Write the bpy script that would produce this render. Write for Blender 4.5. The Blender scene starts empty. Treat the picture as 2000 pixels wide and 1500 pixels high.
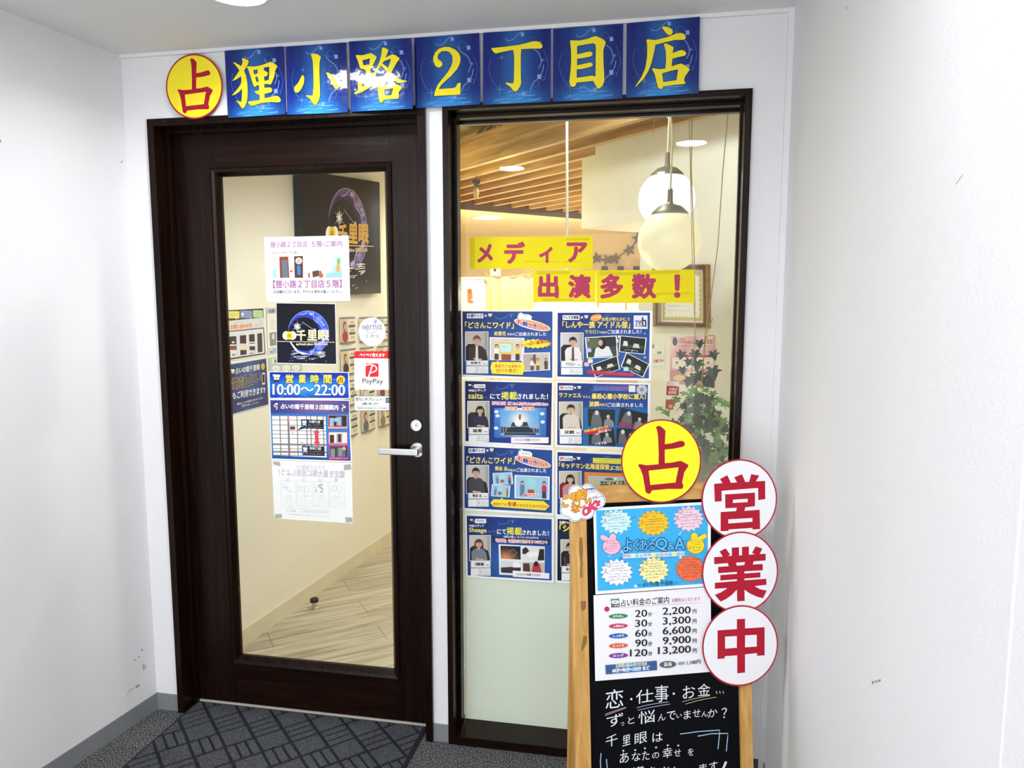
import bpy, bmesh, math, random
from mathutils import Vector, Matrix
from mathutils.geometry import tessellate_polygon

random.seed(7)
SC = bpy.context.scene
COL = SC.collection
R = math.radians

# ---------------------------------------------------------------- camera, exposure, world, lights
CAM = Vector((1.7577, -2.2763, 1.484))
YAW, PITCH, FPX = R(10.8784), R(-6.4383), 1450.0
cd = bpy.data.cameras.new('camera')
cd.sensor_width = 36.0
cd.lens = FPX / 2000.0 * 36.0
cd.clip_start = 0.02
cam = bpy.data.objects.new('camera', cd)
COL.objects.link(cam)
cam.location = CAM
cam.rotation_euler = (R(90) + PITCH, 0, YAW)
SC.camera = cam
SC.view_settings.view_transform = 'Standard'
SC.view_settings.look = 'None'
SC.view_settings.exposure = 0.58
SC.view_settings.gamma = 1.0
SC.view_settings.use_curve_mapping = False
SC.cycles.max_bounces = 10
SC.cycles.diffuse_bounces = 5
SC.cycles.transparent_max_bounces = 16
SC.cycles.use_denoising = True
SC.cycles.sample_clamp_indirect = 6.0

world = bpy.data.worlds.new('world')
SC.world = world
world.use_nodes = True
bg = world.node_tree.nodes['Background']
bg.inputs['Color'].default_value = (0.95, 0.97, 1.0, 1)
bg.inputs['Strength'].default_value = 2.5

H = 2.2893           # corridor ceiling
FW = 0.0             # facade plane y = 0
XR = 2.1185          # right wall
LD = Vector((-0.126, -0.992, 0))   # left wall runs this way towards the viewer
SD = Vector((0.1, 0.995, 0))       # shop's left wall runs this way
BD = Vector((0.714, -0.700, 0)).normalized()   # ceiling joists run this way
BN = Vector((0.700, 0.714, 0)).normalized()

def spot(name, loc, power, color=(1, 1, 1), angle=130, blend=0.6, radius=0.05, target=None):
    l = bpy.data.lights.new(name, 'SPOT')
    l.energy = power; l.color = color; l.spot_size = R(angle); l.spot_blend = blend
    l.shadow_soft_size = radius
    o = bpy.data.objects.new(name, l); COL.objects.link(o); o.location = loc
    if target is not None:
        d = Vector(target) - Vector(loc)
        o.rotation_euler = d.to_track_quat('-Z', 'Y').to_euler()
    return o
def area(name, loc, power, size, color=(1, 1, 1), target=None):
    l = bpy.data.lights.new(name, 'AREA')
    l.energy = power; l.color = color; l.shape = 'DISK'; l.size = size
    o = bpy.data.objects.new(name, l); COL.objects.link(o); o.location = loc
    if target is not None:
        d = Vector(target) - Vector(loc)
        o.rotation_euler = d.to_track_quat('-Z', 'Y').to_euler()
    return o
COOL = (0.975, 0.985, 1.0)
def downlamp(x, y, power, spread=150):
    o = area('lamp_downlight', (x, y, H - 0.010), power, 0.15, COOL)
    o.data.spread = R(spread)
downlamp(0.66, -0.40, 4.8, 155)
downlamp(0.88, -2.10, 11, 178)
downlamp(1.92, -1.56, 1.2, 170)
downlamp(-0.2, -3.3, 7, 178)  # added downlight behind the viewer, unseen, fills the corridor
WARM = (1.0, 0.91, 0.70)
WARMW = (1.0, 0.97, 0.90)
spot('lamp_shop_track', (1.05, 2.2, 2.30), 85, (1, .90, .38), 84, 0.8, 0.04, (0.28, 2.55, 1.9))
spot('fill_shop_hall', (1.08, 0.62, 1.95), 22, (1, .98, .95), 150, 0.6, 0.05, (0.40, 0.9, 0.2))  # added fill without a fixture, hung low to brighten the lower wall
spot('fill_shop_front', (1.45, 0.85, 2.5), 17, (.95, .98, 1), 160, 0.7, 0.06, (1.75, 1.75, 1.2))  # added fill without a fixture, aimed to brighten the diagonal wall
spot('lamp_shop_rear', (0.75, 2.9, 2.28), 60, WARM, 165, 0.7, 0.08)
spot('lamp_shop_back', (0.6, 5.4, 2.27), 120, WARM, 170, 0.7, 0.08)
spot('lamp_shop_back', (2.6, 5.6, 2.27), 90, WARM, 170, 0.7, 0.08)
# added unseen point lights behind the partitions brighten the low ceiling and the joists
pl_b = bpy.data.lights.new('fill_booth', 'POINT'); pl_b.energy = 40; pl_b.color = (1, .86, .58); pl_b.shadow_soft_size = .12
for loc in ((0.55, 4.3, 1.45), (1.7, 4.6, 1.45)):
    o = bpy.data.objects.new('fill_booth', pl_b); COL.objects.link(o); o.location = loc

# ---------------------------------------------------------------- pixel ray helpers (2000 x 1500 photo frame)
FWD = Vector((-math.sin(YAW) * math.cos(PITCH), math.cos(YAW) * math.cos(PITCH), math.sin(PITCH)))
RGT = Vector((math.cos(YAW), math.sin(YAW), 0))
UPV = RGT.cross(FWD)
def ray(px, py):
    return RGT * ((px - 1000) / FPX) + UPV * (-(py - 750) / FPX) + FWD
def on_plane(px, py, P, N):
    d = ray(px, py)
    return CAM + d * ((Vector(P) - CAM).dot(N) / d.dot(N))
def U(px, py, y=0.0): return on_plane(px, py, (0, y, 0), Vector((0, 1, 0)))
def Z(px, py, z=0.0): return on_plane(px, py, (0, 0, z), Vector((0, 0, 1)))

# ---------------------------------------------------------------- colour and materials
def lin(c):
    return c / 12.92 if c <= 0.04045 else ((c + 0.055) / 1.055) ** 2.4
def C(h):
    if not isinstance(h, str):
        return h
    h = h.lstrip('#')
    return tuple(lin(int(h[i:i + 2], 16) / 255) for i in (0, 2, 4)) + (1.0,)
def mixc(a, b, t):
    a, b = C(a), C(b)
    return tuple(a[i] * (1 - t) + b[i] * t for i in range(4))
MATS = {}
def nodes_of(m):
    m.use_nodes = True
    nt = m.node_tree
    return nt, nt.nodes, nt.links, nt.nodes['Principled BSDF']
def mat(name, col, rough=0.5, metal=0.0, bump=0.0, bscale=200.0, var=0.06, vscale=8.0, stretch=None, emit=None, estr=0.0, spec=0.5, coat=0.0):
    if name in MATS: return MATS[name]
    m = bpy.data.materials.new(name); MATS[name] = m
    nt, n, l, p = nodes_of(m)
    p.inputs['Roughness'].default_value = rough
    p.inputs['Metallic'].default_value = metal
    p.inputs['Specular IOR Level'].default_value = spec
    p.inputs['Coat Weight'].default_value = coat
    tc = n.new('ShaderNodeTexCoord'); mp = n.new('ShaderNodeMapping')
    l.new(tc.outputs['Object'], mp.inputs['Vector'])
    if stretch: mp.inputs['Scale'].default_value = stretch
    no = n.new('ShaderNodeTexNoise'); no.inputs['Scale'].default_value = vscale; no.inputs['Detail'].default_value = 4
    l.new(mp.outputs['Vector'], no.inputs['Vector'])
    cr = n.new('ShaderNodeValToRGB')
    c = C(col)
    cr.color_ramp.elements[0].color = tuple(max(0, x * (1 - var)) for x in c[:3]) + (1,)
    cr.color_ramp.elements[1].color = tuple(min(1, x * (1 + var)) for x in c[:3]) + (1,)
    cr.color_ramp.elements[0].position = 0.3; cr.color_ramp.elements[1].position = 0.7
    l.new(no.outputs['Fac'], cr.inputs['Fac']); l.new(cr.outputs['Color'], p.inputs['Base Color'])
    if bump:
        nb = n.new('ShaderNodeTexNoise'); nb.inputs['Scale'].default_value = bscale; nb.inputs['Detail'].default_value = 3
        l.new(mp.outputs['Vector'], nb.inputs['Vector'])
        b = n.new('ShaderNodeBump'); b.inputs['Strength'].default_value = bump; b.inputs['Distance'].default_value = 0.002
        l.new(nb.outputs['Fac'], b.inputs['Height']); l.new(b.outputs['Normal'], p.inputs['Normal'])
    if emit:
        p.inputs['Emission Color'].default_value = C(emit); p.inputs['Emission Strength'].default_value = estr
    return m
def wood(name, c1, c2, rough=0.4, scale=3.0, axis='Z', ring=14.0, bump=0.15, knots=False, coat=0.0, spec=0.5):
    if name in MATS: return MATS[name]
    m = bpy.data.materials.new(name); MATS[name] = m
    nt, n, l, p = nodes_of(m)
    p.inputs['Roughness'].default_value = rough
    p.inputs['Coat Weight'].default_value = coat
    p.inputs['Specular IOR Level'].default_value = spec
    tc = n.new('ShaderNodeTexCoord'); mp = n.new('ShaderNodeMapping')
    s = [ring, ring, ring]; s['XYZ'.index(axis)] = ring * 0.06
    mp.inputs['Scale'].default_value = s
    l.new(tc.outputs['Object'], mp.inputs['Vector'])
    no = n.new('ShaderNodeTexNoise'); no.inputs['Scale'].default_value = scale; no.inputs['Detail'].default_value = 6
    no.inputs['Distortion'].default_value = 0.8
    l.new(mp.outputs['Vector'], no.inputs['Vector'])
    cr = n.new('ShaderNodeValToRGB')
    cr.color_ramp.elements[0].color = C(c1); cr.color_ramp.elements[1].color = C(c2)
    cr.color_ramp.elements[0].position = 0.32; cr.color_ramp.elements[1].position = 0.68
    l.new(no.outputs['Fac'], cr.inputs['Fac'])
    out = cr.outputs['Color']
    if knots:
        vo = n.new('ShaderNodeTexVoronoi'); vo.inputs['Scale'].default_value = 3.2
        m2 = n.new('ShaderNodeMapping'); s2 = [1, 1, 1]; s2['XYZ'.index(axis)] = 0.55
        m2.inputs['Scale'].default_value = s2
        l.new(tc.outputs['Object'], m2.inputs['Vector']); l.new(m2.outputs['Vector'], vo.inputs['Vector'])
        kr = n.new('ShaderNodeValToRGB')
        kr.color_ramp.elements[0].color = (1, 1, 1, 1); kr.color_ramp.elements[0].position = 0.03
        kr.color_ramp.elements[1].color = (0, 0, 0, 1); kr.color_ramp.elements[1].position = 0.09
        l.new(vo.outputs['Distance'], kr.inputs['Fac'])
        mx = n.new('ShaderNodeMixRGB'); mx.inputs['Color2'].default_value = C('#6b4526')
        l.new(kr.outputs['Color'], mx.inputs['Fac']); l.new(out, mx.inputs['Color1'])
        out = mx.outputs['Color']
    l.new(out, p.inputs['Base Color'])
    if bump:
        b = n.new('ShaderNodeBump'); b.inputs['Strength'].default_value = bump; b.inputs['Distance'].default_value = 0.001
        l.new(no.outputs['Fac'], b.inputs['Height']); l.new(b.outputs['Normal'], p.inputs['Normal'])
    return m
def print_mat(name, rough, bump=0.0, bscale=20.0, coat=0.0):
    m = bpy.data.materials.new(name)
    nt, n, l, p = nodes_of(m)
    a = n.new('ShaderNodeVertexColor'); a.layer_name = 'ink'
    no = n.new('ShaderNodeTexNoise'); no.inputs['Scale'].default_value = 30
    mx = n.new('ShaderNodeMixRGB'); mx.blend_type = 'MULTIPLY'; mx.inputs['Fac'].default_value = 0.05
    l.new(a.outputs['Color'], mx.inputs['Color1']); l.new(no.outputs['Color'], mx.inputs['Color2'])
    l.new(mx.outputs['Color'], p.inputs['Base Color'])
    p.inputs['Roughness'].default_value = rough
    p.inputs['Coat Weight'].default_value = coat
    if bump:
        tc = n.new('ShaderNodeTexCoord')
        nb = n.new('ShaderNodeTexNoise'); nb.inputs['Scale'].default_value = bscale; nb.inputs['Detail'].default_value = 2
        l.new(tc.outputs['Object'], nb.inputs['Vector'])
        b = n.new('ShaderNodeBump'); b.inputs['Strength'].default_value = bump; b.inputs['Distance'].default_value = 0.01
        l.new(nb.outputs['Fac'], b.inputs['Height']); l.new(b.outputs['Normal'], p.inputs['Normal'])
    return m
M_GLOSS = print_mat('laminated_print', 0.10, 0.16, 22.0)
M_PAPER = print_mat('paper_print', 0.45)
M_STICK = print_mat('sticker_print', 0.3)
def strip_mat():
    m = print_mat('thin_coloured_paper', 0.5)
    nt = m.node_tree; n, l = nt.nodes, nt.links
    out = n['Material Output']; p = n['Principled BSDF']
    tl = n.new('ShaderNodeBsdfTranslucent'); mx = n.new('ShaderNodeMixShader'); mx.inputs['Fac'].default_value = 0.5
    l.new(p.inputs['Base Color'].links[0].from_socket, tl.inputs['Color'])
    l.new(p.outputs[0], mx.inputs[1]); l.new(tl.outputs[0], mx.inputs[2]); l.new(mx.outputs[0], out.inputs['Surface'])
    return m
M_STRIP = strip_mat()
for m_ in (M_PAPER, M_STICK, M_STRIP): m_.node_tree.nodes['Principled BSDF'].inputs['Specular IOR Level'].default_value = 0.25
M_CHALK = print_mat('chalk_print', 0.9)

M_WALL = mat('white_wallpaper', '#e2e2e3', 0.75, bump=0.35, bscale=260, var=0.015, vscale=3)
M_CEIL = mat('ceiling_paint', '#e3e2e0', 0.85, bump=0.2, bscale=220, var=0.015, vscale=2)
M_DARK = wood('dark_stained_wood', '#0e0604', '#1e0e08', 0.26, 2.5, 'Z', 22.0, 0.6, spec=0.16)
M_DARKH = wood('dark_stained_wood_rail', '#0e0604', '#1e0e08', 0.26, 2.5, 'X', 22.0, 0.6, spec=0.16)
M_PINE = wood('golden_pine', '#b07f3c', '#d3a55e', 0.45, 2.0, 'Z', 20.0, 0.1)
M_PINEH = wood('golden_pine_rail', '#b07f3c', '#d3a55e', 0.45, 2.0, 'X', 20.0, 0.1)
M_JOIST = wood('rough_joist_timber', '#9c7648', '#cca66e', 0.6, 2.0, 'X', 16.0, 0.2, knots=True)
M_BASE = mat('grey_vinyl', '#7d7f82', 0.5, var=0.04)
M_BASED = mat('dark_grey_vinyl', '#4a4d50', 0.5, var=0.04)
M_STEEL = mat('satin_steel', '#c4c4c2', 0.28, 1.0, var=0.04, vscale=30)
M_BLACK = mat('black_plastic', '#141416', 0.4)
M_RUBBER = mat('black_rubber', '#1b1b1c', 0.7)
M_CREAM = mat('cream_wallpaper', '#efebde', 0.75, bump=0.2, bscale=240, var=0.02, vscale=3)
M_PALE = mat('pale_white_paint', '#eeede4', 0.7, var=0.02)
M_TAN = mat('tan_wall_paint', '#d6c3a0', 0.8, var=0.03)
M_SLAB = mat('raw_concrete_slab', '#a89a74', 0.9, bump=0.4, bscale=30, var=0.15, vscale=3)
M_SOFFIT = mat('warm_soffit_paint', '#e9d7a6', 0.8, var=0.04, vscale=2)
M_BOARD = mat('black_chalkboard', '#030409', 0.5, bump=0.1, bscale=60, var=0.25, vscale=6, spec=0.12)
M_ROPE = mat('jute_twine', '#b89a62', 0.9, bump=0.6, bscale=500, var=0.2, vscale=120)
M_CORD = mat('ivory_cord', '#d9cfae', 0.6, var=0.1, vscale=60)
M_LIGHT = mat('downlight_diffuser', '#ffffff', 0.4, emit='#f4f8ff', estr=45.0)
M_LIGHTW = mat('warm_diffuser', '#ffffff', 0.4, emit='#fff0d0', estr=6.0)
M_WHITE = mat('white_enamel', '#e8e8e6', 0.35, var=0.02)
M_TAPE = None

def glass_mat(name, tint=(1, 1, 1, 1), ior=1.45, rough=0.0):
    m = bpy.data.materials.new(name); m.use_nodes = True
    nt = m.node_tree; n, l = nt.nodes, nt.links
    n.clear()
    out = n.new('ShaderNodeOutputMaterial'); mix = n.new('ShaderNodeMixShader')
    tr = n.new('ShaderNodeBsdfTransparent'); gl = n.new('ShaderNodeBsdfGlossy'); fr = n.new('ShaderNodeFresnel')
    ge = n.new('ShaderNodeNewGeometry'); mi = n.new('ShaderNodeMapRange')   # same reflectance on the far face of the pane
    mi.inputs['To Min'].default_value = ior; mi.inputs['To Max'].default_value = 1.0 / ior
    l.new(ge.outputs['Backfacing'], mi.inputs['Value']); l.new(mi.outputs['Result'], fr.inputs['IOR']); tr.inputs['Color'].default_value = tint
    gl.inputs['Roughness'].default_value = rough
    l.new(fr.outputs['Fac'], mix.inputs['Fac']); l.new(tr.outputs[0], mix.inputs[1]); l.new(gl.outputs[0], mix.inputs[2])
    l.new(mix.outputs[0], out.inputs['Surface'])
    return m
M_GLASS = glass_mat('clear_pane', (0.97, 0.985, 0.97, 1), 1.28)
M_LAM = glass_mat('clear_laminate', (0.93, 0.94, 0.95, 1), 1.6, 0.08)
def tape_mat():
    m = bpy.data.materials.new('frosted_tape'); m.use_nodes = True
    nt = m.node_tree; n, l = nt.nodes, nt.links; n.clear()
    out = n.new('ShaderNodeOutputMaterial'); mix = n.new('ShaderNodeMixShader')
    tr = n.new('ShaderNodeBsdfTransparent'); df = n.new('ShaderNodeBsdfDiffuse')
    df.inputs['Color'].default_value = (0.42, 0.42, 0.38, 1); mix.inputs['Fac'].default_value = 0.7
    l.new(tr.outputs[0], mix.inputs[1]); l.new(df.outputs[0], mix.inputs[2]); l.new(mix.outputs[0], out.inputs['Surface'])
    return m
M_TAPE = tape_mat()

# ---------------------------------------------------------------- object helpers
def tag(o, label=None, cat=None, group=None, kind=None):
    if label: o['label'] = label
    if cat: o['category'] = cat
    if group: o['group'] = group
    if kind: o['kind'] = kind
    return o
def link(name, me, parent=None):
    o = bpy.data.objects.new(name, me); COL.objects.link(o)
    if parent is not None:
        o.parent = parent
    return o
def empty(name, loc, label=None, cat=None, group=None, kind=None):
    o = bpy.data.objects.new(name, None); COL.objects.link(o); o.location = loc
    o.empty_display_size = 0.05
    return tag(o, label, cat, group, kind)
class MB:
    """collects shapes given in world coordinates and links them as one mesh object"""
    def __init__(self): self.bm = bmesh.new()
    def box(self, a, b, bevel=0.0):
        x0, y0, z0 = a; x1, y1, z1 = b
        vs = [self.bm.verts.new(v) for v in ((x0, y0, z0), (x1, y0, z0), (x1, y1, z0), (x0, y1, z0), (x0, y0, z1), (x1, y0, z1), (x1, y1, z1), (x0, y1, z1))]
        fs = [self.bm.faces.new([vs[i] for i in q]) for q in ((0, 3, 2, 1), (4, 5, 6, 7), (0, 1, 5, 4), (1, 2, 6, 5), (2, 3, 7, 6), (3, 0, 4, 7))]
        if bevel:
            es = list({e for f in fs for e in f.edges})
            bmesh.ops.bevel(self.bm, geom=es, offset=bevel, segments=2, affect='EDGES', profile=0.7)
        return self
    def obox(self, o, ax, ay, az, a, b, bevel=0.0):
        """box in a local frame: origin o, axes ax ay az, corner a to corner b"""
        vs = []
        for (i, j, k) in ((0, 0, 0), (1, 0, 0), (1, 1, 0), (0, 1, 0), (0, 0, 1), (1, 0, 1), (1, 1, 1), (0, 1, 1)):
            vs.append(self.bm.verts.new(o + ax * (b[0] if i else a[0]) + ay * (b[1] if j else a[1]) + az * (b[2] if k else a[2])))
        fs = [self.bm.faces.new([vs[i] for i in q]) for q in ((0, 3, 2, 1), (4, 5, 6, 7), (0, 1, 5, 4), (1, 2, 6, 5), (2, 3, 7, 6), (3, 0, 4, 7))]
        if bevel:
            es = list({e for f in fs for e in f.edges})
            bmesh.ops.bevel(self.bm, geom=es, offset=bevel, segments=2, affect='EDGES', profile=0.7)
        return self
    def prism(self, pts, z0, z1):
        lo = [self.bm.verts.new((p[0], p[1], z0)) for p in pts]
        hi = [self.bm.verts.new((p[0], p[1], z1)) for p in pts]
        self.bm.faces.new(lo[::-1]); self.bm.faces.new(hi)
        n = len(pts)
        for i in range(n):
            self.bm.faces.new((lo[i], lo[(i + 1) % n], hi[(i + 1) % n], hi[i]))
        return self
    def lathe(self, prof, c, ax=Vector((0, 0, 1)), seg=32, cap=True):
        ax = ax.normalized()
        u = ax.orthogonal().normalized(); v = ax.cross(u)
        rings = []
        for r, h in prof:
            if r < 1e-6:
                rings.append([self.bm.verts.new(c + ax * h)])
            else:
                rings.append([self.bm.verts.new(c + ax * h + (u * math.cos(t) + v * math.sin(t)) * r) for t in [2 * math.pi * k / seg for k in range(seg)]])
        for A, B in zip(rings, rings[1:]):
            for k in range(seg):
                k2 = (k + 1) % seg
                if len(A) == 1 and len(B) == 1: continue
                if len(A) == 1: self.bm.faces.new((A[0], B[k2], B[k]))
                elif len(B) == 1: self.bm.faces.new((A[k], A[k2], B[0]))
                else: self.bm.faces.new((A[k], A[k2], B[k2], B[k]))
        if cap:
            if len(rings[0]) > 1: self.bm.faces.new(rings[0][::-1])
            if len(rings[-1]) > 1: self.bm.faces.new(rings[-1])
        return self
    def tube(self, pts, r, seg=8):
        pts = [Vector(p) for p in pts]
        rings = []
        prev = None
        for i, p in enumerate(pts):
            t = (pts[min(i + 1, len(pts) - 1)] - pts[max(i - 1, 0)]).normalized()
            if prev is None: u = t.orthogonal().normalized()
            else:
                u = prev - t * prev.dot(t)
                u = u.normalized() if u.length > 1e-6 else t.orthogonal().normalized()
            prev = u
            v = t.cross(u)
            rr = r[i] if isinstance(r, (list, tuple)) else r
            rings.append([self.bm.verts.new(p + (u * math.cos(a) + v * math.sin(a)) * rr) for a in [2 * math.pi * k / seg for k in range(seg)]])
        for A, B in zip(rings, rings[1:]):
            for k in range(seg):
                self.bm.faces.new((A[k], A[(k + 1) % seg], B[(k + 1) % seg], B[k]))
        self.bm.faces.new(rings[0][::-1]); self.bm.faces.new(rings[-1])
        return self
    def poly(self, pts):
        self.bm.faces.new([self.bm.verts.new(p) for p in pts]); return self
    def build(self, name, m, parent=None, origin=None, smooth=False):
        bmesh.ops.recalc_face_normals(self.bm, faces=self.bm.faces[:])
        base = parent.matrix_world.translation if False else None
        po = Vector((0, 0, 0))
        q = parent
        while q is not None:
            po = po + q.location; q = q.parent
        if origin is None:
            if parent is not None: origin = po.copy()
            else:
                xs = [v.co for v in self.bm.verts]
                mn = Vector((min(v.x for v in xs), min(v.y for v in xs), min(v.z for v in xs)))
                mx = Vector((max(v.x for v in xs), max(v.y for v in xs), max(v.z for v in xs)))
                origin = Vector(((mn.x + mx.x) / 2, (mn.y + mx.y) / 2, mn.z))
        origin = Vector(origin)
        for v in self.bm.verts: v.co -= origin
        me = bpy.data.meshes.new(name); self.bm.to_mesh(me); self.bm.free()
        for x in (m if isinstance(m, list) else [m]): me.materials.append(x)
        if smooth:
            for f in me.polygons: f.use_smooth = True
        o = link(name, me, parent)
        o.location = origin - po
        return o

# ---------------------------------------------------------------- flat printed matter
_TX = {}
def text_mesh(s, sy=1.0):
    """filled outline of a string, normalised to its own bounding box; returns verts, tris, aspect"""
    if s in _TX: return _TX[s]
    c = bpy.data.curves.new('lettering', 'FONT'); c.body = s; c.resolution_u = 3
    o = bpy.data.objects.new('lettering', c); COL.objects.link(o)
    dg = bpy.context.evaluated_depsgraph_get(); dg.update()
    me = bpy.data.meshes.new_from_object(o.evaluated_get(dg))
    vs = [(v.co.x, v.co.y) for v in me.vertices]
    fs = [tuple(p.vertices) for p in me.polygons]
    bpy.data.objects.remove(o); bpy.data.curves.remove(c); bpy.data.meshes.remove(me)
    x0 = min(v[0] for v in vs); x1 = max(v[0] for v in vs); y0 = min(v[1] for v in vs); y1 = max(v[1] for v in vs)
    w = max(x1 - x0, 1e-4); h = max(y1 - y0, 1e-4)
    _TX[s] = ([((x - x0) / w, (y - y0) / h) for x, y in vs], fs, w / h, h)
    return _TX[s]

class Print:
    """one flat printed sheet on a plane; shapes are given in the pixel frame of a detail view (ox, oy, s)"""
    def __init__(self, P0, N, ux, view=(0, 0, 1.0), step=0.00002):
        self.P0 = Vector(P0); self.N = Vector(N).normalized(); self.ux = Vector(ux).normalized()
        self.uz = self.N.cross(self.ux).normalized()
        self.view = view; self.step = step
        self.v = []; self.f = []; self.c = []; self.k = 0
        self.off = Vector((0, 0))
    def at(self, x, y):
        ox, oy, s = self.view
        w = on_plane(ox + x / s, oy + y / s, self.P0, self.N) - self.P0
        return Vector((w.dot(self.ux), w.dot(self.uz)))
    def lay(self): self.k += 1
    def _w(self, q, back=None):
        d = self.k * self.step if back is None else -back
        return self.P0 + self.ux * q[0] + self.uz * q[1] + self.N * d
    def tri(self, pts2, tris, col):
        """pts2 in plane metres"""
        b = len(self.v)
        self.v += [self._w(q) for q in pts2]
        cc = C(col) if not isinstance(col, list) else None
        for t in tris:
            self.f.append(tuple(b + i for i in t))
            self.c.append([cc] * len(t) if cc else [C(col[i]) for i in t])
    def loops(self, loops, col):
        """outer loop followed by holes, plane metres"""
        self.lay()
        flat = [p for lp in loops for p in lp]
        tris = tessellate_polygon([[Vector((p[0], p[1], 0)) for p in lp] for lp in loops])
        self.tri(flat, tris, col)
    def poly(self, pts, col, holes=()):
        self.loops([[self.at(*p) for p in pts]] + [[self.at(*p) for p in h] for h in holes], col)
    def rect(self, x0, y0, x1, y1, col): self.poly([(x0, y0), (x1, y0), (x1, y1), (x0, y1)], col)
    def sheet(self, pts, col, t=0.0006, edge=None):
        """the paper itself: front face plus a thin body behind it"""
        q = [self.at(*p) for p in pts]
        self.sheet_m(q, col, t)
    def sheet_m(self, q, col, t=0.0006):
        n = len(q); b = len(self.v)
        self.v += [self._w(p) for p in q] + [self._w(p, t) for p in q]
        c = C(col)
        self.f.append(tuple(b + i for i in range(n))[::-1]); self.c.append([c] * n)
        self.f.append(tuple(b + n + i for i in range(n))); self.c.append([c] * n)
        for i in range(n):
            j = (i + 1) % n
            self.f.append((b + i, b + j, b + n + j, b + n + i)); self.c.append([c] * 4)
    def grad(self, pts, fn, nx=16, ny=16):
        """four corners TL TR BR BL filled with fn(s, t) colours"""
        self.lay()
        a, b_, c_, d = [self.at(*p) for p in pts]
        V = []; K = []
        for j in range(ny + 1):
            for i in range(nx + 1):
                s, t = i / nx, j / ny
                V.append((a * (1 - s) + b_ * s) * (1 - t) + (d * (1 - s) + c_ * s) * t); K.append(C(fn(s, t)))
        T = []
        for j in range(ny):
            for i in range(nx):
                q = j * (nx + 1) + i
                T.append((q, q + nx + 1, q + nx + 2, q + 1))
        self.tri(V, T, K)
    def ell(self, cx, cy, rx, ry, col, seg=40, rot=0.0):
        self.poly([(cx + rx * math.cos(a) * math.cos(rot) - ry * math.sin(a) * math.sin(rot), cy + rx * math.cos(a) * math.sin(rot) + ry * math.sin(a) * math.cos(rot)) for a in [2 * math.pi * i / seg for i in range(seg)]], col)
    def disc_m(self, c, r, col, seg=64, hole=None):
        L = [[(c[0] + r * math.cos(a), c[1] + r * math.sin(a)) for a in [2 * math.pi * i / seg for i in range(seg)]]]
        if hole: L.append([(c[0] + hole * math.cos(a), c[1] + hole * math.sin(a)) for a in [2 * math.pi * i / seg for i in range(seg)]])
        self.loops(L, col)
    def ring(self, cx, cy, rx, ry, w, col, seg=36):
        o = [(cx + rx * math.cos(a), cy + ry * math.sin(a)) for a in [2 * math.pi * i / seg for i in range(seg)]]
        i_ = [(cx + (rx - w) * math.cos(a), cy + (ry - w) * math.sin(a)) for a in [2 * math.pi * i / seg for i in range(seg)]]
        self.poly(o, col, [i_])
    def line(self, pts, w, col):
        q = [self.at(*p) for p in pts]
        o = self.at(pts[0][0] + w / 2, pts[0][1]) - q[0]
        hw = o.length
        L, Rr = [], []
        for i, p in enumerate(q):
            d = (q[min(i + 1, len(q) - 1)] - q[max(i - 1, 0)])
            d = d.normalized() if d.length > 1e-9 else Vector((1, 0))
            nn = Vector((-d.y, d.x)) * hw
            L.append(p + nn); Rr.append(p - nn)
        self.lay()
        n = len(q)
        self.tri(L + Rr, [(i, i + 1, n + i + 1, n + i) for i in range(n - 1)], col)
    def curve(self, pts, w, col, sub=6):
        """smooth stroke through points"""
        out = []
        P = [pts[0]] + list(pts) + [pts[-1]]
        for i in range(1, len(P) - 2):
            for k in range(sub):
                t = k / sub
                out.append(tuple(0.5 * ((2 * P[i][j]) + (-P[i - 1][j] + P[i + 1][j]) * t + (2 * P[i - 1][j] - 5 * P[i][j] + 4 * P[i + 1][j] - P[i + 2][j]) * t * t + (-P[i - 1][j] + 3 * P[i][j] - 3 * P[i + 1][j] + P[i + 2][j]) * t ** 3) for j in (0, 1)))
        out.append(tuple(pts[-1]))
        self.line(out, w, col)
    def star(self, cx, cy, r1, r2, n, col, rot=-math.pi / 2, sx=1.0):
        self.poly([(cx + sx * (r1 if i % 2 == 0 else r2) * math.cos(rot + math.pi * i / n), cy + (r1 if i % 2 == 0 else r2) * math.sin(rot + math.pi * i / n)) for i in range(2 * n)], col)
    def burst(self, cx, cy, rx, ry, n, col, depth=0.14, edge=None):
        def pts(k): return [(cx + k * rx * (1 if i % 2 == 0 else 1 - depth) * math.cos(math.pi * i / n), cy + k * ry * (1 if i % 2 == 0 else 1 - depth) * math.sin(math.pi * i / n)) for i in range(2 * n)]
        if edge: self.poly(pts(1.025), edge)
        self.poly(pts(1.0), col)
    def rrect(self, x0, y0, x1, y1, r, col):
        pts = []
        for cx, cy, a0 in ((x1 - r, y0 + r, -90), (x1 - r, y1 - r, 0), (x0 + r, y1 - r, 90), (x0 + r, y0 + r, 180)):
            for k in range(6):
                a = R(a0 + 18 * k); pts.append((cx + r * math.cos(a), cy + r * math.sin(a)))
        self.poly(pts, col)
    def text(self, s, x0, y0, x1, y1, h, col, bold=0.0, out=None, mirror=False, grad=None, hb=0.0):
        """bounding box of the string: bottom-left (x0,y0), bottom-right (x1,y1), height h"""
        vs, fs, asp, em = text_mesh(s)
        A = self.at(x0, y0); B = self.at(x1, y1); Hh = self.at(x0, y0 - h) - A; W = B - A
        if mirror: A, W = B, -W
        hm = Hh.length; wm = W.length
        wn, hn = W.normalized(), Hh.normalized()
        def put(dx, dy, c):
            P = [A + W * u + Hh * v + wn * dx + hn * dy for u, v in vs]
            if grad:
                self.tri(P, fs, [mixc(grad[0], grad[1], min(1, max(0, v))) for u, v in vs])
            else: self.tri(P, fs, c)
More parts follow.
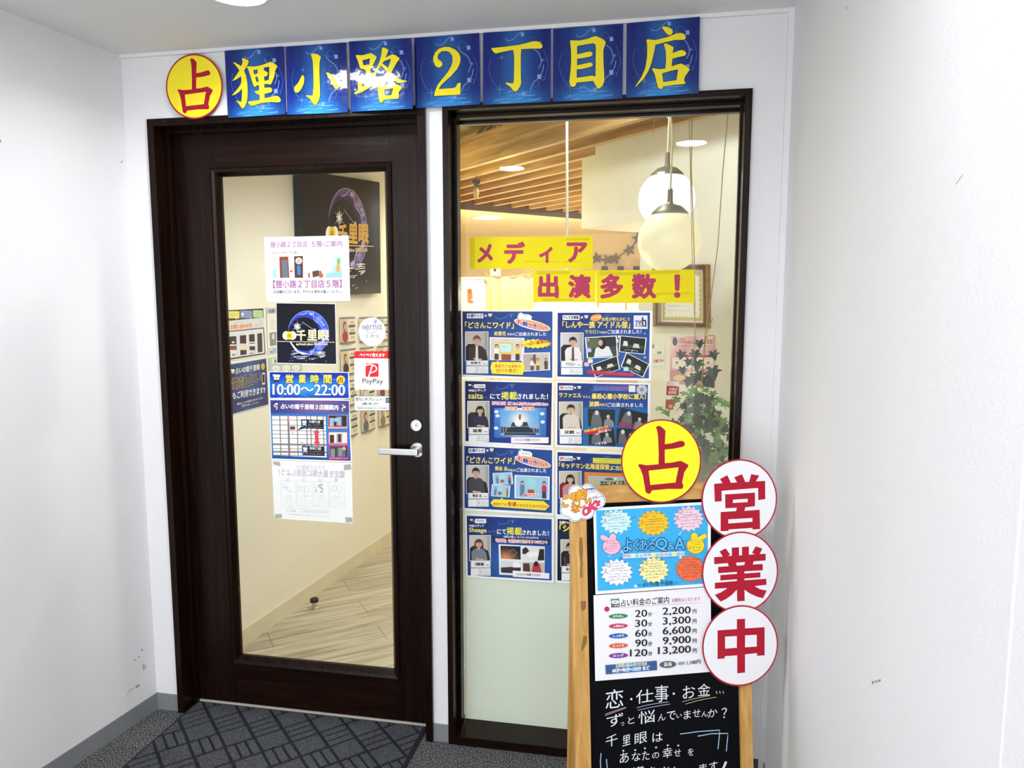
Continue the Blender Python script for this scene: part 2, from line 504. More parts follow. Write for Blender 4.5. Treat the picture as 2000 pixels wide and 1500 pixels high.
        def spread(r, c, n=8):
            self.lay()
            for k in range(n):
                a = 2 * math.pi / n * (k + .5)
                q = r * 1.3 if n == 4 else r * 1.1
                put(q * math.cos(a), q * math.sin(a), c); self.k += 0.3
        if out:
            g = grad; grad = None
            spread((bold + out[1]) * hm, out[0]); grad = g
        if hb:
            self.lay()
            for k in range(-2, 3): put(hb * hm * k / 2, 0, col); self.k += 0.3
        if bold > 0:
            spread(bold * hm, col, 8 if bold >= .03 else 4)
            if bold >= .03: put(0, 0, col)
        else:
            self.lay(); put(0, 0, col)
    def micro(self, x0, y0, x1, h, col, rows=1, lead=1.6, slope=0.0, seed=0):
        """a block of print too small to read: broken dashes"""
        rnd = random.Random(seed + int(x0 * 7 + y0 * 3))
        self.lay()
        for r_ in range(rows):
            x = x0; yb = y0 + r_ * h * lead
            xe = x1 if r_ < rows - 1 else x0 + (x1 - x0) * rnd.uniform(0.6, 1.0)
            while x < xe - h * 0.3:
                w = h * rnd.uniform(0.45, 0.95)
                hh = h * rnd.uniform(0.55, 1.0)
                y = yb + (x - x0) * slope + (h - hh) / 2
                e = h * 0.13
                for _ in range(rnd.choice((2, 3, 3))):
                    ax, ay = x + rnd.uniform(0, w * .6), y + rnd.uniform(0, hh * .8)
                    an = rnd.choice((0.0, 1.57, .5, -.6, 1.1)) + rnd.uniform(-.25, .25); ln = rnd.uniform(.35, .7) * h
                    bx, by = ax + ln * math.cos(an), min(ay + ln * math.sin(an), y + hh); nx_, ny_ = -math.sin(an) * e / 2, math.cos(an) * e / 2
                    q = [self.at(ax + nx_, ay + ny_), self.at(bx + nx_, by + ny_), self.at(bx - nx_, by - ny_), self.at(ax - nx_, ay - ny_)]
                    self.tri(q, [(0, 1, 2, 3)], col)
                x += w + h * 0.22
    def glyph(self, loops, f, col, edge=None, ew=0.0):
        """traced strokes: list of (outer, holes...) mapped by f to this view"""
        for lp in loops:
            L = [[self.at(*f(p)) for p in q] for q in lp]
            if edge:
                E = [grow(L[0], ew)] + [grow(h, -ew) for h in L[1:]]
                self.loops(E, edge)
        self.lay()
        for lp in loops:
            L = [[self.at(*f(p)) for p in q] for q in lp]
            self.loops(L, col)
    def build(self, name, m, label=None, cat=None, group=None, parent=None):
        c = sum(self.v, Vector((0, 0, 0))) / len(self.v)
        if parent is None:
            xs = self.v
            c = Vector([(min(v[i] for v in xs) + max(v[i] for v in xs)) / 2 for i in range(3)])
        po = Vector((0, 0, 0)); q = parent
        while q is not None: po += q.location; q = q.parent
        if parent is not None: c = po.copy()
        me = bpy.data.meshes.new(name)
        me.from_pydata([v - c for v in self.v], [], self.f)
        ca = me.color_attributes.new('ink', 'FLOAT_COLOR', 'CORNER')
        flat = [x for fc in self.c for col in fc for x in col]
        ca.data.foreach_set('color', flat)
        me.materials.append(m)
        o = link(name, me, parent)
        o.location = c - po
        return tag(o, label, cat, group)
def grow(L, d):
    """offset a closed loop outward by d"""
    n = len(L)
    ar = sum(L[i][0] * L[(i + 1) % n][1] - L[(i + 1) % n][0] * L[i][1] for i in range(n))
    sg = 1 if ar > 0 else -1
    out = []
    for i in range(n):
        p = Vector(L[i]); a = (p - Vector(L[i - 1])); b = (Vector(L[(i + 1) % n]) - p)
        a = a.normalized() if a.length > 1e-9 else b.normalized(); b = b.normalized() if b.length > 1e-9 else a
        n1 = Vector((a.y, -a.x)); n2 = Vector((b.y, -b.x))
        m_ = n1 + n2
        m_ = m_ / max(0.5, m_.length_squared / 2) if m_.length > 1e-6 else n1
        out.append(p + m_ * d * sg)
    return out
FN = Vector((0, -1, 0)); FX = Vector((1, 0, 0))
def facade_print(y, view): return Print((0, y, 0), FN, FX, view)
# ================================================================ the setting
def structure(o): o['kind'] = 'structure'; return o
X_DL, X_DR, X_WL, X_WR = 0.091, 1.0499, 1.1047, 2.0147
Z_TOP = 2.0792
WT = 0.12
w = MB()
w.box((-0.12, 0, 0), (X_DL, WT, H)); w.box((X_DL, 0, Z_TOP), (X_DR, WT, H)); w.box((X_DR, 0, 0), (X_WL, WT, H))
w.box((X_WL, 0, Z_TOP), (X_WR, WT, H)); w.box((X_WR, 0, 0), (XR + 0.12, WT, H)); w.box((-0.12, 0, H), (XR + 0.12, WT, 2.9))
structure(w.build('wall_front', M_WALL))
def strip(a, b, off, z0, z1, name, m):
    a, b = Vector(a), Vector(b)
    return structure(MB().prism([a, b, b + Vector(off), a + Vector(off)], z0, z1).build(name, m))
LW_END = LD * 4.4
strip((0, 0, 0), LW_END, (-0.1, 0.0, 0), 0, H, 'wall_left', M_WALL)
strip((XR, 0, 0), (XR, -4.4, 0), (0.1, 0, 0), 0, H, 'wall_right', M_WALL)
structure(MB().box((-0.9, -4.5, H), (XR + 0.1, 0.0, H + 0.06)).build('ceiling', M_CEIL))
# thin strip between facade and ceiling, and the corner bead on the right
structure(MB().box((0, -0.010, H - 0.011), (XR, 0.0, H)).build('trim_1', M_WALL))
structure(MB().box((XR - 0.016, -0.014, 0), (XR, 0, H)).build('trim_2', M_WALL))
structure(MB().box((XR - 0.0015, -1.475, 0), (XR, -1.471, H)).build('trim_3', M_WALL))

def floor_mat():
    m = bpy.data.materials.new('speckled_carpet'); nt, n, l, p = nodes_of(m)
    p.inputs['Roughness'].default_value = 0.9
    tc = n.new('ShaderNodeTexCoord')
    a = n.new('ShaderNodeTexNoise'); a.inputs['Scale'].default_value = 260; a.inputs['Detail'].default_value = 2
    l.new(tc.outputs['Object'], a.inputs['Vector'])
    r = n.new('ShaderNodeValToRGB'); e = r.color_ramp.elements
    e[0].position = 0.40; e[0].color = C('#191a1c'); e[1].position = 0.67; e[1].color = C('#a5a5a2')
    q = r.color_ramp.elements.new(0.53); q.color = C('#3c3d40')
    l.new(a.outputs['Fac'], r.inputs['Fac']); l.new(r.outputs['Color'], p.inputs['Base Color'])
    b = n.new('ShaderNodeBump'); b.inputs['Strength'].default_value = 0.5; b.inputs['Distance'].default_value = 0.003
    l.new(a.outputs['Fac'], b.inputs['Height']); l.new(b.outputs['Normal'], p.inputs['Normal'])
    return m
structure(MB().box((-0.9, -4.5, -0.05), (XR + 0.1, 0.10, 0)).build('floor', floor_mat(), origin=(0, 0, 0)))
def plank_mat():
    m = bpy.data.materials.new('pale_wood_planks'); nt, n, l, p = nodes_of(m)
    p.inputs['Roughness'].default_value = 0.45
    tc = n.new('ShaderNodeTexCoord'); mp = n.new('ShaderNodeMapping'); mp.inputs['Rotation'].default_value = (0, 0, R(-38))
    l.new(tc.outputs['Object'], mp.inputs['Vector'])
    br = n.new('ShaderNodeTexBrick'); br.inputs['Scale'].default_value = 1.0
    br.inputs['Brick Width'].default_value = 0.92; br.inputs['Row Height'].default_value = 0.155
    br.inputs['Mortar Size'].default_value = 0.0012; br.inputs['Mortar Smooth'].default_value = 0.0
    br.inputs['Color1'].default_value = C('#c6bfae'); br.inputs['Color2'].default_value = C('#b9b19e'); br.inputs['Mortar'].default_value = C('#6f6247')
    l.new(mp.outputs['Vector'], br.inputs['Vector'])
    m2 = n.new('ShaderNodeMapping'); m2.inputs['Scale'].default_value = (2.2, 30, 1)
    l.new(mp.outputs['Vector'], m2.inputs['Vector'])
    no = n.new('ShaderNodeTexNoise'); no.inputs['Scale'].default_value = 1.3; no.inputs['Detail'].default_value = 6; no.inputs['Distortion'].default_value = 0.7
    l.new(m2.outputs['Vector'], no.inputs['Vector'])
    r = n.new('ShaderNodeValToRGB'); r.color_ramp.elements[0].color = C('#a69b86'); r.color_ramp.elements[1].color = (1, 1, 1, 1)
    r.color_ramp.elements[0].position = 0.3; r.color_ramp.elements[1].position = 0.62
    l.new(no.outputs['Fac'], r.inputs['Fac'])
    mx = n.new('ShaderNodeMixRGB'); mx.blend_type = 'MULTIPLY'; mx.inputs['Fac'].default_value = 0.75
    l.new(br.outputs['Color'], mx.inputs['Color1']); l.new(r.outputs['Color'], mx.inputs['Color2'])
    l.new(mx.outputs['Color'], p.inputs['Base Color'])
    return m
structure(MB().box((-2.3, 0.10, -0.05), (4.2, 8.2, 0)).build('floor_shop', plank_mat(), origin=(0, 0, 0)))
# skirtings of the corridor
BH = 0.062
b0 = Vector((0.0, -0.004, 0))
structure(MB().prism([(0.004, 0, 0), LW_END + Vector((0.004, 0, 0)), LW_END, (0, 0, 0)], 0, BH).build('baseboard_left', M_BASE))
structure(MB().box((0.0, -0.004, 0), (X_DL - 0.0005, 0, BH)).build('baseboard_front', M_BASE))
structure(MB().box((X_DR + 0.0005, -0.004, 0), (X_WL - 0.0005, 0, BH)).build('baseboard_middle', M_BASE))
structure(MB().box((X_WR + 0.0005, -0.004, 0), (XR - 0.017, 0, BH)).build('baseboard_corner', M_BASED))
structure(MB().box((XR - 0.004, -4.36, 0), (XR, -0.015, BH)).build('baseboard_right', M_BASE))

# ---------------------------------------------------------------- door
FY = -0.012      # frame face
d1 = empty('door_1', (0.57, 0.05, 0), 'dark brown glazed entrance door with steel lever handle in a dark frame', 'door', kind='structure')
f = MB()
JW = 0.024
f.box((X_DL, FY, 0), (X_DL + JW, 0.118, Z_TOP), 0.0015); f.box((X_DR - JW, FY, 0), (X_DR, 0.118, Z_TOP), 0.0015)
f.box((X_DL + JW, FY, Z_TOP - JW), (X_DR - JW, 0.118, Z_TOP), 0.0015)
# step of the rebate
f.box((X_DL + JW, 0.047, 0), (X_DL + JW + 0.012, 0.068, Z_TOP - JW), 0.001); f.box((X_DL + JW + 0.012, 0.047, Z_TOP - JW - 0.012), (X_DR - JW, 0.068, Z_TOP - JW), 0.001)
f.build('door_frame', M_DARK, d1)
LX0, LX1, LZ0, LZ1 = X_DL + JW + 0.003, X_DR - JW - 0.003, 0.012, Z_TOP - JW - 0.003
LY0, LY1 = 0.072, 0.108
GX0, GX1, GZ0, GZ1 = 0.277, 0.897, 0.176, 1.918     # glass opening
lf = MB()
lf.box((LX0, LY0, LZ0), (GX0, LY1, LZ1)); lf.box((GX1, LY0, LZ0), (LX1, LY1, LZ1))
lf.build('door_stile', M_DARK, d1)
lr = MB(); lr.box((GX0, LY0, LZ0), (GX1, LY1, GZ0)); lr.box((GX0, LY0, GZ1), (GX1, LY1, LZ1))
lr.build('door_rail', M_DARKH, d1)
# bevelled glazing bead
bd = MB()
def bead(P, Q, inward, m):
    P, Q, i = Vector(P), Vector(Q), Vector(inward)
    y = Vector((0, 1, 0))
    prof = [(-0.012, -0.006), (-0.006, -0.010), (0.004, -0.006), (0.016, 0.012), (0.016, 0.024), (-0.012, 0.024)]
    A = [m.bm.verts.new(P + i * (a + 0.0) + y * b + (Q - P).normalized() * (a if a > 0 else a)) for a, b in prof]
    B = [m.bm.verts.new(Q + i * (a + 0.0) + y * b - (Q - P).normalized() * (a if a > 0 else a)) for a, b in prof]
    n = len(prof)
    for k in range(n): m.bm.faces.new((A[k], A[(k + 1) % n], B[(k + 1) % n], B[k]))
    m.bm.faces.new(A[::-1]); m.bm.faces.new(B)
yb = LY0
e_ = 0.0005
bead((GX0, yb, GZ0), (GX0, yb, GZ1), (1, 0, 0), bd); bead((GX1, yb, GZ1), (GX1, yb, GZ0), (-1, 0, 0), bd)
bead((GX0, yb, GZ1), (GX1, yb, GZ1), (0, 0, -1), bd); bead((GX1, yb, GZ0), (GX0, yb, GZ0), (0, 0, 1), bd)
bd.build('glazing_bead', M_DARK, d1)
DG = 0.088   # front of the door pane
MB().box((GX0 + 0.008, DG, GZ0 + 0.008), (GX1 - 0.008, DG + 0.005, GZ1 - 0.008)).build('glass_pane', M_GLASS, d1)
MB().box((X_DL + JW, 0.066, 0), (X_DR - JW, 0.118, 0.009), 0.001).build('threshold', mat('pale_threshold', '#b9b6ac', .5), d1)
# lever handle and lock cylinder
hc = Vector((0.986, LY0, 0.985))
hd = empty('door_handle', hc - d1.location); hd.parent = d1
MB().lathe([(0.0, -0.010), (0.022, -0.010), (0.0255, -0.008), (0.0262, 0.0)], hc, Vector((0, 1, 0)), 40).build('rose', M_STEEL, hd, smooth=False)
lv = MB()
lv.tube([hc + Vector((0, -0.008, 0)), hc + Vector((0, -0.036, 0))], 0.0105, 20)
lv.obox(hc + Vector((-0.010, -0.058, 0)), Vector((1, 0, 0)), Vector((0, 1, 0)), Vector((0, 0, 1)), (-0.004, 0.012, -0.011), (0.022, 0.030, 0.011), 0.003)
lv.obox(hc + Vector((-0.006, -0.056, 0)), Vector((1, 0, 0)), Vector((0, 1, 0)), Vector((0, 0, 1)), (-0.118, 0.008, -0.0115), (0.018, 0.020, 0.0105), 0.003)
lv.build('lever', M_STEEL, hd)
lv2 = MB()
lv2.tube([hc + Vector((0, 0.036, 0)), hc + Vector((0, 0.075, 0))], 0.010, 16)
lv2.obox(hc + Vector((0, 0.085, 0)), Vector((1, 0, 0)), Vector((0, 1, 0)), Vector((0, 0, 1)), (-0.125, -0.008, -0.010), (0.012, 0.006, 0.010), 0.004)
lv2.build('inner_lever', M_STEEL, hd)
lc = Vector((0.988, LY0, 1.072))
lk = MB()
lk.lathe([(0.020, 0.0), (0.021, -0.010), (0.0195, -0.024), (0.0185, -0.026), (0.0165, -0.026), (0.0155, -0.0245), (0.008, -0.0245), (0.0075, -0.0262), (0.0, -0.0262)], lc, Vector((0, 1, 0)), 36)
lko = lk.build('lock_cylinder', M_STEEL, d1)
MB().box((lc.x - 0.001, lc.y - 0.0275, lc.z - 0.004), (lc.x + 0.001, lc.y - 0.0261, lc.z + 0.004)).build('keyhole', M_BLACK, lko)

# ---------------------------------------------------------------- window
w1 = empty('window_1', (1.56, 0.05, 0), 'tall fixed shop window in a dark wooden frame with dotted frosting film', 'window', kind='structure')
WG = 0.088
fm = MB(); WJ = 0.019
fm.box((X_WL, FY, 0), (X_WL + WJ, 0.118, Z_TOP), 0.0015); fm.box((X_WR - WJ, FY, 0), (X_WR, 0.118, Z_TOP), 0.0015)
fm.build('side_jamb', M_DARK, w1)
fh = MB(); fh.box((X_WL + WJ, FY, Z_TOP - WJ), (X_WR - WJ, 0.118, Z_TOP), 0.0015); fh.build('head_jamb', M_DARKH, w1)
fs = MB()
for a, b in (((X_WL + WJ, 0.045, 0.02), (X_WL + WJ + 0.012, 0.085, Z_TOP - WJ)), ((X_WR - WJ - 0.006, 0.06, 0.02), (X_WR - WJ, 0.085, Z_TOP - WJ)), ((X_WL + WJ, 0.045, Z_TOP - WJ - 0.012), (X_WR - WJ, 0.085, Z_TOP - WJ))):
    fs.box(a, b, 0.001)
fs.box((X_WL + WJ, 0.094, Z_TOP - WJ - 0.02), (X_WR - WJ, 0.118, Z_TOP - WJ), 0.001)
fs.build('glazing_stop', M_DARKH, w1)
sl = MB()
sl.prism([(FY, 0), (0.118, 0), (0.118, 0.034), (0.086, 0.034), (FY, 0.030)], X_WL + WJ, X_WR - WJ)
for v in sl.bm.verts: v.co = Vector((v.co.z, v.co.x, v.co.y))
sl.build('sill', M_DARKH, w1)
MB().box((X_WL + WJ, WG, 0.034), (X_WR - WJ, WG + 0.005, Z_TOP - WJ)).build('glass_pane', M_GLASS, w1)
def film_mat():
    """white dots that grow downwards until they close into a solid frosted sheet"""
    m = bpy.data.materials.new('dot_gradient_film'); m.use_nodes = True
    nt = m.node_tree; n, l = nt.nodes, nt.links; n.clear()
    out = n.new('ShaderNodeOutputMaterial')
    tc = n.new('ShaderNodeTexCoord'); sp = n.new('ShaderNodeSeparateXYZ'); l.new(tc.outputs['Object'], sp.inputs[0])
    def M(op, a, b=None, c=None):
        q = n.new('ShaderNodeMath'); q.operation = op
        for i, x in enumerate((a, b, c)):
            if x is None: continue
            if isinstance(x, (int, float)): q.inputs[i].default_value = x
            else: l.new(x, q.inputs[i])
        return q.outputs[0]
    p = 0.0062
    u = M('DIVIDE', M('ADD', sp.outputs['X'], sp.outputs['Z']), p); v = M('DIVIDE', M('SUBTRACT', sp.outputs['X'], sp.outputs['Z']), p)
    fu = M('SUBTRACT', M('FRACT', M('ADD', u, 500.0)), 0.5); fv = M('SUBTRACT', M('FRACT', M('ADD', v, 500.0)), 0.5)
    d = M('SQRT', M('ADD', M('MULTIPLY', fu, fu), M('MULTIPLY', fv, fv)))
    mr = n.new('ShaderNodeMapRange'); l.new(sp.outputs['Z'], mr.inputs['Value'])
    mr.inputs['From Min'].default_value = 1.32; mr.inputs['From Max'].default_value = 0.50
    mr.inputs['To Min'].default_value = 0.06; mr.inputs['To Max'].default_value = 0.74
    ms = M('LESS_THAN', d, mr.outputs['Result'])
    ms = M('MULTIPLY', ms, M('LESS_THAN', sp.outputs['Z'], 1.33))
    tr = n.new('ShaderNodeBsdfTransparent'); df = n.new('ShaderNodeBsdfDiffuse'); tl = n.new('ShaderNodeBsdfTranslucent')
    df.inputs['Color'].default_value = C('#eaf0ec'); tl.inputs['Color'].default_value = C('#d3e4dd')
    mx = n.new('ShaderNodeMixShader'); mx.inputs['Fac'].default_value = 0.28
    l.new(df.outputs[0], mx.inputs[1]); l.new(tl.outputs[0], mx.inputs[2])
    m2 = n.new('ShaderNodeMixShader'); l.new(ms, m2.inputs['Fac']); l.new(tr.outputs[0], m2.inputs[1]); l.new(mx.outputs[0], m2.inputs[2])
    l.new(m2.outputs[0], out.inputs['Surface'])
    return m
fl = MB(); y_ = WG + 0.0056
fl.poly([(X_WL + WJ + 0.012, y_, 0.034), (X_WR - WJ, y_, 0.034), (X_WR - WJ, y_, 1.36), (X_WL + WJ + 0.012, y_, 1.36)])
fo = fl.build('frosting_film', film_mat(), w1)

# ---------------------------------------------------------------- shop behind
S0 = Vector((0.0, WT, 0))
strip(S0, S0 + SD * 3.0, (-0.1, 0, 0), 0, 2.9, 'wall_shop_left', M_CREAM)
structure(MB().box((-2.3, 2.9, 0), (-2.2, 8.2, 2.9)).build('wall_shop_outer', M_TAN))
structure(MB().box((-2.3, 2.9, 0), (0.19, 3.0, 2.9)).build('wall_shop_return', M_CREAM))
structure(MB().box((-2.3, 0.12, 2.85), (4.2, 8.2, 2.95)).build('ceiling_shop', M_SLAB))
structure(MB().prism([S0 + Vector((0.0015, 0, 0)), S0 + SD * 2.98 + Vector((0.0015, 0, 0)), S0 + SD * 2.98 + Vector((0.008, 0, 0)), S0 + Vector((0.008, 0, 0))], 0, 0.075).build('baseboard_shop', mat('cream_vinyl', '#ddd6bd', 0.5)))
# diagonal wall on the right with its bulkhead over the passage
A45, B45 = Vector((1.297, 2.403, 0)), Vector((2.42, 1.232, 0))
n45 = Vector((0.71, 0.70, 0)).normalized()
M45 = A45 + (B45 - A45) * 0.33
strip(M45, B45, n45 * 0.12, 0, 2.85, 'wall_shop_right', M_PALE)
strip(A45, M45, n45 * 0.45, 1.925, 2.85, 'wall_shop_bulkhead', M_PALE)
strip((2.25, 0.12, 0), (2.42, 1.232, 0), (0.1, 0, 0), 0, 2.9, 'wall_shop_side', M_PALE)
structure(MB().box((-2.3, 7.2, 0), (4.2, 7.3, 2.9)).build('wall_shop_back', M_TAN))
structure(MB().box((4.1, 1.0, 0), (4.2, 8.1, 2.9)).build('wall_shop_far', M_TAN))
# joists: parallel, first one deepest in view
e45 = Vector((0.735, 0.678, 0)).normalized()
def nline(nv, t): return BN * nv + BD * t
up = Vector((0, 0, 1))
for i in range(13):
    nv = 2.21 + 0.205 * i
    tmin = -1.79 if i == 0 else -3.0
    tmax = 0.95 if i < 2 else -0.3
    o_ = nline(nv, tmin)
    h0 = 2.35
    jb = MB().box((0, 0, 0), (tmax - tmin, 0.042, 0.19 if i == 0 else 0.165)).build('beam', M_JOIST, origin=(0, 0, 0))
    jb.location = o_ + Vector((0, 0, h0)); jb.rotation_euler.z = math.atan2(BD.y, BD.x)
    structure(jb)
L0 = nline(2.3, -3.0); L1 = nline(4.9, -3.0)
ldv = (L1 - L0).normalized(); ldn = Vector((-ldv.y, ldv.x, 0))
structure(MB().obox(L0, ldv, ldn, up, (0, 0.0, 2.30), ((L1 - L0).length, 0.05, 2.40)).build('beam_ledger', mat('dark_ledger', '#4a3524', 0.6)))
s_ = [L0 + ldn * 0.05 - ldv * 1.2, L1 + ldn * 0.05 + ldv * 0.6, Vector((2.9, 7.2, 0)), Vector((-2.2, 7.2, 0)), Vector((-2.2, 3.4, 0))]
structure(MB().prism(s_, 2.31, 2.34).build('ceiling_soffit', M_SOFFIT))
# ================================================================ facade signs
YEL, RED, NAVY = '#f4e22e', '#a5142c', '#0a1f7a'
SY = -0.0165
def vw(x, y, s): return (x, y, s)
V1, V2, V3, V4 = (320, 90, 2000 / 240), (550, 70, 2000 / 260), (800, 50, 2000 / 290), (1070, 25, 2000 / 310)
URANAI = [[[(425, 215), (450, 200), (480, 205), (530, 255), (535, 280), (528, 440), (600, 430), (690, 400), (725, 395), (755, 420), (755, 455), (735, 475), (630, 500), (527, 512), (527, 690), (600, 685), (690, 662), (715, 662), (795, 710), (795, 735), (750, 810), (725, 950), (738, 975), (735, 1020), (715, 1030), (560, 1030), (380, 1050), (365, 1085), (345, 1095), (320, 1085), (305, 1060), (300, 1010), (275, 850), (250, 770), (222, 720), (235, 702), (325, 718), (455, 705), (458, 560), (450, 340), (440, 260)],
           [(342, 790), (685, 745), (650, 945), (362, 978)]]]
G_RI = [[[(1272, 200), (1300, 198), (1370, 225), (1385, 245), (1370, 300), (1345, 345), (1310, 400), (1340, 480), (1360, 580), (1368, 700), (1365, 830), (1350, 920), (1310, 1000), (1282, 1020), (1250, 980), (1210, 920), (1178, 895), (1190, 890), (1240, 905), (1262, 910), (1270, 860), (1275, 760), (1275, 690), (1230, 745), (1170, 785), (1108, 808), (1140, 770), (1210, 690), (1255, 620), (1262, 590), (1265, 540), (1255, 490), (1220, 520), (1180, 545), (1118, 570), (1150, 520), (1200, 450), (1232, 400), (1200, 350), (1160, 300), (1130, 268), (1150, 265), (1200, 290), (1262, 328), (1285, 260)]],
        [[(1350, 340), (1365, 330), (1480, 335), (1600, 310), (1700, 270), (1745, 258), (1790, 275), (1850, 325), (1845, 345), (1815, 400), (1800, 500), (1760, 600), (1735, 630), (1700, 620), (1640, 615), (1638, 680), (1690, 675), (1735, 675), (1765, 700), (1765, 735), (1745, 755), (1680, 770), (1640, 780), (1640, 850), (1720, 835), (1800, 812), (1850, 812), (1890, 840), (1905, 880), (1895, 910), (1860, 915), (1740, 910), (1600, 925), (1480, 960), (1430, 975), (1390, 945), (1370, 905), (1450, 895), (1565, 880), (1560, 795), (1530, 785), (1505, 770), (1475, 740), (1490, 735), (1555, 720), (1552, 640), (1520, 640), (1490, 668), (1465, 650), (1440, 580), (1400, 450), (1375, 380)],
         [(1458, 395), (1528, 380), (1530, 440), (1500, 460), (1470, 455)], [(1490, 510), (1530, 500), (1548, 580), (1510, 585)],
         [(1625, 355), (1712, 335), (1720, 380), (1712, 550), (1640, 570), (1632, 500), (1680, 490), (1698, 440), (1670, 415), (1640, 405)]]]
G_KO = [[[(440, 280), (470, 265), (540, 275), (590, 310), (590, 330), (572, 400), (570, 560), (578, 800), (580, 900), (560, 970), (520, 1035), (495, 1040), (470, 1010), (430, 950), (370, 905), (378, 890), (440, 900), (470, 895), (482, 760), (480, 560), (470, 380)]],
        [[(320, 585), (345, 630), (335, 720), (300, 800), (255, 850), (215, 855), (190, 820), (195, 770), (250, 710), (300, 610)]],
        [[(665, 555), (700, 550), (790, 610), (850, 680), (870, 730), (865, 780), (830, 800), (800, 790), (770, 740), (730, 660)]]]
G_JI = [[[(1115, 300), (1130, 290), (1220, 292), (1330, 262), (1360, 265), (1425, 310), (1430, 330), (1395, 400), (1370, 450), (1385, 465), (1380, 480), (1340, 490), (1340, 555), (1400, 548), (1430, 570), (1420, 600), (1340, 612), (1338, 720), (1400, 700), (1340, 770), (1200, 850), (1110, 880), (1090, 860), (1150, 820), (1150, 640), (1160, 600), (1200, 600), (1215, 760), (1270, 740), (1268, 530), (1230, 495), (1200, 500), (1180, 480), (1150, 380)],
         [(1218, 370), (1330, 340), (1320, 430), (1232, 445)]],
        [[(1510, 180), (1540, 175), (1600, 205), (1608, 220), (1590, 270), (1560, 330), (1640, 290), (1670, 280), (1720, 295), (1775, 335), (1770, 355), (1730, 410), (1690, 480), (1650, 555), (1720, 620), (1800, 660), (1890, 680), (1880, 690), (1800, 710), (1740, 705), (1620, 610), (1540, 700), (1440, 770), (1340, 810), (1330, 800), (1430, 720), (1540, 600), (1580, 545), (1540, 490), (1495, 450), (1450, 510), (1400, 570), (1390, 560), (1440, 460), (1480, 370), (1500, 290)],
         [(1515, 410), (1545, 380), (1640, 345), (1640, 370), (1600, 490), (1560, 450)]],
        [[(1440, 740), (1560, 745), (1700, 725), (1740, 730), (1810, 765), (1805, 790), (1760, 850), (1765, 920), (1750, 945), (1640, 950), (1530, 965), (1520, 1000), (1490, 1010), (1470, 980), (1450, 860)],
         [(1540, 810), (1680, 790), (1650, 890), (1560, 900)]]]
G_2 = [[[(320, 470), (320, 430), (345, 360), (400, 310), (470, 288), (540, 290), (620, 325), (670, 380), (688, 440), (680, 510), (640, 590), (560, 680), (470, 760), (420, 810), (395, 855), (580, 842), (620, 830), (650, 775), (690, 770), (683, 930), (330, 950), (345, 880), (380, 800), (440, 720), (520, 620), (560, 550), (580, 480), (575, 410), (540, 360), (490, 342), (430, 350), (390, 385), (378, 425), (385, 455), (420, 475), (445, 505), (440, 540), (410, 565), (380, 565), (345, 540)]]]
G_CHO = [[[(1100, 305), (1300, 285), (1500, 255), (1650, 215), (1710, 210), (1760, 230), (1790, 265), (1785, 300), (1760, 312), (1640, 312), (1500, 320), (1505, 340), (1498, 400), (1500, 700), (1505, 770), (1490, 820), (1450, 880), (1420, 890), (1395, 875), (1360, 830), (1295, 780), (1300, 765), (1370, 780), (1395, 780), (1405, 740), (1410, 500), (1408, 400), (1395, 330), (1280, 350), (1160, 380), (1120, 345)]]]
G_ME = [[[(278, 360), (290, 347), (400, 350), (500, 330), (580, 298), (620, 298), (690, 330), (730, 365), (725, 390), (700, 470), (700, 600), (710, 760), (712, 860), (690, 920), (650, 955), (630, 960), (600, 915), (570, 860), (470, 870), (365, 880), (345, 925), (315, 938), (285, 920), (270, 870), (285, 750), (295, 600), (292, 470), (285, 400)],
         [(370, 420), (480, 400), (570, 385), (598, 400), (605, 450), (600, 805), (560, 792), (365, 820), (365, 715), (430, 710), (530, 685), (565, 670), (565, 640), (535, 625), (470, 640), (370, 662), (370, 580), (430, 575), (530, 555), (563, 535), (560, 500), (530, 487), (470, 500), (370, 525)]]]
G_TEN = [[[(1437, 185), (1460, 172), (1530, 185), (1570, 215), (1575, 250), (1555, 280), (1525, 285), (1495, 265), (1460, 220)]],
         [[(1240, 345), (1260, 335), (1350, 345), (1500, 310), (1620, 262), (1670, 255), (1720, 270), (1740, 300), (1735, 330), (1710, 342), (1600, 345), (1450, 380), (1355, 405), (1345, 470), (1310, 620), (1270, 730), (1210, 830), (1100, 940), (1110, 915), (1180, 810), (1230, 690), (1250, 560), (1252, 440), (1250, 390)]],
         [[(1460, 395), (1490, 385), (1580, 430), (1585, 450), (1572, 510), (1640, 480), (1690, 468), (1735, 490), (1745, 520), (1720, 545), (1640, 560), (1570, 580), (1560, 675), (1640, 650), (1680, 640), (1740, 670), (1788, 710), (1780, 730), (1730, 800), (1715, 850), (1735, 880), (1725, 900), (1600, 908), (1455, 930), (1440, 960), (1410, 962), (1385, 940), (1365, 850), (1345, 770), (1312, 710), (1325, 698), (1410, 712), (1480, 705), (1490, 600), (1485, 480), (1470, 430)],
          [(1440, 765), (1540, 735), (1640, 715), (1620, 850), (1455, 875)]]]
def curtain_blue(s, t):
    """printed blue curtain: dark folds at the sides, pale shaft down the middle, glowing water at the foot"""
    c = math.exp(-((s - 0.5) / 0.22) ** 2)
    fold = 0.5 + 0.5 * math.sin(s * 38 + 2 * math.sin(s * 9))
    k = mixc('#06145e', '#0d2a8c', 0.35 * fold + 0.2)
    k = mixc(k, '#2a72b8', c * (0.35 + 0.45 * t ** 0.5 + 0.2 * (1 - t)) * 0.85)
    k = mixc(k, '#2f8fd6', math.exp(-((t - 1.0) / 0.16) ** 2) * math.exp(-((s - 0.5) / 0.35) ** 2) * 0.8)
    return k
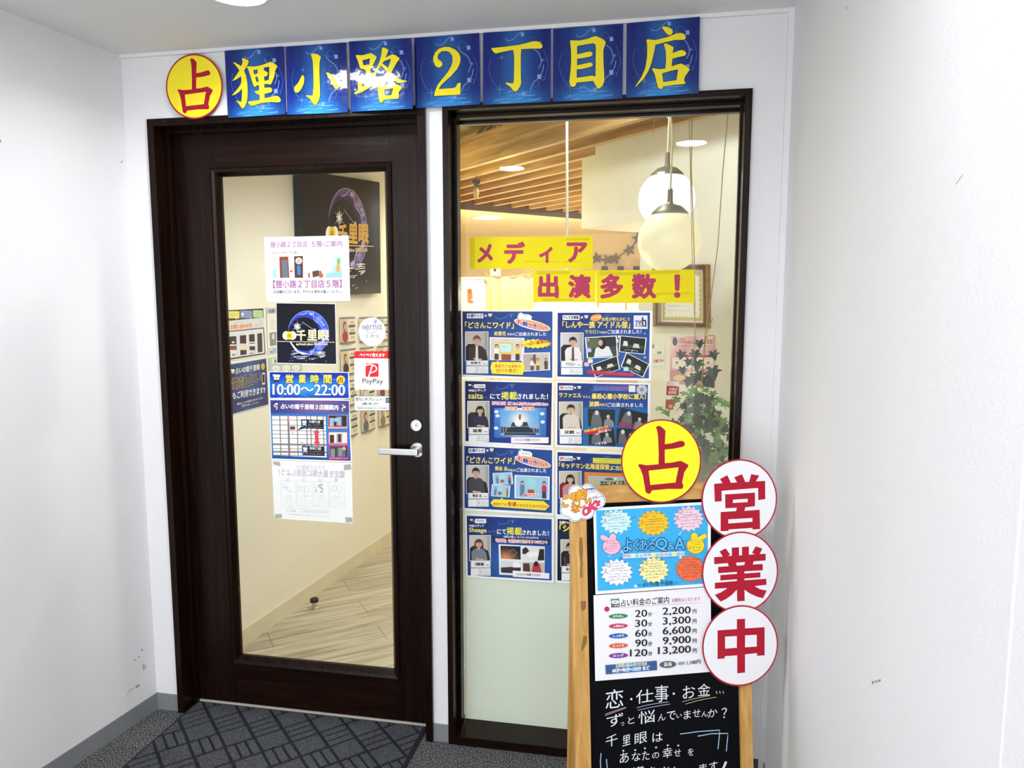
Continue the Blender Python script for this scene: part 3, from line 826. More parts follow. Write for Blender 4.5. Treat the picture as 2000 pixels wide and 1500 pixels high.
def tile(corners, view, gl, label, pl=None):
    p = pl or facade_print(SY, view)
    p.sheet(corners, '#0a1c70', 0.0012)
    p.grad(corners, curtain_blue, 40, 20)
    (ax, ay), (bx, by), (cx, cy), (dx, dy) = corners
    def L(s, t): return (ax + (bx - ax) * s + (dx - ax) * t, ay + (by - ay) * s + (dy - ay) * t)
    hh = dy - ay
    fa = mixc('#2f6cb8', '#8fb8e6', 0.35); fb = '#7f9fd6'; fc = mixc('#1c4ba0', '#6f9ad6', 0.35)
    p.curve([L(.33, .1), L(.36, .13), L(.44, .12), L(.52, .05), L(.57, .02)], hh * .008, fb)
    p.curve([L(.66, .17), L(.72, .25), L(.82, .33), L(.86, .45), L(.82, .55)], hh * .009, fb)
    p.curve([L(.9, .5), L(.86, .63), L(.74, .75), L(.7, .84)], hh * .009, fb)
    p.curve([L(.37, .84), L(.45, .83), L(.55, .9), L(.64, .86)], hh * .008, fb)
    p.curve([L(.12, .35), L(.09, .5), L(.13, .66), L(.22, .78)], hh * .006, fc)
    p.curve([L(.9, .3), L(.96, .5), L(.9, .72)], hh * .005, fc)
    for s, t, z in ((.58, .06, .026), (.83, .2, .03), (.83, .66, .032), (.6, .88, .026)):
        q = L(s, t); r_ = hh * z
        p.poly([(q[0] - r_ * .8, q[1] - r_), (q[0] + r_ * .8, q[1] - r_ * 1.1), (q[0] + r_, q[1] + r_ * .8), (q[0] - r_ * .7, q[1] + r_)], fb)
    for s, t, z in ((.25, .8, .10), (.28, .36, .05), (.88, .43, .045)):
        q = L(s, t)
        p.star(q[0], q[1], hh * z, hh * .004, 4, fb); p.star(q[0], q[1], hh * z * .6, hh * .004, 4, fc, rot=-math.pi / 4)
    for s, t, z in ((.78, .75, .05), (.88, .68, .03), (.74, .15, .05)):
        q = L(s, t); p.ring(q[0], q[1], hh * z, hh * z, hh * .005, fc, 20)
    rnd = random.Random(3)
    for i in range(26):
        s = rnd.uniform(.2, .8); t = rnd.uniform(.84, .985); wv = rnd.uniform(.03, .1)
        p.line([L(s - wv, t), L(s, t + .006), L(s + wv, t - .002)], hh * .004, '#6fb0e8' if i % 2 else '#4a8fd8')
    p.glyph(gl, lambda q: q, YEL, '#0b0c20', 0.0013)
    return p.build('sign_panel', M_GLOSS, label, 'sign', 'blue character panels above the door and window')
tile([(987, 75), (1945, 2), (1978, 1108), (1045, 1168)], V1, G_RI, 'blue glossy sign panel with the yellow character 狸, beside the round yellow sign')
tile([(62, 160), (965, 98), (995, 1150), (82, 1185)], V2, G_KO, 'blue glossy sign panel with the yellow character 小, second from the left')
tile([(1010, 85), (1952, 30), (1972, 1095), (1040, 1140)], V2, G_JI, 'blue glossy sign panel with the yellow character 路, showing a bright light reflection', Print((0.795, SY, 0), Vector((-.10, -1, 0)), Vector((1, -.10, 0)), V2))
tile([(62, 163), (938, 98), (955, 1060), (80, 1112)], V3, G_2, 'blue glossy sign panel with a yellow figure 2, above the post between door and window')
tile([(988, 95), (1902, 38), (1900, 1025), (985, 1068)], V3, G_CHO, 'blue glossy sign panel with the yellow character 丁')
tile([(66, 205), (950, 138), (940, 1080), (62, 1120)], V4, G_ME, 'blue glossy sign panel with the yellow character 目, above the window')
tile([(992, 130), (1917, 48), (1900, 1015), (985, 1072)], V4, G_TEN, 'blue glossy sign panel with the yellow character 店, last at the right end')

def round_sign(P, centre_px, r, loops, fmap, face, ink, label, ring=0.045, lam=0.0025, group=None):
    """printed card disc with a red rim inside a clear laminate edge"""
    c = P.at(*centre_px)
    root = empty('round_sign', P.P0 + P.ux * c[0] + P.uz * c[1] + P.N * 0.0, label, 'sign', group)
    P2 = P
    P2.sheet_m([(c[0] + r * math.cos(a), c[1] + r * math.sin(a)) for a in [2 * math.pi * i / 72 for i in range(72)]], ink, 0.0008)
    P2.lay(); P2.disc_m(c, r * (1 - ring), face, 72)
    P2.glyph(loops, fmap, ink)
    o = P2.build('face', M_STICK, parent=root)
    m = MB()
    pts = []
    seg = 72
    for rr in (r, r + lam):
        pts.append([m.bm.verts.new(P.P0 + P.ux * (c[0] + rr * math.cos(2 * math.pi * i / seg)) + P.uz * (c[1] + rr * math.sin(2 * math.pi * i / seg)) - P.N * 0.0002) for i in range(seg)])
    for i in range(seg): m.bm.faces.new((pts[0][i], pts[0][(i + 1) % seg], pts[1][(i + 1) % seg], pts[1][i]))
    m.build('laminate_edge', M_LAM, root)
    return root
pd = facade_print(SY - 0.001, V1)
round_sign(pd, (492, 660), 0.1015, URANAI, lambda q: q, YEL, RED, 'round yellow sign with the dark red character 占, above the door corner')
# ================================================================ sheets on the door glass
DY = DG - 0.0012
def logo(p, cx, cy, r, bg, outer, inner, line, gold, sub, lift=1.0):
    """crescent emblem with filigree, spark, lantern badges and the name; r in plane metres, cx cy in view units"""
    c = p.at(cx, cy)
    k = (p.at(cx + 100, cy) - c).length / 100       # metres per view unit along x
    kz = (p.at(cx, cy - 100) - c).length / 100
    X = lambda u: cx + u * r / k
    Y = lambda v: cy - v * r / kz
    p.lay(); p.disc_m(c, r * 1.015, line, 72)
    p.lay(); p.disc_m(c, r, outer, 72)
    p.lay(); p.disc_m(c + Vector((-0.16 * r, -0.02 * r)), r * 0.86, inner, 72)
    p.lay(); p.disc_m(c + Vector((-0.21 * r, -0.06 * r)), r * 0.775, bg, 72)
    el = lambda u, v, q, col, w=0.012: p.ring(X(u), Y(v), q * r / k, q * r / kz, w * r / k, col, 22)
    for u, v, q in ((.5, .62, .15), (.82, .1, .11), (.52, -.66, .15), (.74, .36, .07), (.74, -.38, .09), (.16, .86, .07), (.2, -.86, .07)):
        el(u, v, q, line); el(u, v, q * .7, line); el(u, v, q * .4, line)
        for a in range(6):
            t = a * math.pi / 3
            p.line([(X(u), Y(v)), (X(u + q * math.cos(t)), Y(v + q * math.sin(t)))], .01 * r / k, line)
    W = .03 * r / k
    p.curve([(X(-.45), Y(.84)), (X(-.2), Y(.86)), (X(0), Y(1.0))], W, line)
    p.curve([(X(.24), Y(.98)), (X(.3), Y(.6)), (X(.6), Y(.36)), (X(.7), Y(.05))], W, line)
    p.curve([(X(.7), Y(-.4)), (X(.35), Y(-.62)), (X(.25), Y(-.95))], W, line)
    p.curve([(X(-.3), Y(.5)), (X(0), Y(.3)), (X(.3), Y(.12))], W * .6, line)
    for u, v in ((.1, .88), (.66, .47), (.32, .13), (.7, -.45), (.12, -.9)):
        p.poly([(X(u - .05), Y(v + .06)), (X(u + .05), Y(v + .05)), (X(u + .045), Y(v - .05)), (X(u - .04), Y(v - .045))], line)
    p.ell(X(-.55), Y(.28), .16 * r / k, .16 * r / kz, mixc(bg, '#ffffff', .18))
    p.star(X(-.55), Y(.28), .36 * r / kz, .02 * r / kz, 6, mixc(line, '#ffffff', .3), sx=kz / k)
    p.star(X(-.55), Y(.28), .2 * r / kz, .05 * r / kz, 8, '#ffffff', rot=.2, sx=kz / k)
    p.line([(X(-1.55), Y(-.40)), (X(1.3), Y(-.44))], .03 * r / k, gold[1])
    for u, col, q in ((-1.1, '#ffffff', .19), (-.78, '#ffffff', .19), (-.94, '#f6d21e', .18)):
        p.ell(X(u), Y(-.13), q * r / k * .95, q * r / kz * 1.05, col)
    p.text('占', X(-1.02), Y(-.21), X(-.86), Y(-.22), .18 * r / kz, '#5a3a10', .02)
    for ch, u0, u1 in (('千', -.58, -.14), ('里', -.03, .42), ('眼', .5, 1.02)):
        p.text(ch, X(u0), Y(-.34), X(u1), Y(-.36), .46 * r / kz, gold[0], .012, (gold[1], .03))
    p.text('spirituals place SENRIGAN', X(-.6), Y(-.6), X(.95), Y(-.61), .13 * r / kz, sub, .03)
    rnd = random.Random(5)
    for i in range(30):
        u = rnd.uniform(-.75, .75); v = -1.02 - .3 * rnd.random() + abs(u) * .25
        wv = rnd.uniform(.05, .2)
        p.line([(X(u - wv), Y(v)), (X(u + wv), Y(v + .02))], .018 * r / k, '#ffffff' if i % 2 else line)
    for i in range(16):
        u = rnd.uniform(-1, .9); v = -1.1 - .4 * rnd.random()
        p.poly([(X(u), Y(v)), (X(u + .04), Y(v + .02)), (X(u + .03), Y(v - .03))], '#d8d8e8')
    p.poly([(X(-.92), Y(-.42)), (X(-.85), Y(-.42)), (X(-.5), Y(-.85)), (X(.1), Y(-1.0)), (X(-.3), Y(-1.0)), (X(-.62), Y(-.85))], '#ffffff')

def badge(p, x0, y0, x1, y1, simple=False):
    """small shop emblem: white rounded cap over an orange base"""
    w, h = x1 - x0, y1 - y0
    p.poly([(x0, y0 + .05 * h), (x1, y0 + .1 * h), (x1 - .08 * w, y0 + .38 * h), (x0 + .08 * w, y0 + .36 * h)], '#f4f4f4')
    p.ell(x0 + .5 * w, y0 + .55 * h, .36 * w, .22 * h, '#eae3cf', 18)
    p.ell(x0 + .5 * w, y0 + .5 * h, .16 * w, .1 * h, '#e0a63a', 14)
    p.rect(x0 + .18 * w, y0 + .72 * h, x0 + .82 * w, y0 + h, '#3a2c2a' if not simple else '#c98332')

# --- guide to the fifth floor
p = facade_print(DY, (400, 430, 5.0))
p.sheet([(578, 168), (1405, 148), (1420, 788), (603, 795)], '#dcd5e2', 0.0006)
p.text('狸小路２丁目店', 640, 268, 1000, 262, 56, '#96508e', .012)
p.text('５階', 1045, 265, 1142, 262, 60, '#96508e', .015)
p.text('の', 1146, 246, 1172, 246, 24, '#96508e', .02)
p.text('ご案内', 1178, 260, 1340, 256, 56, '#96508e', .012)
p.poly([(645, 285), (1350, 280), (1362, 738), (662, 742)], '#c9c3d0')
p.poly([(642, 282), (1346, 277), (1358, 733), (658, 738)], '#e6e2ea')
p.text('エレベーターで５階へ', 656, 334, 925, 332, 30, '#3c3c40', .01)
p.poly([(660, 355), (960, 350), (964, 564), (668, 565)], '#cfe2ee')
p.poly([(728, 358), (815, 355), (826, 562), (735, 564)], '#8a4328'); p.poly([(752, 392), (806, 390), (812, 562), (758, 563)], '#6b7684')
p.poly([(832, 352), (872, 352), (876, 562), (838, 563)], '#eaf1f7'); p.poly([(872, 352), (958, 350), (960, 563), (878, 563)], '#5a3320')
p.ell(918, 398, 32, 32, '#f2efe6'); p.text('占', 900, 420, 936, 420, 44, '#35271c', .02)
p.poly([(902, 445), (934, 444), (936, 535), (904, 535)], '#2a7fc6'); p.rect(833, 490, 856, 508, '#c23040')
p.micro(760, 400, 806, 14, '#2f3238', 7, 1.6); p.poly([(664, 480), (700, 480), (706, 560), (668, 563)], '#9fcfd2')
p.poly([(1002, 350), (1332, 347), (1340, 562), (1010, 563)], '#d9e4ea')
p.poly([(1168, 348), (1255, 347), (1250, 540), (1180, 562)], '#eef3f5'); p.poly([(1110, 352), (1165, 350), (1168, 545), (1118, 480)], '#f7f8f8')
p.poly([(1248, 360), (1330, 356), (1336, 520), (1252, 520)], '#9fd0ea'); p.poly([(1258, 380), (1318, 378), (1320, 440), (1260, 440)], '#e8f6fb')
p.poly([(1180, 520), (1338, 500), (1340, 561), (1180, 562)], '#8fbfe0'); p.poly([(1290, 400), (1318, 395), (1320, 500), (1284, 505)], '#c9984c'); p.poly([(1286, 380), (1324, 376), (1320, 425), (1290, 425)], '#6fae62')
p.poly([(1050, 500), (1112, 488), (1116, 545), (1056, 560)], '#57402f'); p.poly([(1008, 515), (1026, 512), (1030, 562), (1012, 562)], '#b0604e'); p.poly([(1112, 495), (1134, 490), (1160, 540), (1150, 562), (1118, 562)], '#b0604e')
p.text('【狸小路２丁目店５階】', 668, 664, 1336, 658, 76, '#98508e', .012)
p.text('の店舗がございます。そちらも是非お越しください。', 674, 716, 1338, 712, 32, '#4a4a50', .008)
p.build('notice_sheet', M_STICK, 'white notice sheet with pink lettering pointing to the fifth floor, on the door glass', 'notice')

# --- black emblem sheet
p = facade_print(DY, (550, 590, 1385 / 120))
p.sheet([(-128, 12), (1212, 32), (1245, 1412), (-108, 1382)], '#e9e9ea', 0.0006)
p.grad([(-116, 26), (1202, 44), (1232, 1396), (-98, 1368)], lambda s, t: mixc('#07080f', '#10142a', t * .8), 6, 6)
logo(p, 608, 690, (p.at(1064, 690) - p.at(608, 690)).length, '#07080f', '#3b55d2', '#2a3aa8', '#aab8ff', ('#f6eec2', '#d9cfa0'), '#e8e8ee')
p.build('emblem_sheet', M_STICK, 'black square sheet with a blue crescent emblem and cream lettering, on the door glass', 'poster')

# --- opening hours
VH = (420, 700, 2000 / 440)
p = facade_print(DY, VH)
p.sheet([(478, 116), (1188, 122), (1196, 358), (482, 356)], '#f2f4f8', 0.0006)
p.grad([(484, 122), (1180, 128), (1188, 352), (488, 350)], lambda s, t: mixc(mixc('#0a23a0', '#1460c8', math.exp(-((t - .55) / .3) ** 2)), '#39b6ee', math.exp(-((s - .45) / .3) ** 2) * math.exp(-((t - .6) / .28) ** 2) * .7), 24, 12)
p.curve([(940, 130), (990, 170), (1120, 200)], 3, '#7fb8f0'); p.curve([(560, 350), (700, 300), (830, 345)], 3, '#6fa8f0')
badge(p, 512, 138, 580, 210)
for ch, a, b, y in (('営', 628, 694, 218), ('業', 744, 805, 219), ('時', 850, 920, 220), ('間', 966, 1034, 221)):
    p.text(ch, a, y, b, y, 74, '#f4e34a', .03, ('#0a1d78', .05))
p.ell(1117, 190, 38, 38, '#f4dc2a'); p.text('占', 1092, 214, 1140, 214, 50, '#8a3018', .03)
p.text('10:00〜22:00', 514, 322, 1152, 330, 96, '#ffffff', .008, ('#0c2fae', .05), hb=.035)
p.build('hours_notice', M_STICK, 'blue opening hours notice reading 10:00〜22:00 on the door glass', 'notice')

# --- three shops map
p = facade_print(DY, VH)
p.sheet([(484, 360), (1192, 366), (1216, 920), (500, 900)], '#f2f4f6', 0.0006)
p.grad([(490, 370), (1186, 376), (1206, 910), (506, 888)], lambda s, t: mixc(mixc('#2a3a9a', '#2a7cc6', min(1, t * 3)), '#17337f', max(0, t - .75) * 3), 8, 20)
p.grad([(493, 372), (1188, 378), (1192, 480), (496, 488)], lambda s, t: mixc('#3a3f86', '#7a5a92', math.exp(-((s - .6) / .3) ** 2)), 16, 3)
p.curve([(540, 400), (525, 425), (550, 430), (545, 455)], 9, '#e6d7a0'); p.curve([(1130, 410), (1150, 430), (1128, 445), (1135, 470)], 9, '#e6d7a0'); p.ell(1150, 432, 12, 10, '#e6d7a0', 14); p.ell(548, 405, 10, 10, '#f2ecd6', 14)
p.text('占いの館千里眼３店舗案内', 586, 446, 1094, 458, 44, '#ffffff', .03)
p.poly([(506, 508), (982, 510), (992, 880), (518, 860)], '#fafafa')
for yy in (508, 545, 590, 640, 672, 708, 762, 800, 828, 858):
    p.line([(506 + (yy - 508) * .033, yy), (984 + (yy - 508) * .025, yy + 6)], 6 if yy not in (828, 762) else 16, '#8a8380')
for xx in (575, 650, 728, 812, 848, 906, 960):
    p.line([(xx, 508), (xx + 10, 866)], 9 if xx != 650 else 17, '#7d7674')
p.line([(652, 508), (656, 560)], 12, '#e08a9a')
for x, y in ((515, 516), (596, 590), (665, 530), (520, 705), (590, 730), (745, 742), (600, 850), (690, 840)):
    p.micro(x, y - 5, x + 44, 9, '#6a6a72', 1)
p.rect(666, 602, 712, 632, '#7a3a3a'); p.star(690, 656, 9, 4, 5, '#d23a50'); p.star(772, 745, 9, 4, 5, '#d23a50')
def callout(x0, y0, x1, y1, tip, t1):
    p.poly([tip, (x0 + 8, y1 - 18), (x0 + 40, y1 - 2)], '#1d1a20'); p.poly([(x0, y0), (x1, y0 + 6), (x1 + 4, y1 + 8), (x0 + 4, y1)], '#1d1a20')
    p.rect(x0 + 8, y0 + 8, x0 + 52, y1 - 8, '#4a86c8'); badge(p, x0 + 12, y0 + 10, x0 + 48, y1 - 10)
    p.text(t1, x0 + 70, y0 + 32, x0 + 170, y0 + 36, 24, '#ffffff', .02)
    p.micro(x0 + 64, y0 + 46, x1 - 10, 11, '#dddddd', 2, 2.0)
callout(764, 540, 962, 620, (728, 640), '大通り店')
callout(772, 776, 968, 858, (790, 756), '狸小路２丁目店')
p.poly([(900, 632), (935, 662), (918, 662), (922, 740), (940, 740), (908, 772), (872, 738), (890, 738), (886, 660), (868, 660)], '#d8455a')
for (x0, y0, x1, y1, a, b, fr) in ((1004, 502, 1176, 624, '#2b2b36', '#a9b6c2', '#e89a90'), (1006, 652, 1180, 772, '#e9e4de', '#4a362c', '#d0498a'), (1014, 776, 1186, 896, '#46413f', '#8b8f96', '#d0498a')):
    p.rect(x0, y0, x1, y1, fr); p.rect(x0 + 6, y0 + 4, x1 - 6, y1 - 20, a)
    w = x1 - x0
    p.rect(x0 + .08 * w, y0 + 26, x0 + .3 * w, y1 - 22, b); p.rect(x0 + .42 * w, y0 + 14, x0 + .72 * w, y1 - 24, mixc(a, b, .45)); p.rect(x0 + .5 * w, y0 + 20, x0 + .66 * w, y1 - 30, b)
    p.micro(x0 + 10, y1 - 14, x1 - 10, 8, '#ffffff', 1)
p.ell(1075, 545, 18, 18, '#9fc0d6'); p.ell(1146, 802, 16, 16, '#e6d9a0'); p.text('占', 1136, 813, 1156, 813, 20, '#403018', .02); p.rect(1140, 826, 1156, 872, '#2a7fc6'); p.rect(1060, 596, 1120, 606, '#a83a58')
p.build('map_poster', M_STICK, 'blue poster with a street map and three shop photos below the opening hours', 'poster')

# --- sheet seen from its blank side, held by tape
p = facade_print(DY, VH)
root = empty('reversed_sheet', U(613, 960, DY), 'white sheet taped at its corners on the door glass, its print showing through reversed', 'paper')
p.sheet([(504, 906), (1214, 930), (1224, 1466), (526, 1420)], '#eef0ec', 0.0004)
p.text('クチコミ投稿で！', 720, 984, 980, 992, 40, '#cdbfcc', .015, None, True)
p.text('鑑定を最大限に活用しよう！', 566, 1040, 1150, 1062, 62, '#c9b4c4', .02, None, True)
for i, x0 in enumerate((582, 726, 872, 1014)):
    q = [(x0, 1085 + i * 3), (x0 + 132, 1088 + i * 3), (x0 + 140, 1318 + i * 4), (x0 + 8, 1305 + i * 4)]
    p.line(q + [q[0]], 3, '#cfd1d4')
    p.ring(x0 + 62, 1080, 20, 20, 3, '#cfc8ce', 18); p.text(str(4 - i), x0 + 54, 1090, x0 + 70, 1090, 20, '#c2bcc4', 0, None, True)
    p.micro(x0 + 30, 1215, x0 + 110, 16, '#b9babd', 2, 1.6); p.micro(x0 + 22, 1268, x0 + 126, 11, '#cccdd0', 3, 1.7)
p.ring(1056, 1150, 26, 28, 3, '#bfc0c2'); p.line([(1056, 1150), (1056, 1132)], 3, '#bfc0c2'); p.line([(1056, 1150), (1044, 1154)], 3, '#bfc0c2'); p.ring(1108, 1160, 22, 40, 3, '#c6c7c9')
p.text('?', 918, 1192, 962, 1192, 78, '#b9babc', .02, None, True); p.ring(900, 1136, 16, 16, 3, '#c4c5c7', 16); p.rect(888, 1160, 908, 1190, '#cfd0d2')
p.line([(738, 1140), (764, 1134), (790, 1142), (790, 1184), (764, 1178), (738, 1184), (738, 1140)], 3, '#bbbcbe'); p.line([(764, 1134), (764, 1178)], 3, '#bbbcbe'); p.line([(800, 1132), (832, 1132), (832, 1192), (800, 1192), (800, 1132)], 3, '#bbbcbe')
p.line([(606, 1110), (614, 1126), (632, 1126), (618, 1138), (624, 1154), (608, 1144), (596, 1152)], 3, '#c2c3c5'); p.curve([(620, 1150), (650, 1140), (640, 1165), (690, 1190)], 3, '#bbbcbe')
q = [(640, 1328), (1018, 1352), (1020, 1404), (642, 1382)]
p.line(q + [q[0]], 3, '#cfd1d4'); p.text('ありのまま自由に　無料！', 650, 1362, 1006, 1376, 18, '#c0c1c4', 0, None, True); p.micro(664, 1376, 1010, 11, '#c9cacd', 1, slope=.06)
p.build('sheet', M_PAPER, parent=root)
for q in ([(514, 914), (574, 918), (578, 956), (516, 942)], [(1142, 944), (1204, 938), (1208, 984), (1144, 992)], [(530, 1384), (590, 1380), (594, 1414), (532, 1422)], [(1156, 1408), (1216, 1412), (1220, 1452), (1160, 1456)]):
    m = MB()
    P0, NN = Vector((0, DY - 0.0022, 0)), FN
    m.poly([on_plane(420 + x / VH[2], 700 + y / VH[2], P0, NN) for x, y in q]).build('tape_piece', M_TAPE, root)

# --- stickers by the handle
VS = (640, 580, 5.0)
p = facade_print(DY, VS)
c = p.at(433, 340); r_ = 0.0478
p.sheet_m([(c[0] + r_ * math.cos(a), c[1] + r_ * math.sin(a)) for a in [2 * math.pi * i / 60 for i in range(60)]], '#f4f3f7', 0.0004)
p.text('vernis', 333, 322, 528, 318, 66, '#6c6d84', .004)
p.curve([(395, 270), (372, 290), (376, 330), (430, 355), (488, 322)], 4, '#6c6d84'); p.curve([(383, 250), (398, 240), (414, 246)], 4, '#6c6d84'); p.curve([(412, 228), (420, 224), (427, 230)], 3, '#6c6d84')
p.ell(466, 240, 13, 24, '#9a92d6', rot=.5); p.line([(458, 262), (474, 222)], 3, '#c9c4ee')
p.micro(396, 326, 470, 7, '#9a9aa6', 1)
for ch, a in (('提', 366), ('携', 418), ('店', 468)): p.text(ch, a, 402, a + 34, 402, 36, '#7c7d92', 0)
p.micro(378, 414, 488, 7, '#c6c6cc', 1)
p.build('round_sticker', M_STICK, 'white round sticker with thin grey lettering, near the top of the handle side glass', 'sticker')
p = facade_print(DY, VS)
def rr_pts(x0, y0, x1, y1, r):
    out = []
    for cx, cy, a0 in ((x1 - r, y0 + r, -90), (x1 - r, y1 - r, 0), (x0 + r, y1 - r, 90), (x0 + r, y0 + r, 180)):
        out += [(cx + r * math.cos(R(a0 + 18 * k)), cy + r * math.sin(R(a0 + 18 * k))) for k in range(6)]
    return out
p.sheet(rr_pts(260, 530, 613, 906, 18), '#f5f5f6', 0.0004)
tp = [q for q in rr_pts(260, 530, 613, 906, 18) if q[1] < 600]
p.poly([(260, 598)] + sorted([q for q in tp if q[0] < 430], key=lambda q: -q[1]) + sorted([q for q in tp if q[0] >= 430], key=lambda q: q[1]) + [(613, 602)], '#e0202c')
p.text('ペイペイ使えます', 310, 582, 558, 586, 34, '#ffffff', .03)
p.poly(rr_pts(370, 648, 497, 780, 13), '#e0202c')
p.curve([(371, 668), (420, 660), (470, 680), (474, 715), (440, 735), (404, 742)], 11, '#f5f5f6'); p.line([(436, 668), (400, 780)], 13, '#f5f5f6')
p.text('PayPay', 340, 856, 540, 860, 60, '#2a2a2c', .006)
p.build('payment_sticker', M_STICK, 'white sticker with red top band and a red square mark', 'sticker')
p = facade_print(DY, VS)
p.sheet([(256, 964), (662, 966), (664, 1112), (260, 1112)], '#3c3c40', 0.0004)
p.poly([(260, 968), (660, 970), (661, 1108), (263, 1108)], '#f4f4f4')
p.text('受付', 272, 1016, 330, 1016, 36, '#3a3a3e', .02); p.text('は', 333, 1014, 352, 1014, 20, '#3a3a3e', .02); p.text('タブレット', 360, 1014, 532, 1016, 32, '#3a3a3e', .02); p.text('で', 540, 1012, 556, 1012, 16, '#3a3a3e', .02)
p.text('お願い致します', 334, 1054, 494, 1054, 24, '#3a3a3e', .02); p.line([(272, 1068), (650, 1068)], 2, '#9a9a9e')
p.text('ご予約済の方は待合スペースでお待ちください', 276, 1096, 654, 1098, 20, '#4a4a4e', .01)
p.rect(566, 984, 600, 1034, '#2e2e32'); p.rect(572, 992, 596, 1026, '#8a8f94'); p.rect(602, 984, 646, 1034, '#2a2a2e'); p.rect(606, 990, 642, 1016, '#eaeaea'); p.rect(606, 1016, 642, 1026, '#d83a6a')
p.micro(612, 1042, 652, 10, '#4a4a4e', 1)
p.build('tablet_notice', M_STICK, 'narrow white notice about tablet reception, lowest by the handle stile', 'notice')

# ================================================================ things on the shop's left wall (seen through the door)
WN = Vector((SD.y, -SD.x, 0)).normalized()
def wall_print(view, off=0.003): return Print(S0 + WN * off, WN, SD, view)
VA = (430, 590, 1304 / 200)
p = wall_print(VA)
p.sheet([(50, 100), (560, 70), (588, 680), (88, 752)], '#eeeae0', 0.0006)
p.poly([(60, 106), (550, 80), (552, 195), (64, 244)], '#3a3840')
for a, b, col, o in ((74, 246, '#e6da7a', 0), (256, 410, '#8d9ad0', -6), (420, 542, '#b5dca8', -12)):
    p.rrect(a, 116 + o, b, 208 + o, 10, col); p.poly([(a + 115, 206 + o), (a + 145, 206 + o), (a + 135, 222 + o)], col); p.micro(a + 34, 146 + o, b - 14, 14, '#4a4a52', 2, 1.6, -.03)
p.ell(286, 156, 14, 20, '#f4f4f4', 18)
p.poly([(64, 246), (552, 196), (556, 322), (76, 372)], '#d6d8de')
p.micro(170, 262, 310, 10, '#5a5a62', 1, slope=-.08); p.rect(490, 234, 532, 306, '#d0d2d6'); p.micro(444, 292, 486, 9, '#5a5a62', 2, slope=-.08)
p.text('お問い合わせ先', 134, 348, 402, 322, 56, '#e8863a', .04, ('#f6c79a', .03))
p.poly([(76, 374), (556, 322), (578, 662), (98, 738)], '#3a3848'); p.poly([(92, 384), (546, 336), (566, 648), (112, 716)], '#dfe1ea')
for i, (a, b, y0, y1) in enumerate(((116, 204, 440, 690), (248, 328, 426, 678), (366, 436, 414, 662), (470, 530, 402, 644))):
    p.micro(a + 8, y0 - 30, b, 9, '#6a6a72', 1, slope=-.1)
    p.poly([(a, y0), (b, y0 - 8), (b + 8, y1 - 12), (a + 8, y1)], '#352c34')
    if i == 0: p.rect(a + 6, 540, b, 556, '#f2f2f2'); p.rect(a + 6, 560, b + 2, 605, '#8a4a4a'); p.rect(a + 8, 610, b + 4, 690, '#e9e6de'); p.rect(150, 660, 188, 684, '#5a8ac6'); p.ell(165, 512, 20, 14, '#d8d8d8', 14)
    if i == 1: p.rect(a + 4, 528, b + 4, 610, '#ead9bf')
    if i == 2: p.rect(a + 2, 505, b + 3, 520, '#e6e6ea'); p.rect(a + 3, 530, b + 4, 562, '#e6e6ea'); p.rect(a + 6, 612, b + 6, 650, '#d9d3cf')
    if i == 3: p.micro(a + 8, 420, b - 4, 8, '#6a626a', 14, 1.9)
p.build('poster', M_PAPER, 'white contact guide poster with four phone screens, top one at the left wall inside', 'poster', 'posters on the wall behind the door')
p = wall_print(VA)
p.sheet([(92, 790), (592, 708), (622, 1308), (128, 1440)], '#dfe0e2', 0.0006)
p.grad([(98, 800), (586, 718), (614, 1302), (134, 1430)], lambda s, t: mixc('#27356e', '#41609f', math.exp(-((s - .5) / .3) ** 2) * .8), 16, 8)
badge(p, 136, 850, 186, 932)
p.text('占いの館千里眼', 196, 916, 504, 860, 76, '#f2f0e6', .02); p.ell(545, 820, 22, 40, '#f1d24a'); p.text('占', 532, 846, 558, 842, 52, '#5a3a10', .02)
p.text('電話占い', 150, 1122, 520, 1020, 150, '#2b2a3a', .02, ('#e8cf96', .025))
p.rect(534, 900, 570, 1050, '#e9e9ec'); p.rect(538, 920, 566, 1028, '#20232c')
p.text('もご利用できます!!', 160, 1240, 572, 1156, 90, '#eef0f4', .02)
p.ell(372, 1272, 195, 62, '#2b3870', rot=-.16)
p.text('電話占いはお時間が合わない方は', 214, 1316, 540, 1232, 30, '#e2e4ea', .01); p.text('是非お試しください', 274, 1340, 494, 1290, 30, '#e2e4ea', .01)
p.build('poster', M_PAPER, 'blue telephone fortune telling poster under the white contact guide poster inside', 'poster', 'posters on the wall behind the door')
p = wall_print(VA)
p.sheet([(590, 66), (980, 40), (1010, 610), (612, 676)], '#ecece6', 0.0006)
p.poly([(596, 82), (978, 56), (980, 124), (598, 150)], '#a9bad0'); p.text('札幌テレビ', 624, 140, 760, 130, 44, '#3a4252', .02)
p.micro(640, 230, 960, 20, '#9aa0a8', 4, 1.6, -.06); p.poly([(624, 392), (720, 380), (728, 548), (636, 562)], '#8d9094'); p.ell(676, 440, 16, 40, '#e4ded6', 18)
p.poly([(622, 590), (1004, 530), (1008, 602), (626, 664)], '#a9bdd2'); badge(p, 640, 594, 668, 640)
p.build('poster', M_PAPER, 'pale blue and white poster half hidden behind the black emblem sheet', 'poster', 'posters on the wall behind the door')
p = wall_print(VA)
p.sheet([(620, 712), (1036, 640), (1062, 1150), (644, 1260)], '#b9cdc6', 0.0006)
p.poly([(660, 722), (730, 710), (734, 776), (664, 790)], '#d7e2dc'); p.text('鑑定', 692, 776, 730, 768, 44, '#3c4a4c', .02)
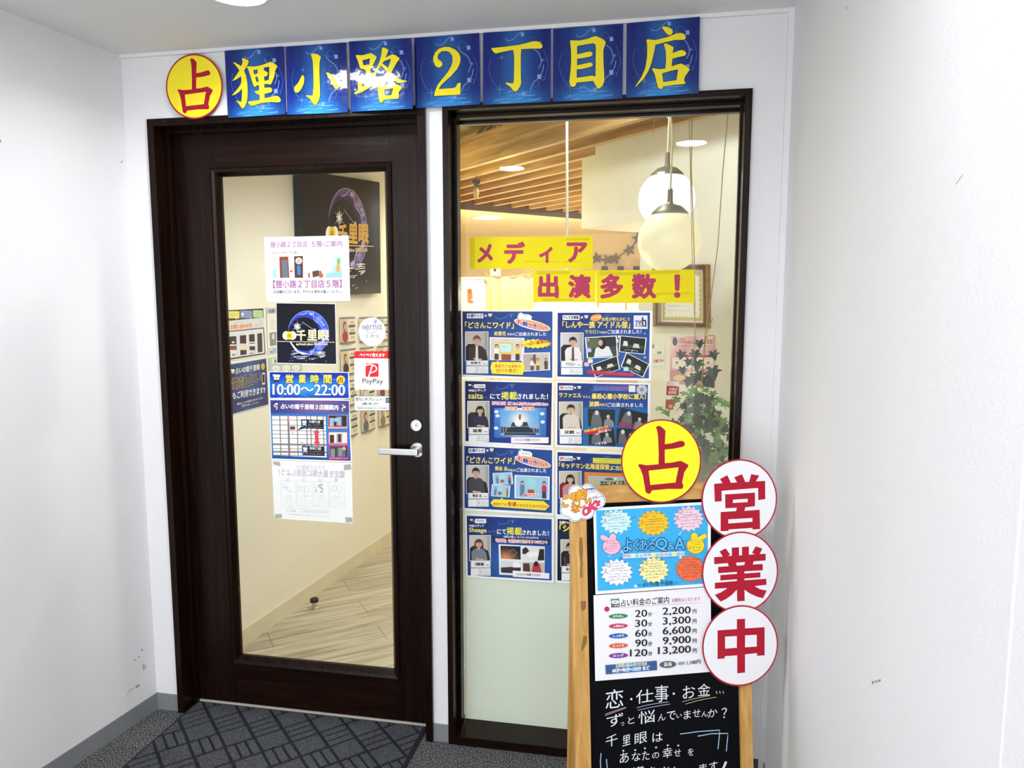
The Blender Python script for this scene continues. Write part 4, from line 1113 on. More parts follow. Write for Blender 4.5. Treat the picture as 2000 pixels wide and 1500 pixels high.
for x, y in ((712, 846), (842, 842), (966, 838)):
    p.ell(x, y, 46, 40, '#f1efe8', 20); p.ell(x - 26, y - 8, 24, 26, '#f1efe8', 16); p.ell(x + 26, y - 8, 24, 26, '#f1efe8', 16); p.micro(x - 30, y - 4, x + 36, 12, '#a04a5a', 2, 1.5, -.05)
p.build('poster', M_PAPER, 'pale green poster with white clouds showing between emblem sheet and opening hours', 'poster', 'posters on the wall behind the door')

# --- large dark canvas with the same emblem
VC = (400, 300, 4.6875)
a0 = wall_print(VC, 0.045)
root = empty('wall_art', S0 + SD * 1.35 + Vector((0, 0, 1.51)), 'large dark canvas with purple crescent emblem and gold lettering on the wall inside', 'picture')
cor = [a0.at(880, 148), a0.at(1600, 262), a0.at(1612, 1278), a0.at(912, 1318)]
m = MB()
fr = [a0._w(q) - WN * 0.0005 for q in cor]; bk = [v - WN * 0.042 for v in fr]
vf = [m.bm.verts.new(v) for v in fr]; vb = [m.bm.verts.new(v) for v in bk]
m.bm.faces.new(vf); m.bm.faces.new(vb[::-1])
for i in range(4): m.bm.faces.new((vf[i], vf[(i + 1) % 4], vb[(i + 1) % 4], vb[i]))
m.build('stretcher', mat('black_canvas_edge', '#100c0a', 0.4), root)
a0.sheet_m(cor, '#0d0907', 0.0003)
a0.lay()
lg = a0.at(1322, 690)
logo(a0, 1322, 690, (a0.at(1322, 320) - lg).length * .98, '#0d0907', '#6a5aa0', '#3a2d63', '#d9c3e0', ('#f0b02a', '#f4d48a'), '#f0d9c0')
M_CANV = print_mat('glossy_canvas', 0.2, 0.05, 9.0); M_CANV.node_tree.nodes['Principled BSDF'].inputs['Specular IOR Level'].default_value = 0.18
a0.build('canvas', M_CANV, parent=root)

# --- rows of reader profile cards
tops = ['#b5304a', '#8a2f3a', '#3c3c44', '#c23a44', '#2f3340', '#6a4a8a', '#d9cfc0', '#30343c', '#4a6a8a', '#e0dcd6', '#7a3a5a', '#3a3a3c', '#34383e', '#5a6a72', '#8a7a5a', '#2e2e36']
cw = {'#b5304a': 'crimson', '#8a2f3a': 'maroon', '#3c3c44': 'charcoal', '#c23a44': 'red', '#2f3340': 'navy', '#6a4a8a': 'purple', '#d9cfc0': 'beige', '#30343c': 'slate black', '#4a6a8a': 'blue', '#e0dcd6': 'white', '#7a3a5a': 'plum', '#3a3a3c': 'black', '#34383e': 'dark grey', '#5a6a72': 'grey', '#8a7a5a': 'khaki', '#2e2e36': 'ink black'}
rows_ = ['top', 'second', 'third', 'bottom']
for j in range(4):
    for i in range(4):
        y0 = 1.275 + .212 * i; z1 = 1.395 - .170 * j - .004 * i
        p = Print(S0 + WN * 0.004, WN, SD, (0, 0, 1))
        base = Vector((y0, z1)); W_, H_ = .165, .142
        def q(s, t):
            return base + Vector((s * W_, -t * H_))
        def bulge(s): return 0.010 * math.sin(math.pi * min(1, s * 1.0)) * (1 if s < .5 else .8)
        n = 10
        vs = [p.P0 + SD * q(k / n, t)[0] + up * q(k / n, t)[1] + WN * (0.002 + bulge(k / n) * (0.4 + 0.6 * t)) for t in (0, 1) for k in range(n + 1)]
        def W3(s, t, d):
            f_ = s * n; k = min(n - 1, int(f_)); u = f_ - k
            A_ = vs[k] * (1 - u) + vs[k + 1] * u; B_ = vs[n + 1 + k] * (1 - u) + vs[n + 2 + k] * u
            return A_ * (1 - t) + B_ * t + WN * d
        def patch(s0, t0, s1, t1, col):
            p.k += 1; d = p.k * 0.0001; b = len(p.v); m_ = 10
            for t in (t0, t1):
                for k in range(m_ + 1): p.v.append(W3(s0 + (s1 - s0) * k / m_, t, d))
            for k in range(m_): p.f.append((b + k, b + m_ + 1 + k, b + m_ + 2 + k, b + k + 1)); p.c.append([C(col)] * 4)
        def blob(s, t, rs, rt, col):
            p.k += 1; d = p.k * 0.00045; b = len(p.v)
            for k in range(16): p.v.append(W3(max(.02, min(.98, s + rs * math.cos(k * math.pi / 8))), max(.02, min(.98, t + rt * math.sin(k * math.pi / 8))), d))
            p.f.append(tuple(b + k for k in range(16))); p.c.append([C(col)] * 16)
        patch(0, 0, 1, 1, '#e9e0c6'); patch(0, 0, 1, .08, '#77808a'); patch(0, .92, 1, 1, '#77808a'); patch(.035, .1, .46, .9, '#d8c7a2' if (i + j) % 2 else '#cbb9a0')
        blob(.25, .34, .075, .17, '#2a2020'); blob(.25, .36, .055, .12, '#dbb697'); blob(.25, .72, .14, .21, tops[(4 * j + i)])
        patch(.52, .30, .98, .40, '#3d5a76'); patch(.52, .58, .98, .67, '#3d5a76')
        for t in (.18, .22, .47, .52, .74, .80): patch(.6, t, .9, t + .016, '#5a564c')
        p.build('profile_card', M_PAPER, 'small profile card, %s row, place %d from the left, portrait in %s' % (rows_[j], i + 1, cw[tops[4 * j + i]]), 'card', 'profile cards on the wall behind the door')
# --- door stop on the shop floor
dst = empty('door_stop', Vector((0.165, 0.936, 0)), 'small steel door stop with black rubber cap on the wooden floor inside', 'door stop')
MB().lathe([(0.017, 0.0), (0.017, 0.004), (0.0125, 0.006), (0.0125, 0.034)], dst.location, up, 24).build('post', M_STEEL, dst)
MB().lathe([(0.013, 0.034), (0.020, 0.034), (0.0205, 0.046), (0.017, 0.050), (0.0, 0.051)], dst.location, up, 24).build('rubber_cap', M_RUBBER, dst)
# ================================================================ sheets on the window glass
WY = WG - 0.0012
W1, W2 = (890, 600, 5.0), (890, 860, 5.0)
GRP = 'blue media posters on the window'
def media_bg(s, t):
    k = mixc('#16296c', '#2a5cae', .5 * s + .4 * math.exp(-((t - .7) / .35) ** 2))
    return mixc(k, '#2f74b8', .45 * math.exp(-((s - .5) / .25) ** 2 - ((t - .75) / .3) ** 2))
def media_bg2(s, t):
    k = mixc('#081652', '#1a3f98', .8 * math.exp(-((s - .55) / .35) ** 2))
    return mixc(k, '#050d38', .6 * (1 - t) * (1 - s))
def media_bg3(s, t): return mixc('#0a1024', '#1c2a58', .6 * math.exp(-((t - .3) / .2) ** 2))
def media(view, paper, blue, bgf=media_bg):
    p = facade_print(WY, view)
    p.sheet(paper, '#f3f4f6', 0.0005)
    p.grad(blue, bgf, 16, 12)
    (ax, ay), (bx, by), (cx, cy), (dx, dy) = blue
    L = lambda s, t: (ax + (bx - ax) * s + (dx - ax) * t, ay + (by - ay) * s + (dy - ay) * t)
    c = '#5a7fbe'
    p.curve([L(.36, .08), L(.4, .12), L(.46, .1), L(.52, .04), L(.58, .04)], 4, c); p.curve([L(.25, .3), L(.35, .15), L(.5, .1), L(.62, .2), L(.68, .4)], 2.5, '#3f64a8')
    q = L(.54, .07); p.poly([(q[0] - 10, q[1] - 12), (q[0] + 10, q[1] - 9), (q[0] + 8, q[1] + 12), (q[0] - 8, q[1] + 10)], c)
    p.ring(*L(.67, .2), 34, 34, 2.5, '#3f64a8', 20); p.star(*L(.27, .78), 46, 3, 6, '#3f64a8')
    return p
def portrait(p, x0, y0, x1, y1, hair, top, wall='#cfc8bc', skin='#d9b296', longhair=False, chair='#1d1d20', border=5, face=(.5, .32), sleeve=None, fs=1.0):
    w, h = x1 - x0, y1 - y0
    p.rect(x0 - border, y0 - border, x1 + border, y1 + border, '#f2f1ee')
    p.grad([(x0, y0), (x1, y0), (x1, y1), (x0, y1)], lambda s, t: mixc(wall, '#9a948c', .5 * s), 6, 3)
    p.rect(x0 + .86 * w, y0, x1, y1, mixc(wall, '#6a6460', .5))
    fx, fy = x0 + face[0] * w, y0 + face[1] * h
    fw, fh_ = .145 * w * fs, .125 * h * fs
    p.poly([(x0, y0 + .52 * h), (x0 + .12 * w, y0 + .42 * h), (x0 + .5 * w, y0 + .42 * h), (x0 + .9 * w, y0 + .62 * h), (x1, y1), (x0, y1)], chair)
    if longhair:
        p.poly([(fx - fw * 1.35, fy - fh_ * .5), (fx - fw * .8, fy - fh_ * 1.3), (fx, fy - fh_ * 1.55), (fx + fw * .8, fy - fh_ * 1.3), (fx + fw * 1.35, fy - fh_ * .4), (fx + fw * 1.6, fy + fh_ * 2.3), (fx - fw * 1.6, fy + fh_ * 2.3)], hair)
    else:
        p.ell(fx, fy - fh_ * .28, fw * 1.22, fh_ * 1.22, hair, 24)
    sh = fy + fh_ * 1.35
    p.poly([(fx - .34 * w, y1), (fx - .36 * w, sh + .16 * h), (fx - .27 * w, sh + .05 * h), (fx - .09 * w, sh), (fx + .09 * w, sh), (fx + .27 * w, sh + .05 * h), (fx + .37 * w, sh + .2 * h), (min(fx + .42 * w, x1), y1)], top)
    p.poly([(fx - .065 * w, fy + fh_ * .6), (fx + .065 * w, fy + fh_ * .6), (fx + .075 * w, sh + .03 * h), (fx, sh + .06 * h), (fx - .075 * w, sh + .03 * h)], mixc(skin, '#8a6248', .25))
    p.ell(fx, fy, fw, fh_, skin, 26)
    p.poly([(fx - fw * 1.02, fy - fh_ * .1), (fx - fw * .95, fy - fh_ * .8), (fx, fy - fh_ * 1.16), (fx + fw * .95, fy - fh_ * .8), (fx + fw * 1.02, fy - fh_ * .1), (fx + fw * .7, fy - fh_ * .52), (fx - fw * .1, fy - fh_ * .45), (fx - fw * .75, fy - fh_ * .5)], hair)
    for u in (-.42, .42):
        p.ell(fx + fw * u, fy - fh_ * .02, fw * .2, fh_ * .07, '#2c1d18', 10); p.line([(fx + fw * (u - .25), fy - fh_ * .22), (fx + fw * (u + .25), fy - fh_ * .24)], fh_ * .09, hair)
    p.line([(fx, fy + fh_ * .1), (fx + fw * .08, fy + fh_ * .32)], fw * .09, mixc(skin, '#7a4a34', .45))
    p.curve([(fx - fw * .38, fy + fh_ * .5), (fx, fy + fh_ * .64), (fx + fw * .4, fy + fh_ * .48)], fh_ * .12, '#a8453f')
    p.ell(fx - .05 * w, y1 - .06 * h, .11 * w, .035 * h, skin, 14); p.ell(fx + .14 * w, y1 - .04 * h, .1 * w, .032 * h, skin, 14)
    if sleeve: p.poly([(fx - .04 * w, sh + .04 * h), (fx + .05 * w, sh + .04 * h), (fx + .07 * w, y1), (fx - .06 * w, y1)], sleeve)
def nameplate(p, x0, y0, x1, y1, name, x2y):
    h = y1 - y0
    p.rect(x0, y0, x1, y1, '#f4f3f0'); p.line([(x0 + 14, y0 + 5), (x0 + 5, y0 + 5), (x0 + 5, y1 - 6), (x0 + 14, y1 - 6)], 3, '#50525a'); p.line([(x1 - 14, y0 + 7), (x1 - 5, y0 + 7), (x1 - 5, y1 - 4), (x1 - 14, y1 - 4)], 3, '#50525a')
    p.text(name, x0 + (x1 - x0) * .22, y1 - h * .28, x0 + (x1 - x0) * .66, y1 - h * .25, h * .52, '#26262c', .03); p.text('先生', x0 + (x1 - x0) * .76, y1 - h * .28, x0 + (x1 - x0) * .92, y1 - h * .27, h * .24, '#3a3a40', .02)
    p.rect(x0 + 2, y1 + 6, x1, y1 + x2y, '#f4f4f4')
    for k, s in enumerate(('プロフィールページ', 'ご予約・クチコミは', 'QRコードからどうぞ')):
        p.text(s, x0 + (x1 - x0) * .40, y1 + 6 + x2y * (.30 + .26 * k), x1 - 8, y1 + 6 + x2y * (.31 + .26 * k), x2y * .16, '#4a4a52', .02)
def tv_head(p, x, y, s='札幌テレビ', w=150, col='#3a4a78'):
    p.rect(x, y - 44, x + w + 10, y + 2, '#f1f1f4'); p.text(s, x + 8, y - 8, x + w, y - 8, 30, col, .04)
    p.text('×', x + w + 22, y - 12, x + w + 44, y - 12, 22, '#f4f4f4', .05); badge(p, x + w + 56, y - 46, x + w + 96, y)
def oekaki(p, dx, dy):
    E = lambda x, y: (x + dx, y + dy)
    p.poly([E(600, 100), E(610, 60), E(640, 52), E(660, 66), E(720, 72), E(745, 92), E(740, 120), E(690, 118), E(620, 112)], '#eef3f4'); p.curve([E(612, 98), E(608, 70), E(632, 62)], 8, '#2f8a86'); p.micro(642 + dx, 72 + dy, 730 + dx, 30, '#9aa6a6', 1, slope=.1)
    p.ell(*E(748, 172), 182, 46, '#f2ede4', 36, rot=.24); p.ell(*E(748, 172), 172, 38, '#f0a85a', 36, rot=.24)
    for ch, a, b, ya, yb, col in (('お', 602, 650, 160, 170, '#d8304a'), ('絵', 654, 706, 178, 190, '#2a4aa8'), ('か', 710, 752, 196, 206, '#d8304a'), ('き', 752, 792, 202, 212, '#8a3aa0'), ('で', 794, 820, 204, 210, '#d8304a'), ('す', 820, 844, 208, 214, '#c8552a'), ('よ', 844, 866, 212, 217, '#d8304a'), ('!', 872, 886, 214, 218, '#d8304a')):
        p.text(ch, a + dx, ya + dy, b + dx, yb + dy, 46 if ch in 'お絵かき' else 30, col, .05, ('#ffffff', .06))
def yes_pic(p, q, a, b, c):
    p.poly(q, '#f0f0f0')
    m = (sum(x for x, y in q) / 4, sum(y for x, y in q) / 4)
    S = lambda k: [(m[0] + (x - m[0]) * k, m[1] + (y - m[1]) * k) for x, y in q]
    p.poly(S(.92), a)
    I = lambda s, t: (q[0][0] + (q[1][0] - q[0][0]) * s + (q[3][0] - q[0][0]) * t, q[0][1] + (q[1][1] - q[0][1]) * s + (q[3][1] - q[0][1]) * t)
    return I
def person(p, I, s, t0, t1, hair, top, legs):
    """tiny standing figure inside an inset photo: s centre, t0 head top, t1 feet"""
    d = t1 - t0; ww = .055
    p.poly([I(s - ww, t0 + .55 * d), I(s + ww, t0 + .55 * d), I(s + ww * 1.1, t1), I(s - ww * 1.1, t1)], legs)
    p.poly([I(s - ww * 1.3, t0 + .6 * d), I(s - ww, t0 + .25 * d), I(s + ww, t0 + .25 * d), I(s + ww * 1.3, t0 + .6 * d)], top)
    c = I(s, t0 + .12 * d); e = I(s + ww * .9, t0 + .12 * d); f_ = I(s, t0 + .26 * d)
    rx = abs(e[0] - c[0]); ry = abs(f_[1] - c[1])
    p.ell(c[0], c[1], rx, ry, hair, 14); p.ell(c[0], c[1] + ry * .2, rx * .7, ry * .7, '#d9b296', 14)

# A ---------------------------------------------------------------------------
p = media(W1, [(60, 34), (968, 32), (966, 712), (64, 680)], [(68, 42), (945, 42), (943, 690), (71, 657)])
tv_head(p, 110, 106); p.text('「どさんこワイド」', 92, 206, 566, 208, 64, '#f3e06a', .03, ('#1a2f6a', .03)); oekaki(p, 0, 0)
p.text('結愛花', 378, 276, 492, 278, 40, '#f0e070', .02); p.text('先生が', 506, 274, 578, 275, 22, '#f4f0d0', .02); p.text('ご出演されました', 582, 280, 884, 280, 36, '#f4f4f4', .02)
portrait(p, 98, 242, 316, 520, '#7a4f38', '#3a2a26', '#cfc4b8', sleeve='#e9e4dc', face=(.5, .3)); nameplate(p, 102, 520, 320, 568, '結愛花', 78)
I = yes_pic(p, [(332, 292), (674, 300), (668, 522), (332, 516)], '#d8cdbd', 0, 0)
p.poly([I(.25, .2), I(.66, .22), I(.66, .72), I(.25, .7)], '#d9c84a'); p.poly([I(.3, .26), I(.62, .28), I(.62, .64), I(.3, .62)], '#bfe0e4'); p.micro(*I(.36, .34), I(.54, 0)[0], 22, '#5a7a86', 1); p.poly([I(.34, .72), I(.62, .73), I(.61, .99), I(.34, .99)], '#9a4a2a'); p.micro(*I(.33, .08), I(.6, 0)[0], 18, '#c84a4a', 1)
person(p, I, .2, .3, .98, '#2a2020', '#f0ece6', '#4a3a36'); person(p, I, .8, .28, .98, '#3a2420', '#e8d04a', '#4a3030')
p.burst(780, 356, 165, 48, 18, '#f4e03a', .25, '#c84a28'); p.text('ボードでの', 640, 388, 724, 372, 26, '#c23a30', .02); p.text('占い結果は！', 726, 372, 910, 348, 42, '#c23a30', .03)
I = yes_pic(p, [(646, 446), (922, 440), (924, 614), (650, 628)], '#c9c1b8', 0, 0)
p.poly([I(.06, .1), I(.42, .08), I(.42, .95), I(.06, .95)], '#b7a7a0'); p.poly([I(.4, .1), I(.5, .1), I(.5, .6), I(.4, .6)], '#6a5348'); person(p, I, .36, .3, .95, '#2a2424', '#e6e0dc', '#5a5050'); person(p, I, .56, .3, .95, '#3a2420', '#ead24a', '#7a5a50'); person(p, I, .85, .3, .9, '#3a2a2a', '#6a3a3a', '#4a4a4a')
p.poly([(356, 534), (660, 536), (676, 590), (656, 660), (356, 648), (342, 588)], '#f5e23c'); p.poly([(400, 536), (414, 516), (424, 536)], '#f5e23c')
p.text('番組内では最新の', 384, 588, 638, 592, 32, '#c8432e', .01); p.text('流行を鑑定！', 394, 636, 612, 638, 38, '#c8432e', .01)
p.build('media_poster', M_PAPER, 'blue poster in the top row with brown suited portrait and yellow burst, at the left', 'poster', GRP)
# B
p = media(W1, [(982, 34), (1920, 34), (1908, 718), (980, 706)], [(996, 55), (1898, 53), (1886, 695), (993, 677)])
tv_head(p, 1044, 122, 'テレビ北海道', 155, '#26262a')
p.ell(1370, 104, 52, 34, '#f0a040', 24, rot=-.15); p.ell(1400, 92, 26, 24, '#f0a040', 16); p.ell(1340, 112, 26, 22, '#f0a040', 16); p.text('アイドルの', 1326, 116, 1418, 104, 24, '#fff0d8', .02)
p.text('本性が明らかに ?!', 1424, 138, 1698, 134, 38, '#f3e06a', .02, ('#1a2f6a', .03)); p.text('「しんや一族 アイドル部」', 1044, 202, 1702, 206, 66, '#f3e06a', .03, ('#1a2f6a', .03))
p.rect(1738, 80, 1874, 212, '#e9e9f2'); p.text('TV', 1754, 172, 1812, 172, 40, '#2a5ab0', .06); p.text('h', 1820, 172, 1860, 172, 72, '#26363a', .04); p.line([(1800, 120), (1800, 172)], 5, '#3a8a4a'); p.text('テレビ北海道', 1750, 192, 1864, 192, 18, '#26262a', .05)
p.text('マカロン', 1262, 256, 1408, 258, 36, '#f0e070', .02); p.text('先生が', 1414, 256, 1478, 256, 22, '#f4f0d0', .02); p.text('ご出演されました！', 1484, 260, 1812, 258, 40, '#f4f4f4', .02)
portrait(p, 1028, 252, 1244, 524, '#1f1a1c', '#ece4e0', '#d4d2cc', face=(.54, .32), sleeve='#5a5350'); nameplate(p, 1028, 528, 1240, 586, 'マカロン', 72)
I = yes_pic(p, [(1262, 294), (1574, 276), (1586, 488), (1282, 500)], '#3a4a3c', 0, 0)
p.poly([I(.04, .1), I(.5, .08), I(.5, .5), I(.04, .55)], '#5a6a48'); p.poly([I(.5, .08), I(.96, .06), I(.96, .5), I(.5, .5)], '#2a2e30'); p.poly([I(.22, .96), I(.3, .55), I(.5, .42), I(.72, .5), I(.82, .95)], '#e6e6e4'); p.ell(*I(.52, .32), 42, 60, '#2a1d1c', 22); p.ell(*I(.47, .3), 22, 30, '#d6ae98', 18)
for q in ([(1604, 276), (1866, 300), (1848, 462), (1592, 436)], [(1664, 440), (1892, 556), (1832, 688), (1612, 580)], [(1322, 562), (1582, 470), (1606, 606), (1362, 686)]):
    I = yes_pic(p, q, '#1f211f', 0, 0)
    p.poly([I(.08, .5), I(.92, .5), I(.92, .72), I(.08, .7)], '#3a4a36'); p.poly([I(.55, .4), I(.72, .42), I(.76, .66), I(.5, .66)], '#d8d4d0'); p.poly([I(.16, .3), I(.3, .32), I(.32, .6), I(.14, .6)], '#e0dedc'); p.micro(*I(.2, .78), I(.8, .8)[0], 22, '#e6e6e0', 1, slope=(q[1][1] - q[0][1]) / (q[1][0] - q[0][0]))
for x, y, col in ((1302, 418, '#b9a9e0'), (1316, 524, '#f0dcb0'), (1280, 556, '#f0a0b0'), (1664, 602, '#a9d8cc')):
    p.ell(x, y - 8, 26, 14, col, 18); p.ell(x, y + 10, 26, 12, mixc(col, '#ffffff', .2), 18); p.rect(x - 22, y - 1, x + 22, y + 4, '#f6f2ea')
p.star(1296, 320, 20, 8, 5, '#e890b0'); p.star(1588, 460, 18, 8, 5, '#e890b0'); p.star(1848, 490, 16, 6, 5, '#f0d870'); p.star(1846, 258, 9, 4, 5, '#f4f4f4'); p.rect(1584, 275, 1598, 300, '#f0f0ee'); p.rect(1576, 312, 1592, 344, '#f0e27a')
p.poly([(1284, 620), (1510, 640), (1740, 650), (1740, 676), (1290, 650)], '#c23050'); p.text('アイドルさんの中に人気スター性があるのは誰？', 1300, 630, 1738, 668, 24, '#e84a5a', .03)
p.build('media_poster', M_PAPER, 'blue poster with a white square logo and four tilted white edged photos', 'poster', GRP)
# C
p = media(W1, [(76, 706), (960, 724), (950, 1372), (80, 1336)], [(92, 722), (940, 740), (930, 1348), (96, 1308)], media_bg2)
badge(p, 122, 750, 156, 778); p.text('×', 162, 778, 176, 778, 14, '#e0e0ea', .05); p.rect(180, 752, 290, 790, '#f1f1f4'); p.ring(204, 770, 12, 12, 3, '#b06a6a', 16); p.text('saita', 222, 780, 280, 780, 22, '#8a8a90', .02)
p.text('WEBメディア', 124, 826, 296, 826, 28, '#f4f4f4', .03); p.text('saita', 124, 892, 268, 894, 54, '#f3e06a', .03); p.micro(276, 876, 324, 12, '#9ab0d8', 1); p.text('にて', 338, 894, 434, 894, 46, '#f4f4f4', .03); p.text('掲載', 444, 902, 598, 902, 76, '#f3ea4a', .018); p.text('されました！', 602, 896, 900, 898, 50, '#f4f4f4', .03)
portrait(p, 118, 920, 326, 1172, '#17141a', '#2a2a44', '#ddd8c4', longhair=True, face=(.58, .36), chair='#26262c'); nameplate(p, 126, 1174, 326, 1240, '綸喬', 74)
p.grad([(376, 986), (886, 980), (884, 1262), (378, 1274)], lambda s, t: mixc(mixc('#2a7ac8', '#d4ecf6', math.exp(-((s - .5) / .25) ** 2)), '#1c5ca8', t * .6), 14, 8)
p.grad([(436, 1004), (812, 1004), (818, 1246), (444, 1250)], lambda s, t: mixc(mixc('#5aa8dc', '#fdf6ec', math.exp(-((s - .5) / .22) ** 2 - ((t - .4) / .3) ** 2)), '#e9c79a', .5 * max(0, t - .3)), 16, 12)
for x, y in ((400, 1020), (410, 1060), (846, 1040), (850, 1120), (396, 1180)): p.ell(x, y, 22, 16, '#dceaf4', 16)
for i, x in enumerate((444, 470, 496, 516, 716, 740, 768, 792)): p.rect(x, 1165 + (i * 37 % 34), x + 20, 1228, '#4a3a3c')
p.poly([(552, 1124), (698, 1120), (712, 1164), (538, 1166)], '#2b3a48'); p.poly([(538, 1166), (712, 1164), (792, 1248), (468, 1246)], '#222e3a'); p.line([(538, 1166), (712, 1164)], 5, '#8aa6b8'); p.line([(486, 1226), (776, 1228)], 5, '#7a96aa')
p.poly([(618, 1054), (628, 1042), (640, 1054), (638, 1080), (632, 1120), (622, 1120), (616, 1080)], '#8a5a4a'); p.ell(616, 1130, 40, 34, '#f6efe6', 20)
p.text('【手相鑑定】第二の人生があるのか知りたい', 358, 952, 902, 964, 32, '#d83a7a', .02, ('#ffffff', .08)); p.text('家庭運・健康運', 486, 1004, 764, 1006, 34, '#e8904a', .03, ('#ffffff', .08))
p.rect(538, 1266, 912, 1330, '#8a4aa0'); p.rect(543, 1270, 907, 1326, '#f6f4f6'); p.text('こちらから閲覧できます', 568, 1306, 820, 1308, 24, '#6a5a6a', .02)
p.build('media_poster', M_PAPER, 'deep blue poster with a figure on a glowing stairway', 'poster', GRP)
# D
p = media(W1, [(976, 722), (1902, 742), (1894, 1396), (972, 1366)], [(995, 738), (1878, 758), (1870, 1374), (991, 1345)])
p.rect(1010, 766, 1146, 808, '#f2f2f4'); p.rrect(1020, 774, 1054, 796, 6, '#d8303a'); p.poly([(1032, 779), (1044, 785), (1032, 791)], '#ffffff'); p.text('YouTube', 1060, 796, 1138, 796, 20, '#3a3a3e', .03); p.text('×', 1154, 796, 1176, 796, 20, '#f4f4f4', .05); badge(p, 1188, 768, 1226, 808)
p.grad([(1340, 756), (1770, 766), (1770, 822), (1340, 812)], lambda s, t: mixc('#2a5aa0', '#7a4aa0', s), 8, 2); p.micro(1350, 778, 1680, 12, '#d8d4e8', 2, 1.7, .02); p.rect(1690, 764, 1754, 828, '#e6e6ea'); p.ell(1818, 806, 54, 54, '#c9cdd2', 30); p.ring(1818, 806, 50, 50, 4, '#5a626a', 30); p.star(1818, 806, 34, 14, 6, '#8a939a')
p.text('ラファエル', 1010, 880, 1228, 884, 42, '#f3e06a', .03); p.text('さんと', 1244, 884, 1314, 886, 22, '#f4e8a0', .02); p.text('最恐心霊小学校に潜入！', 1330, 894, 1856, 900, 52, '#f3e06a', .04, ('#182a5e', .03))
p.text('波麟', 1304, 968, 1400, 970, 50, '#f3e06a', .03); p.text('先生が', 1404, 964, 1476, 966, 26, '#f4e8a0', .02); p.text('ご出演されました', 1480, 972, 1830, 976, 40, '#f4f4f4', .02)
p.poly([(1250, 980), (1870, 985), (1868, 1360), (1240, 1350)], '#1f6aa6'); 
portrait(p, 1014, 926, 1236, 1188, '#2a2320', '#d6d0c0', '#d2cbb0', face=(.5, .27), chair='#1f2022'); nameplate(p, 1014, 1188, 1230, 1254, '波麟', 78)
for q in ([(1290, 990), (1556, 1000), (1552, 1164), (1296, 1160)], [(1610, 980), (1878, 1040), (1860, 1200), (1580, 1150)], [(1300, 1200), (1540, 1180), (1562, 1350), (1300, 1340)], [(1570, 1180), (1760, 1190), (1760, 1330), (1570, 1330)]):
    p.poly(q, '#2a2a2c')
    I = lambda s, t, q=q: (q[0][0] + (q[1][0] - q[0][0]) * s + (q[3][0] - q[0][0]) * t, q[0][1] + (q[1][1] - q[0][1]) * s + (q[3][1] - q[0][1]) * t)
    p.poly([I(.1, 1), I(.12, .6), I(.2, .2), I(.32, .06), I(.42, .2), I(.5, .7), I(.5, 1)], '#6a6c70'); p.ell(*I(.33, .22), 18, 22, '#d9dbdc', 18)
    p.poly([I(.56, 1), I(.6, .62), I(.75, .5), I(.92, .66), I(.95, 1)], '#8a8c90'); p.ell(*I(.74, .42), 16, 20, '#c4c4c4', 18)
p.poly([(1256, 1204), (1490, 1160), (1500, 1190), (1400, 1230), (1256, 1244)], '#c8283a'); p.text('本当に心霊スポットの', 1256, 1224, 1486, 1178, 28, '#f2e04a', .04); p.text('恐れ潜入！', 1392, 1232, 1520, 1206, 28, '#f0d8d8', .04); p.text('いますね', 1366, 1344, 1474, 1336, 26, '#f0f0f0', .03); p.text('中傷します', 1596, 1160, 1750, 1180, 40, '#c83a5a', .04, ('#2a1020', .04))
p.build('media_poster', M_PAPER, 'blue poster with four grey night photos, half behind the yellow round sign', 'poster', GRP)
# E
p = media(W2, [(70, 38), (962, 82), (960, 736), (72, 684)], [(85, 55), (942, 97), (940, 710), (87, 660)])
tv_head(p, 126, 122); p.text('「どさんこワイド」', 108, 222, 578, 232, 64, '#f3e06a', .03, ('#1a2f6a', .03)); oekaki(p, 4, 36)
p.text('頼金 巫', 386, 292, 506, 298, 42, '#f0e070', .02); p.text('先生が', 510, 300, 588, 304, 24, '#f4f0d0', .02); p.text('ご出演されました', 594, 306, 886, 314, 38, '#f4f4f4', .02)
portrait(p, 108, 244, 322, 516, '#2a1f1c', '#43454a', '#d8d3c8', face=(.42, .26)); nameplate(p, 122, 512, 324, 568, '頼金 巫', 78)
for q in ([(362, 318), (552, 310), (566, 424), (370, 434)], [(356, 426), (536, 440), (526, 556), (346, 542)], [(576, 336), (920, 352), (916, 578), (576, 562)]):
    I = yes_pic(p, q, '#9cc9e2', 0, 0)
    p.poly([I(.36, .1), I(.62, .12), I(.6, .56), I(.36, .52)], '#b6d8b0'); p.poly([I(.38, .14), I(.6, .16), I(.58, .5), I(.38, .48)], '#9fd8e8')
    person(p, I, .22, .25, .9, '#2a2a30', '#6a7ea0', '#6a7ea0'); person(p, I, .84, .22, .96, '#3a2028', '#c8304a', '#3a4048')
    p.poly([I(.38, .6), I(.56, .6), I(.55, .82), I(.38, .82)], '#b04a38')
p.curve([(490, 480), (496, 530), (484, 548)], 10, '#cfd84a'); p.ell(736, 530, 84, 16, '#f2dfa0', 24); p.text('お絵かきですよ!', 656, 544, 802, 544, 24, '#d8304a', .05, ('#ffffff', .08))
p.poly([(372, 572), (860, 590), (920, 640), (876, 682), (370, 644), (342, 608)], '#f5e23c'); p.poly([(440, 574), (452, 556), (466, 576)], '#f5e23c')
p.text('番組内では', 368, 630, 500, 636, 26, '#d8532e', .02); p.text('金運', 508, 636, 594, 642, 42, '#d8432e', .03); p.text('があがる生活の方位を！', 598, 644, 904, 660, 28, '#d8532e', .02)
p.build('media_poster', M_PAPER, 'blue poster with smiling grey clad portrait, light blue photos and long yellow banner', 'poster', GRP)
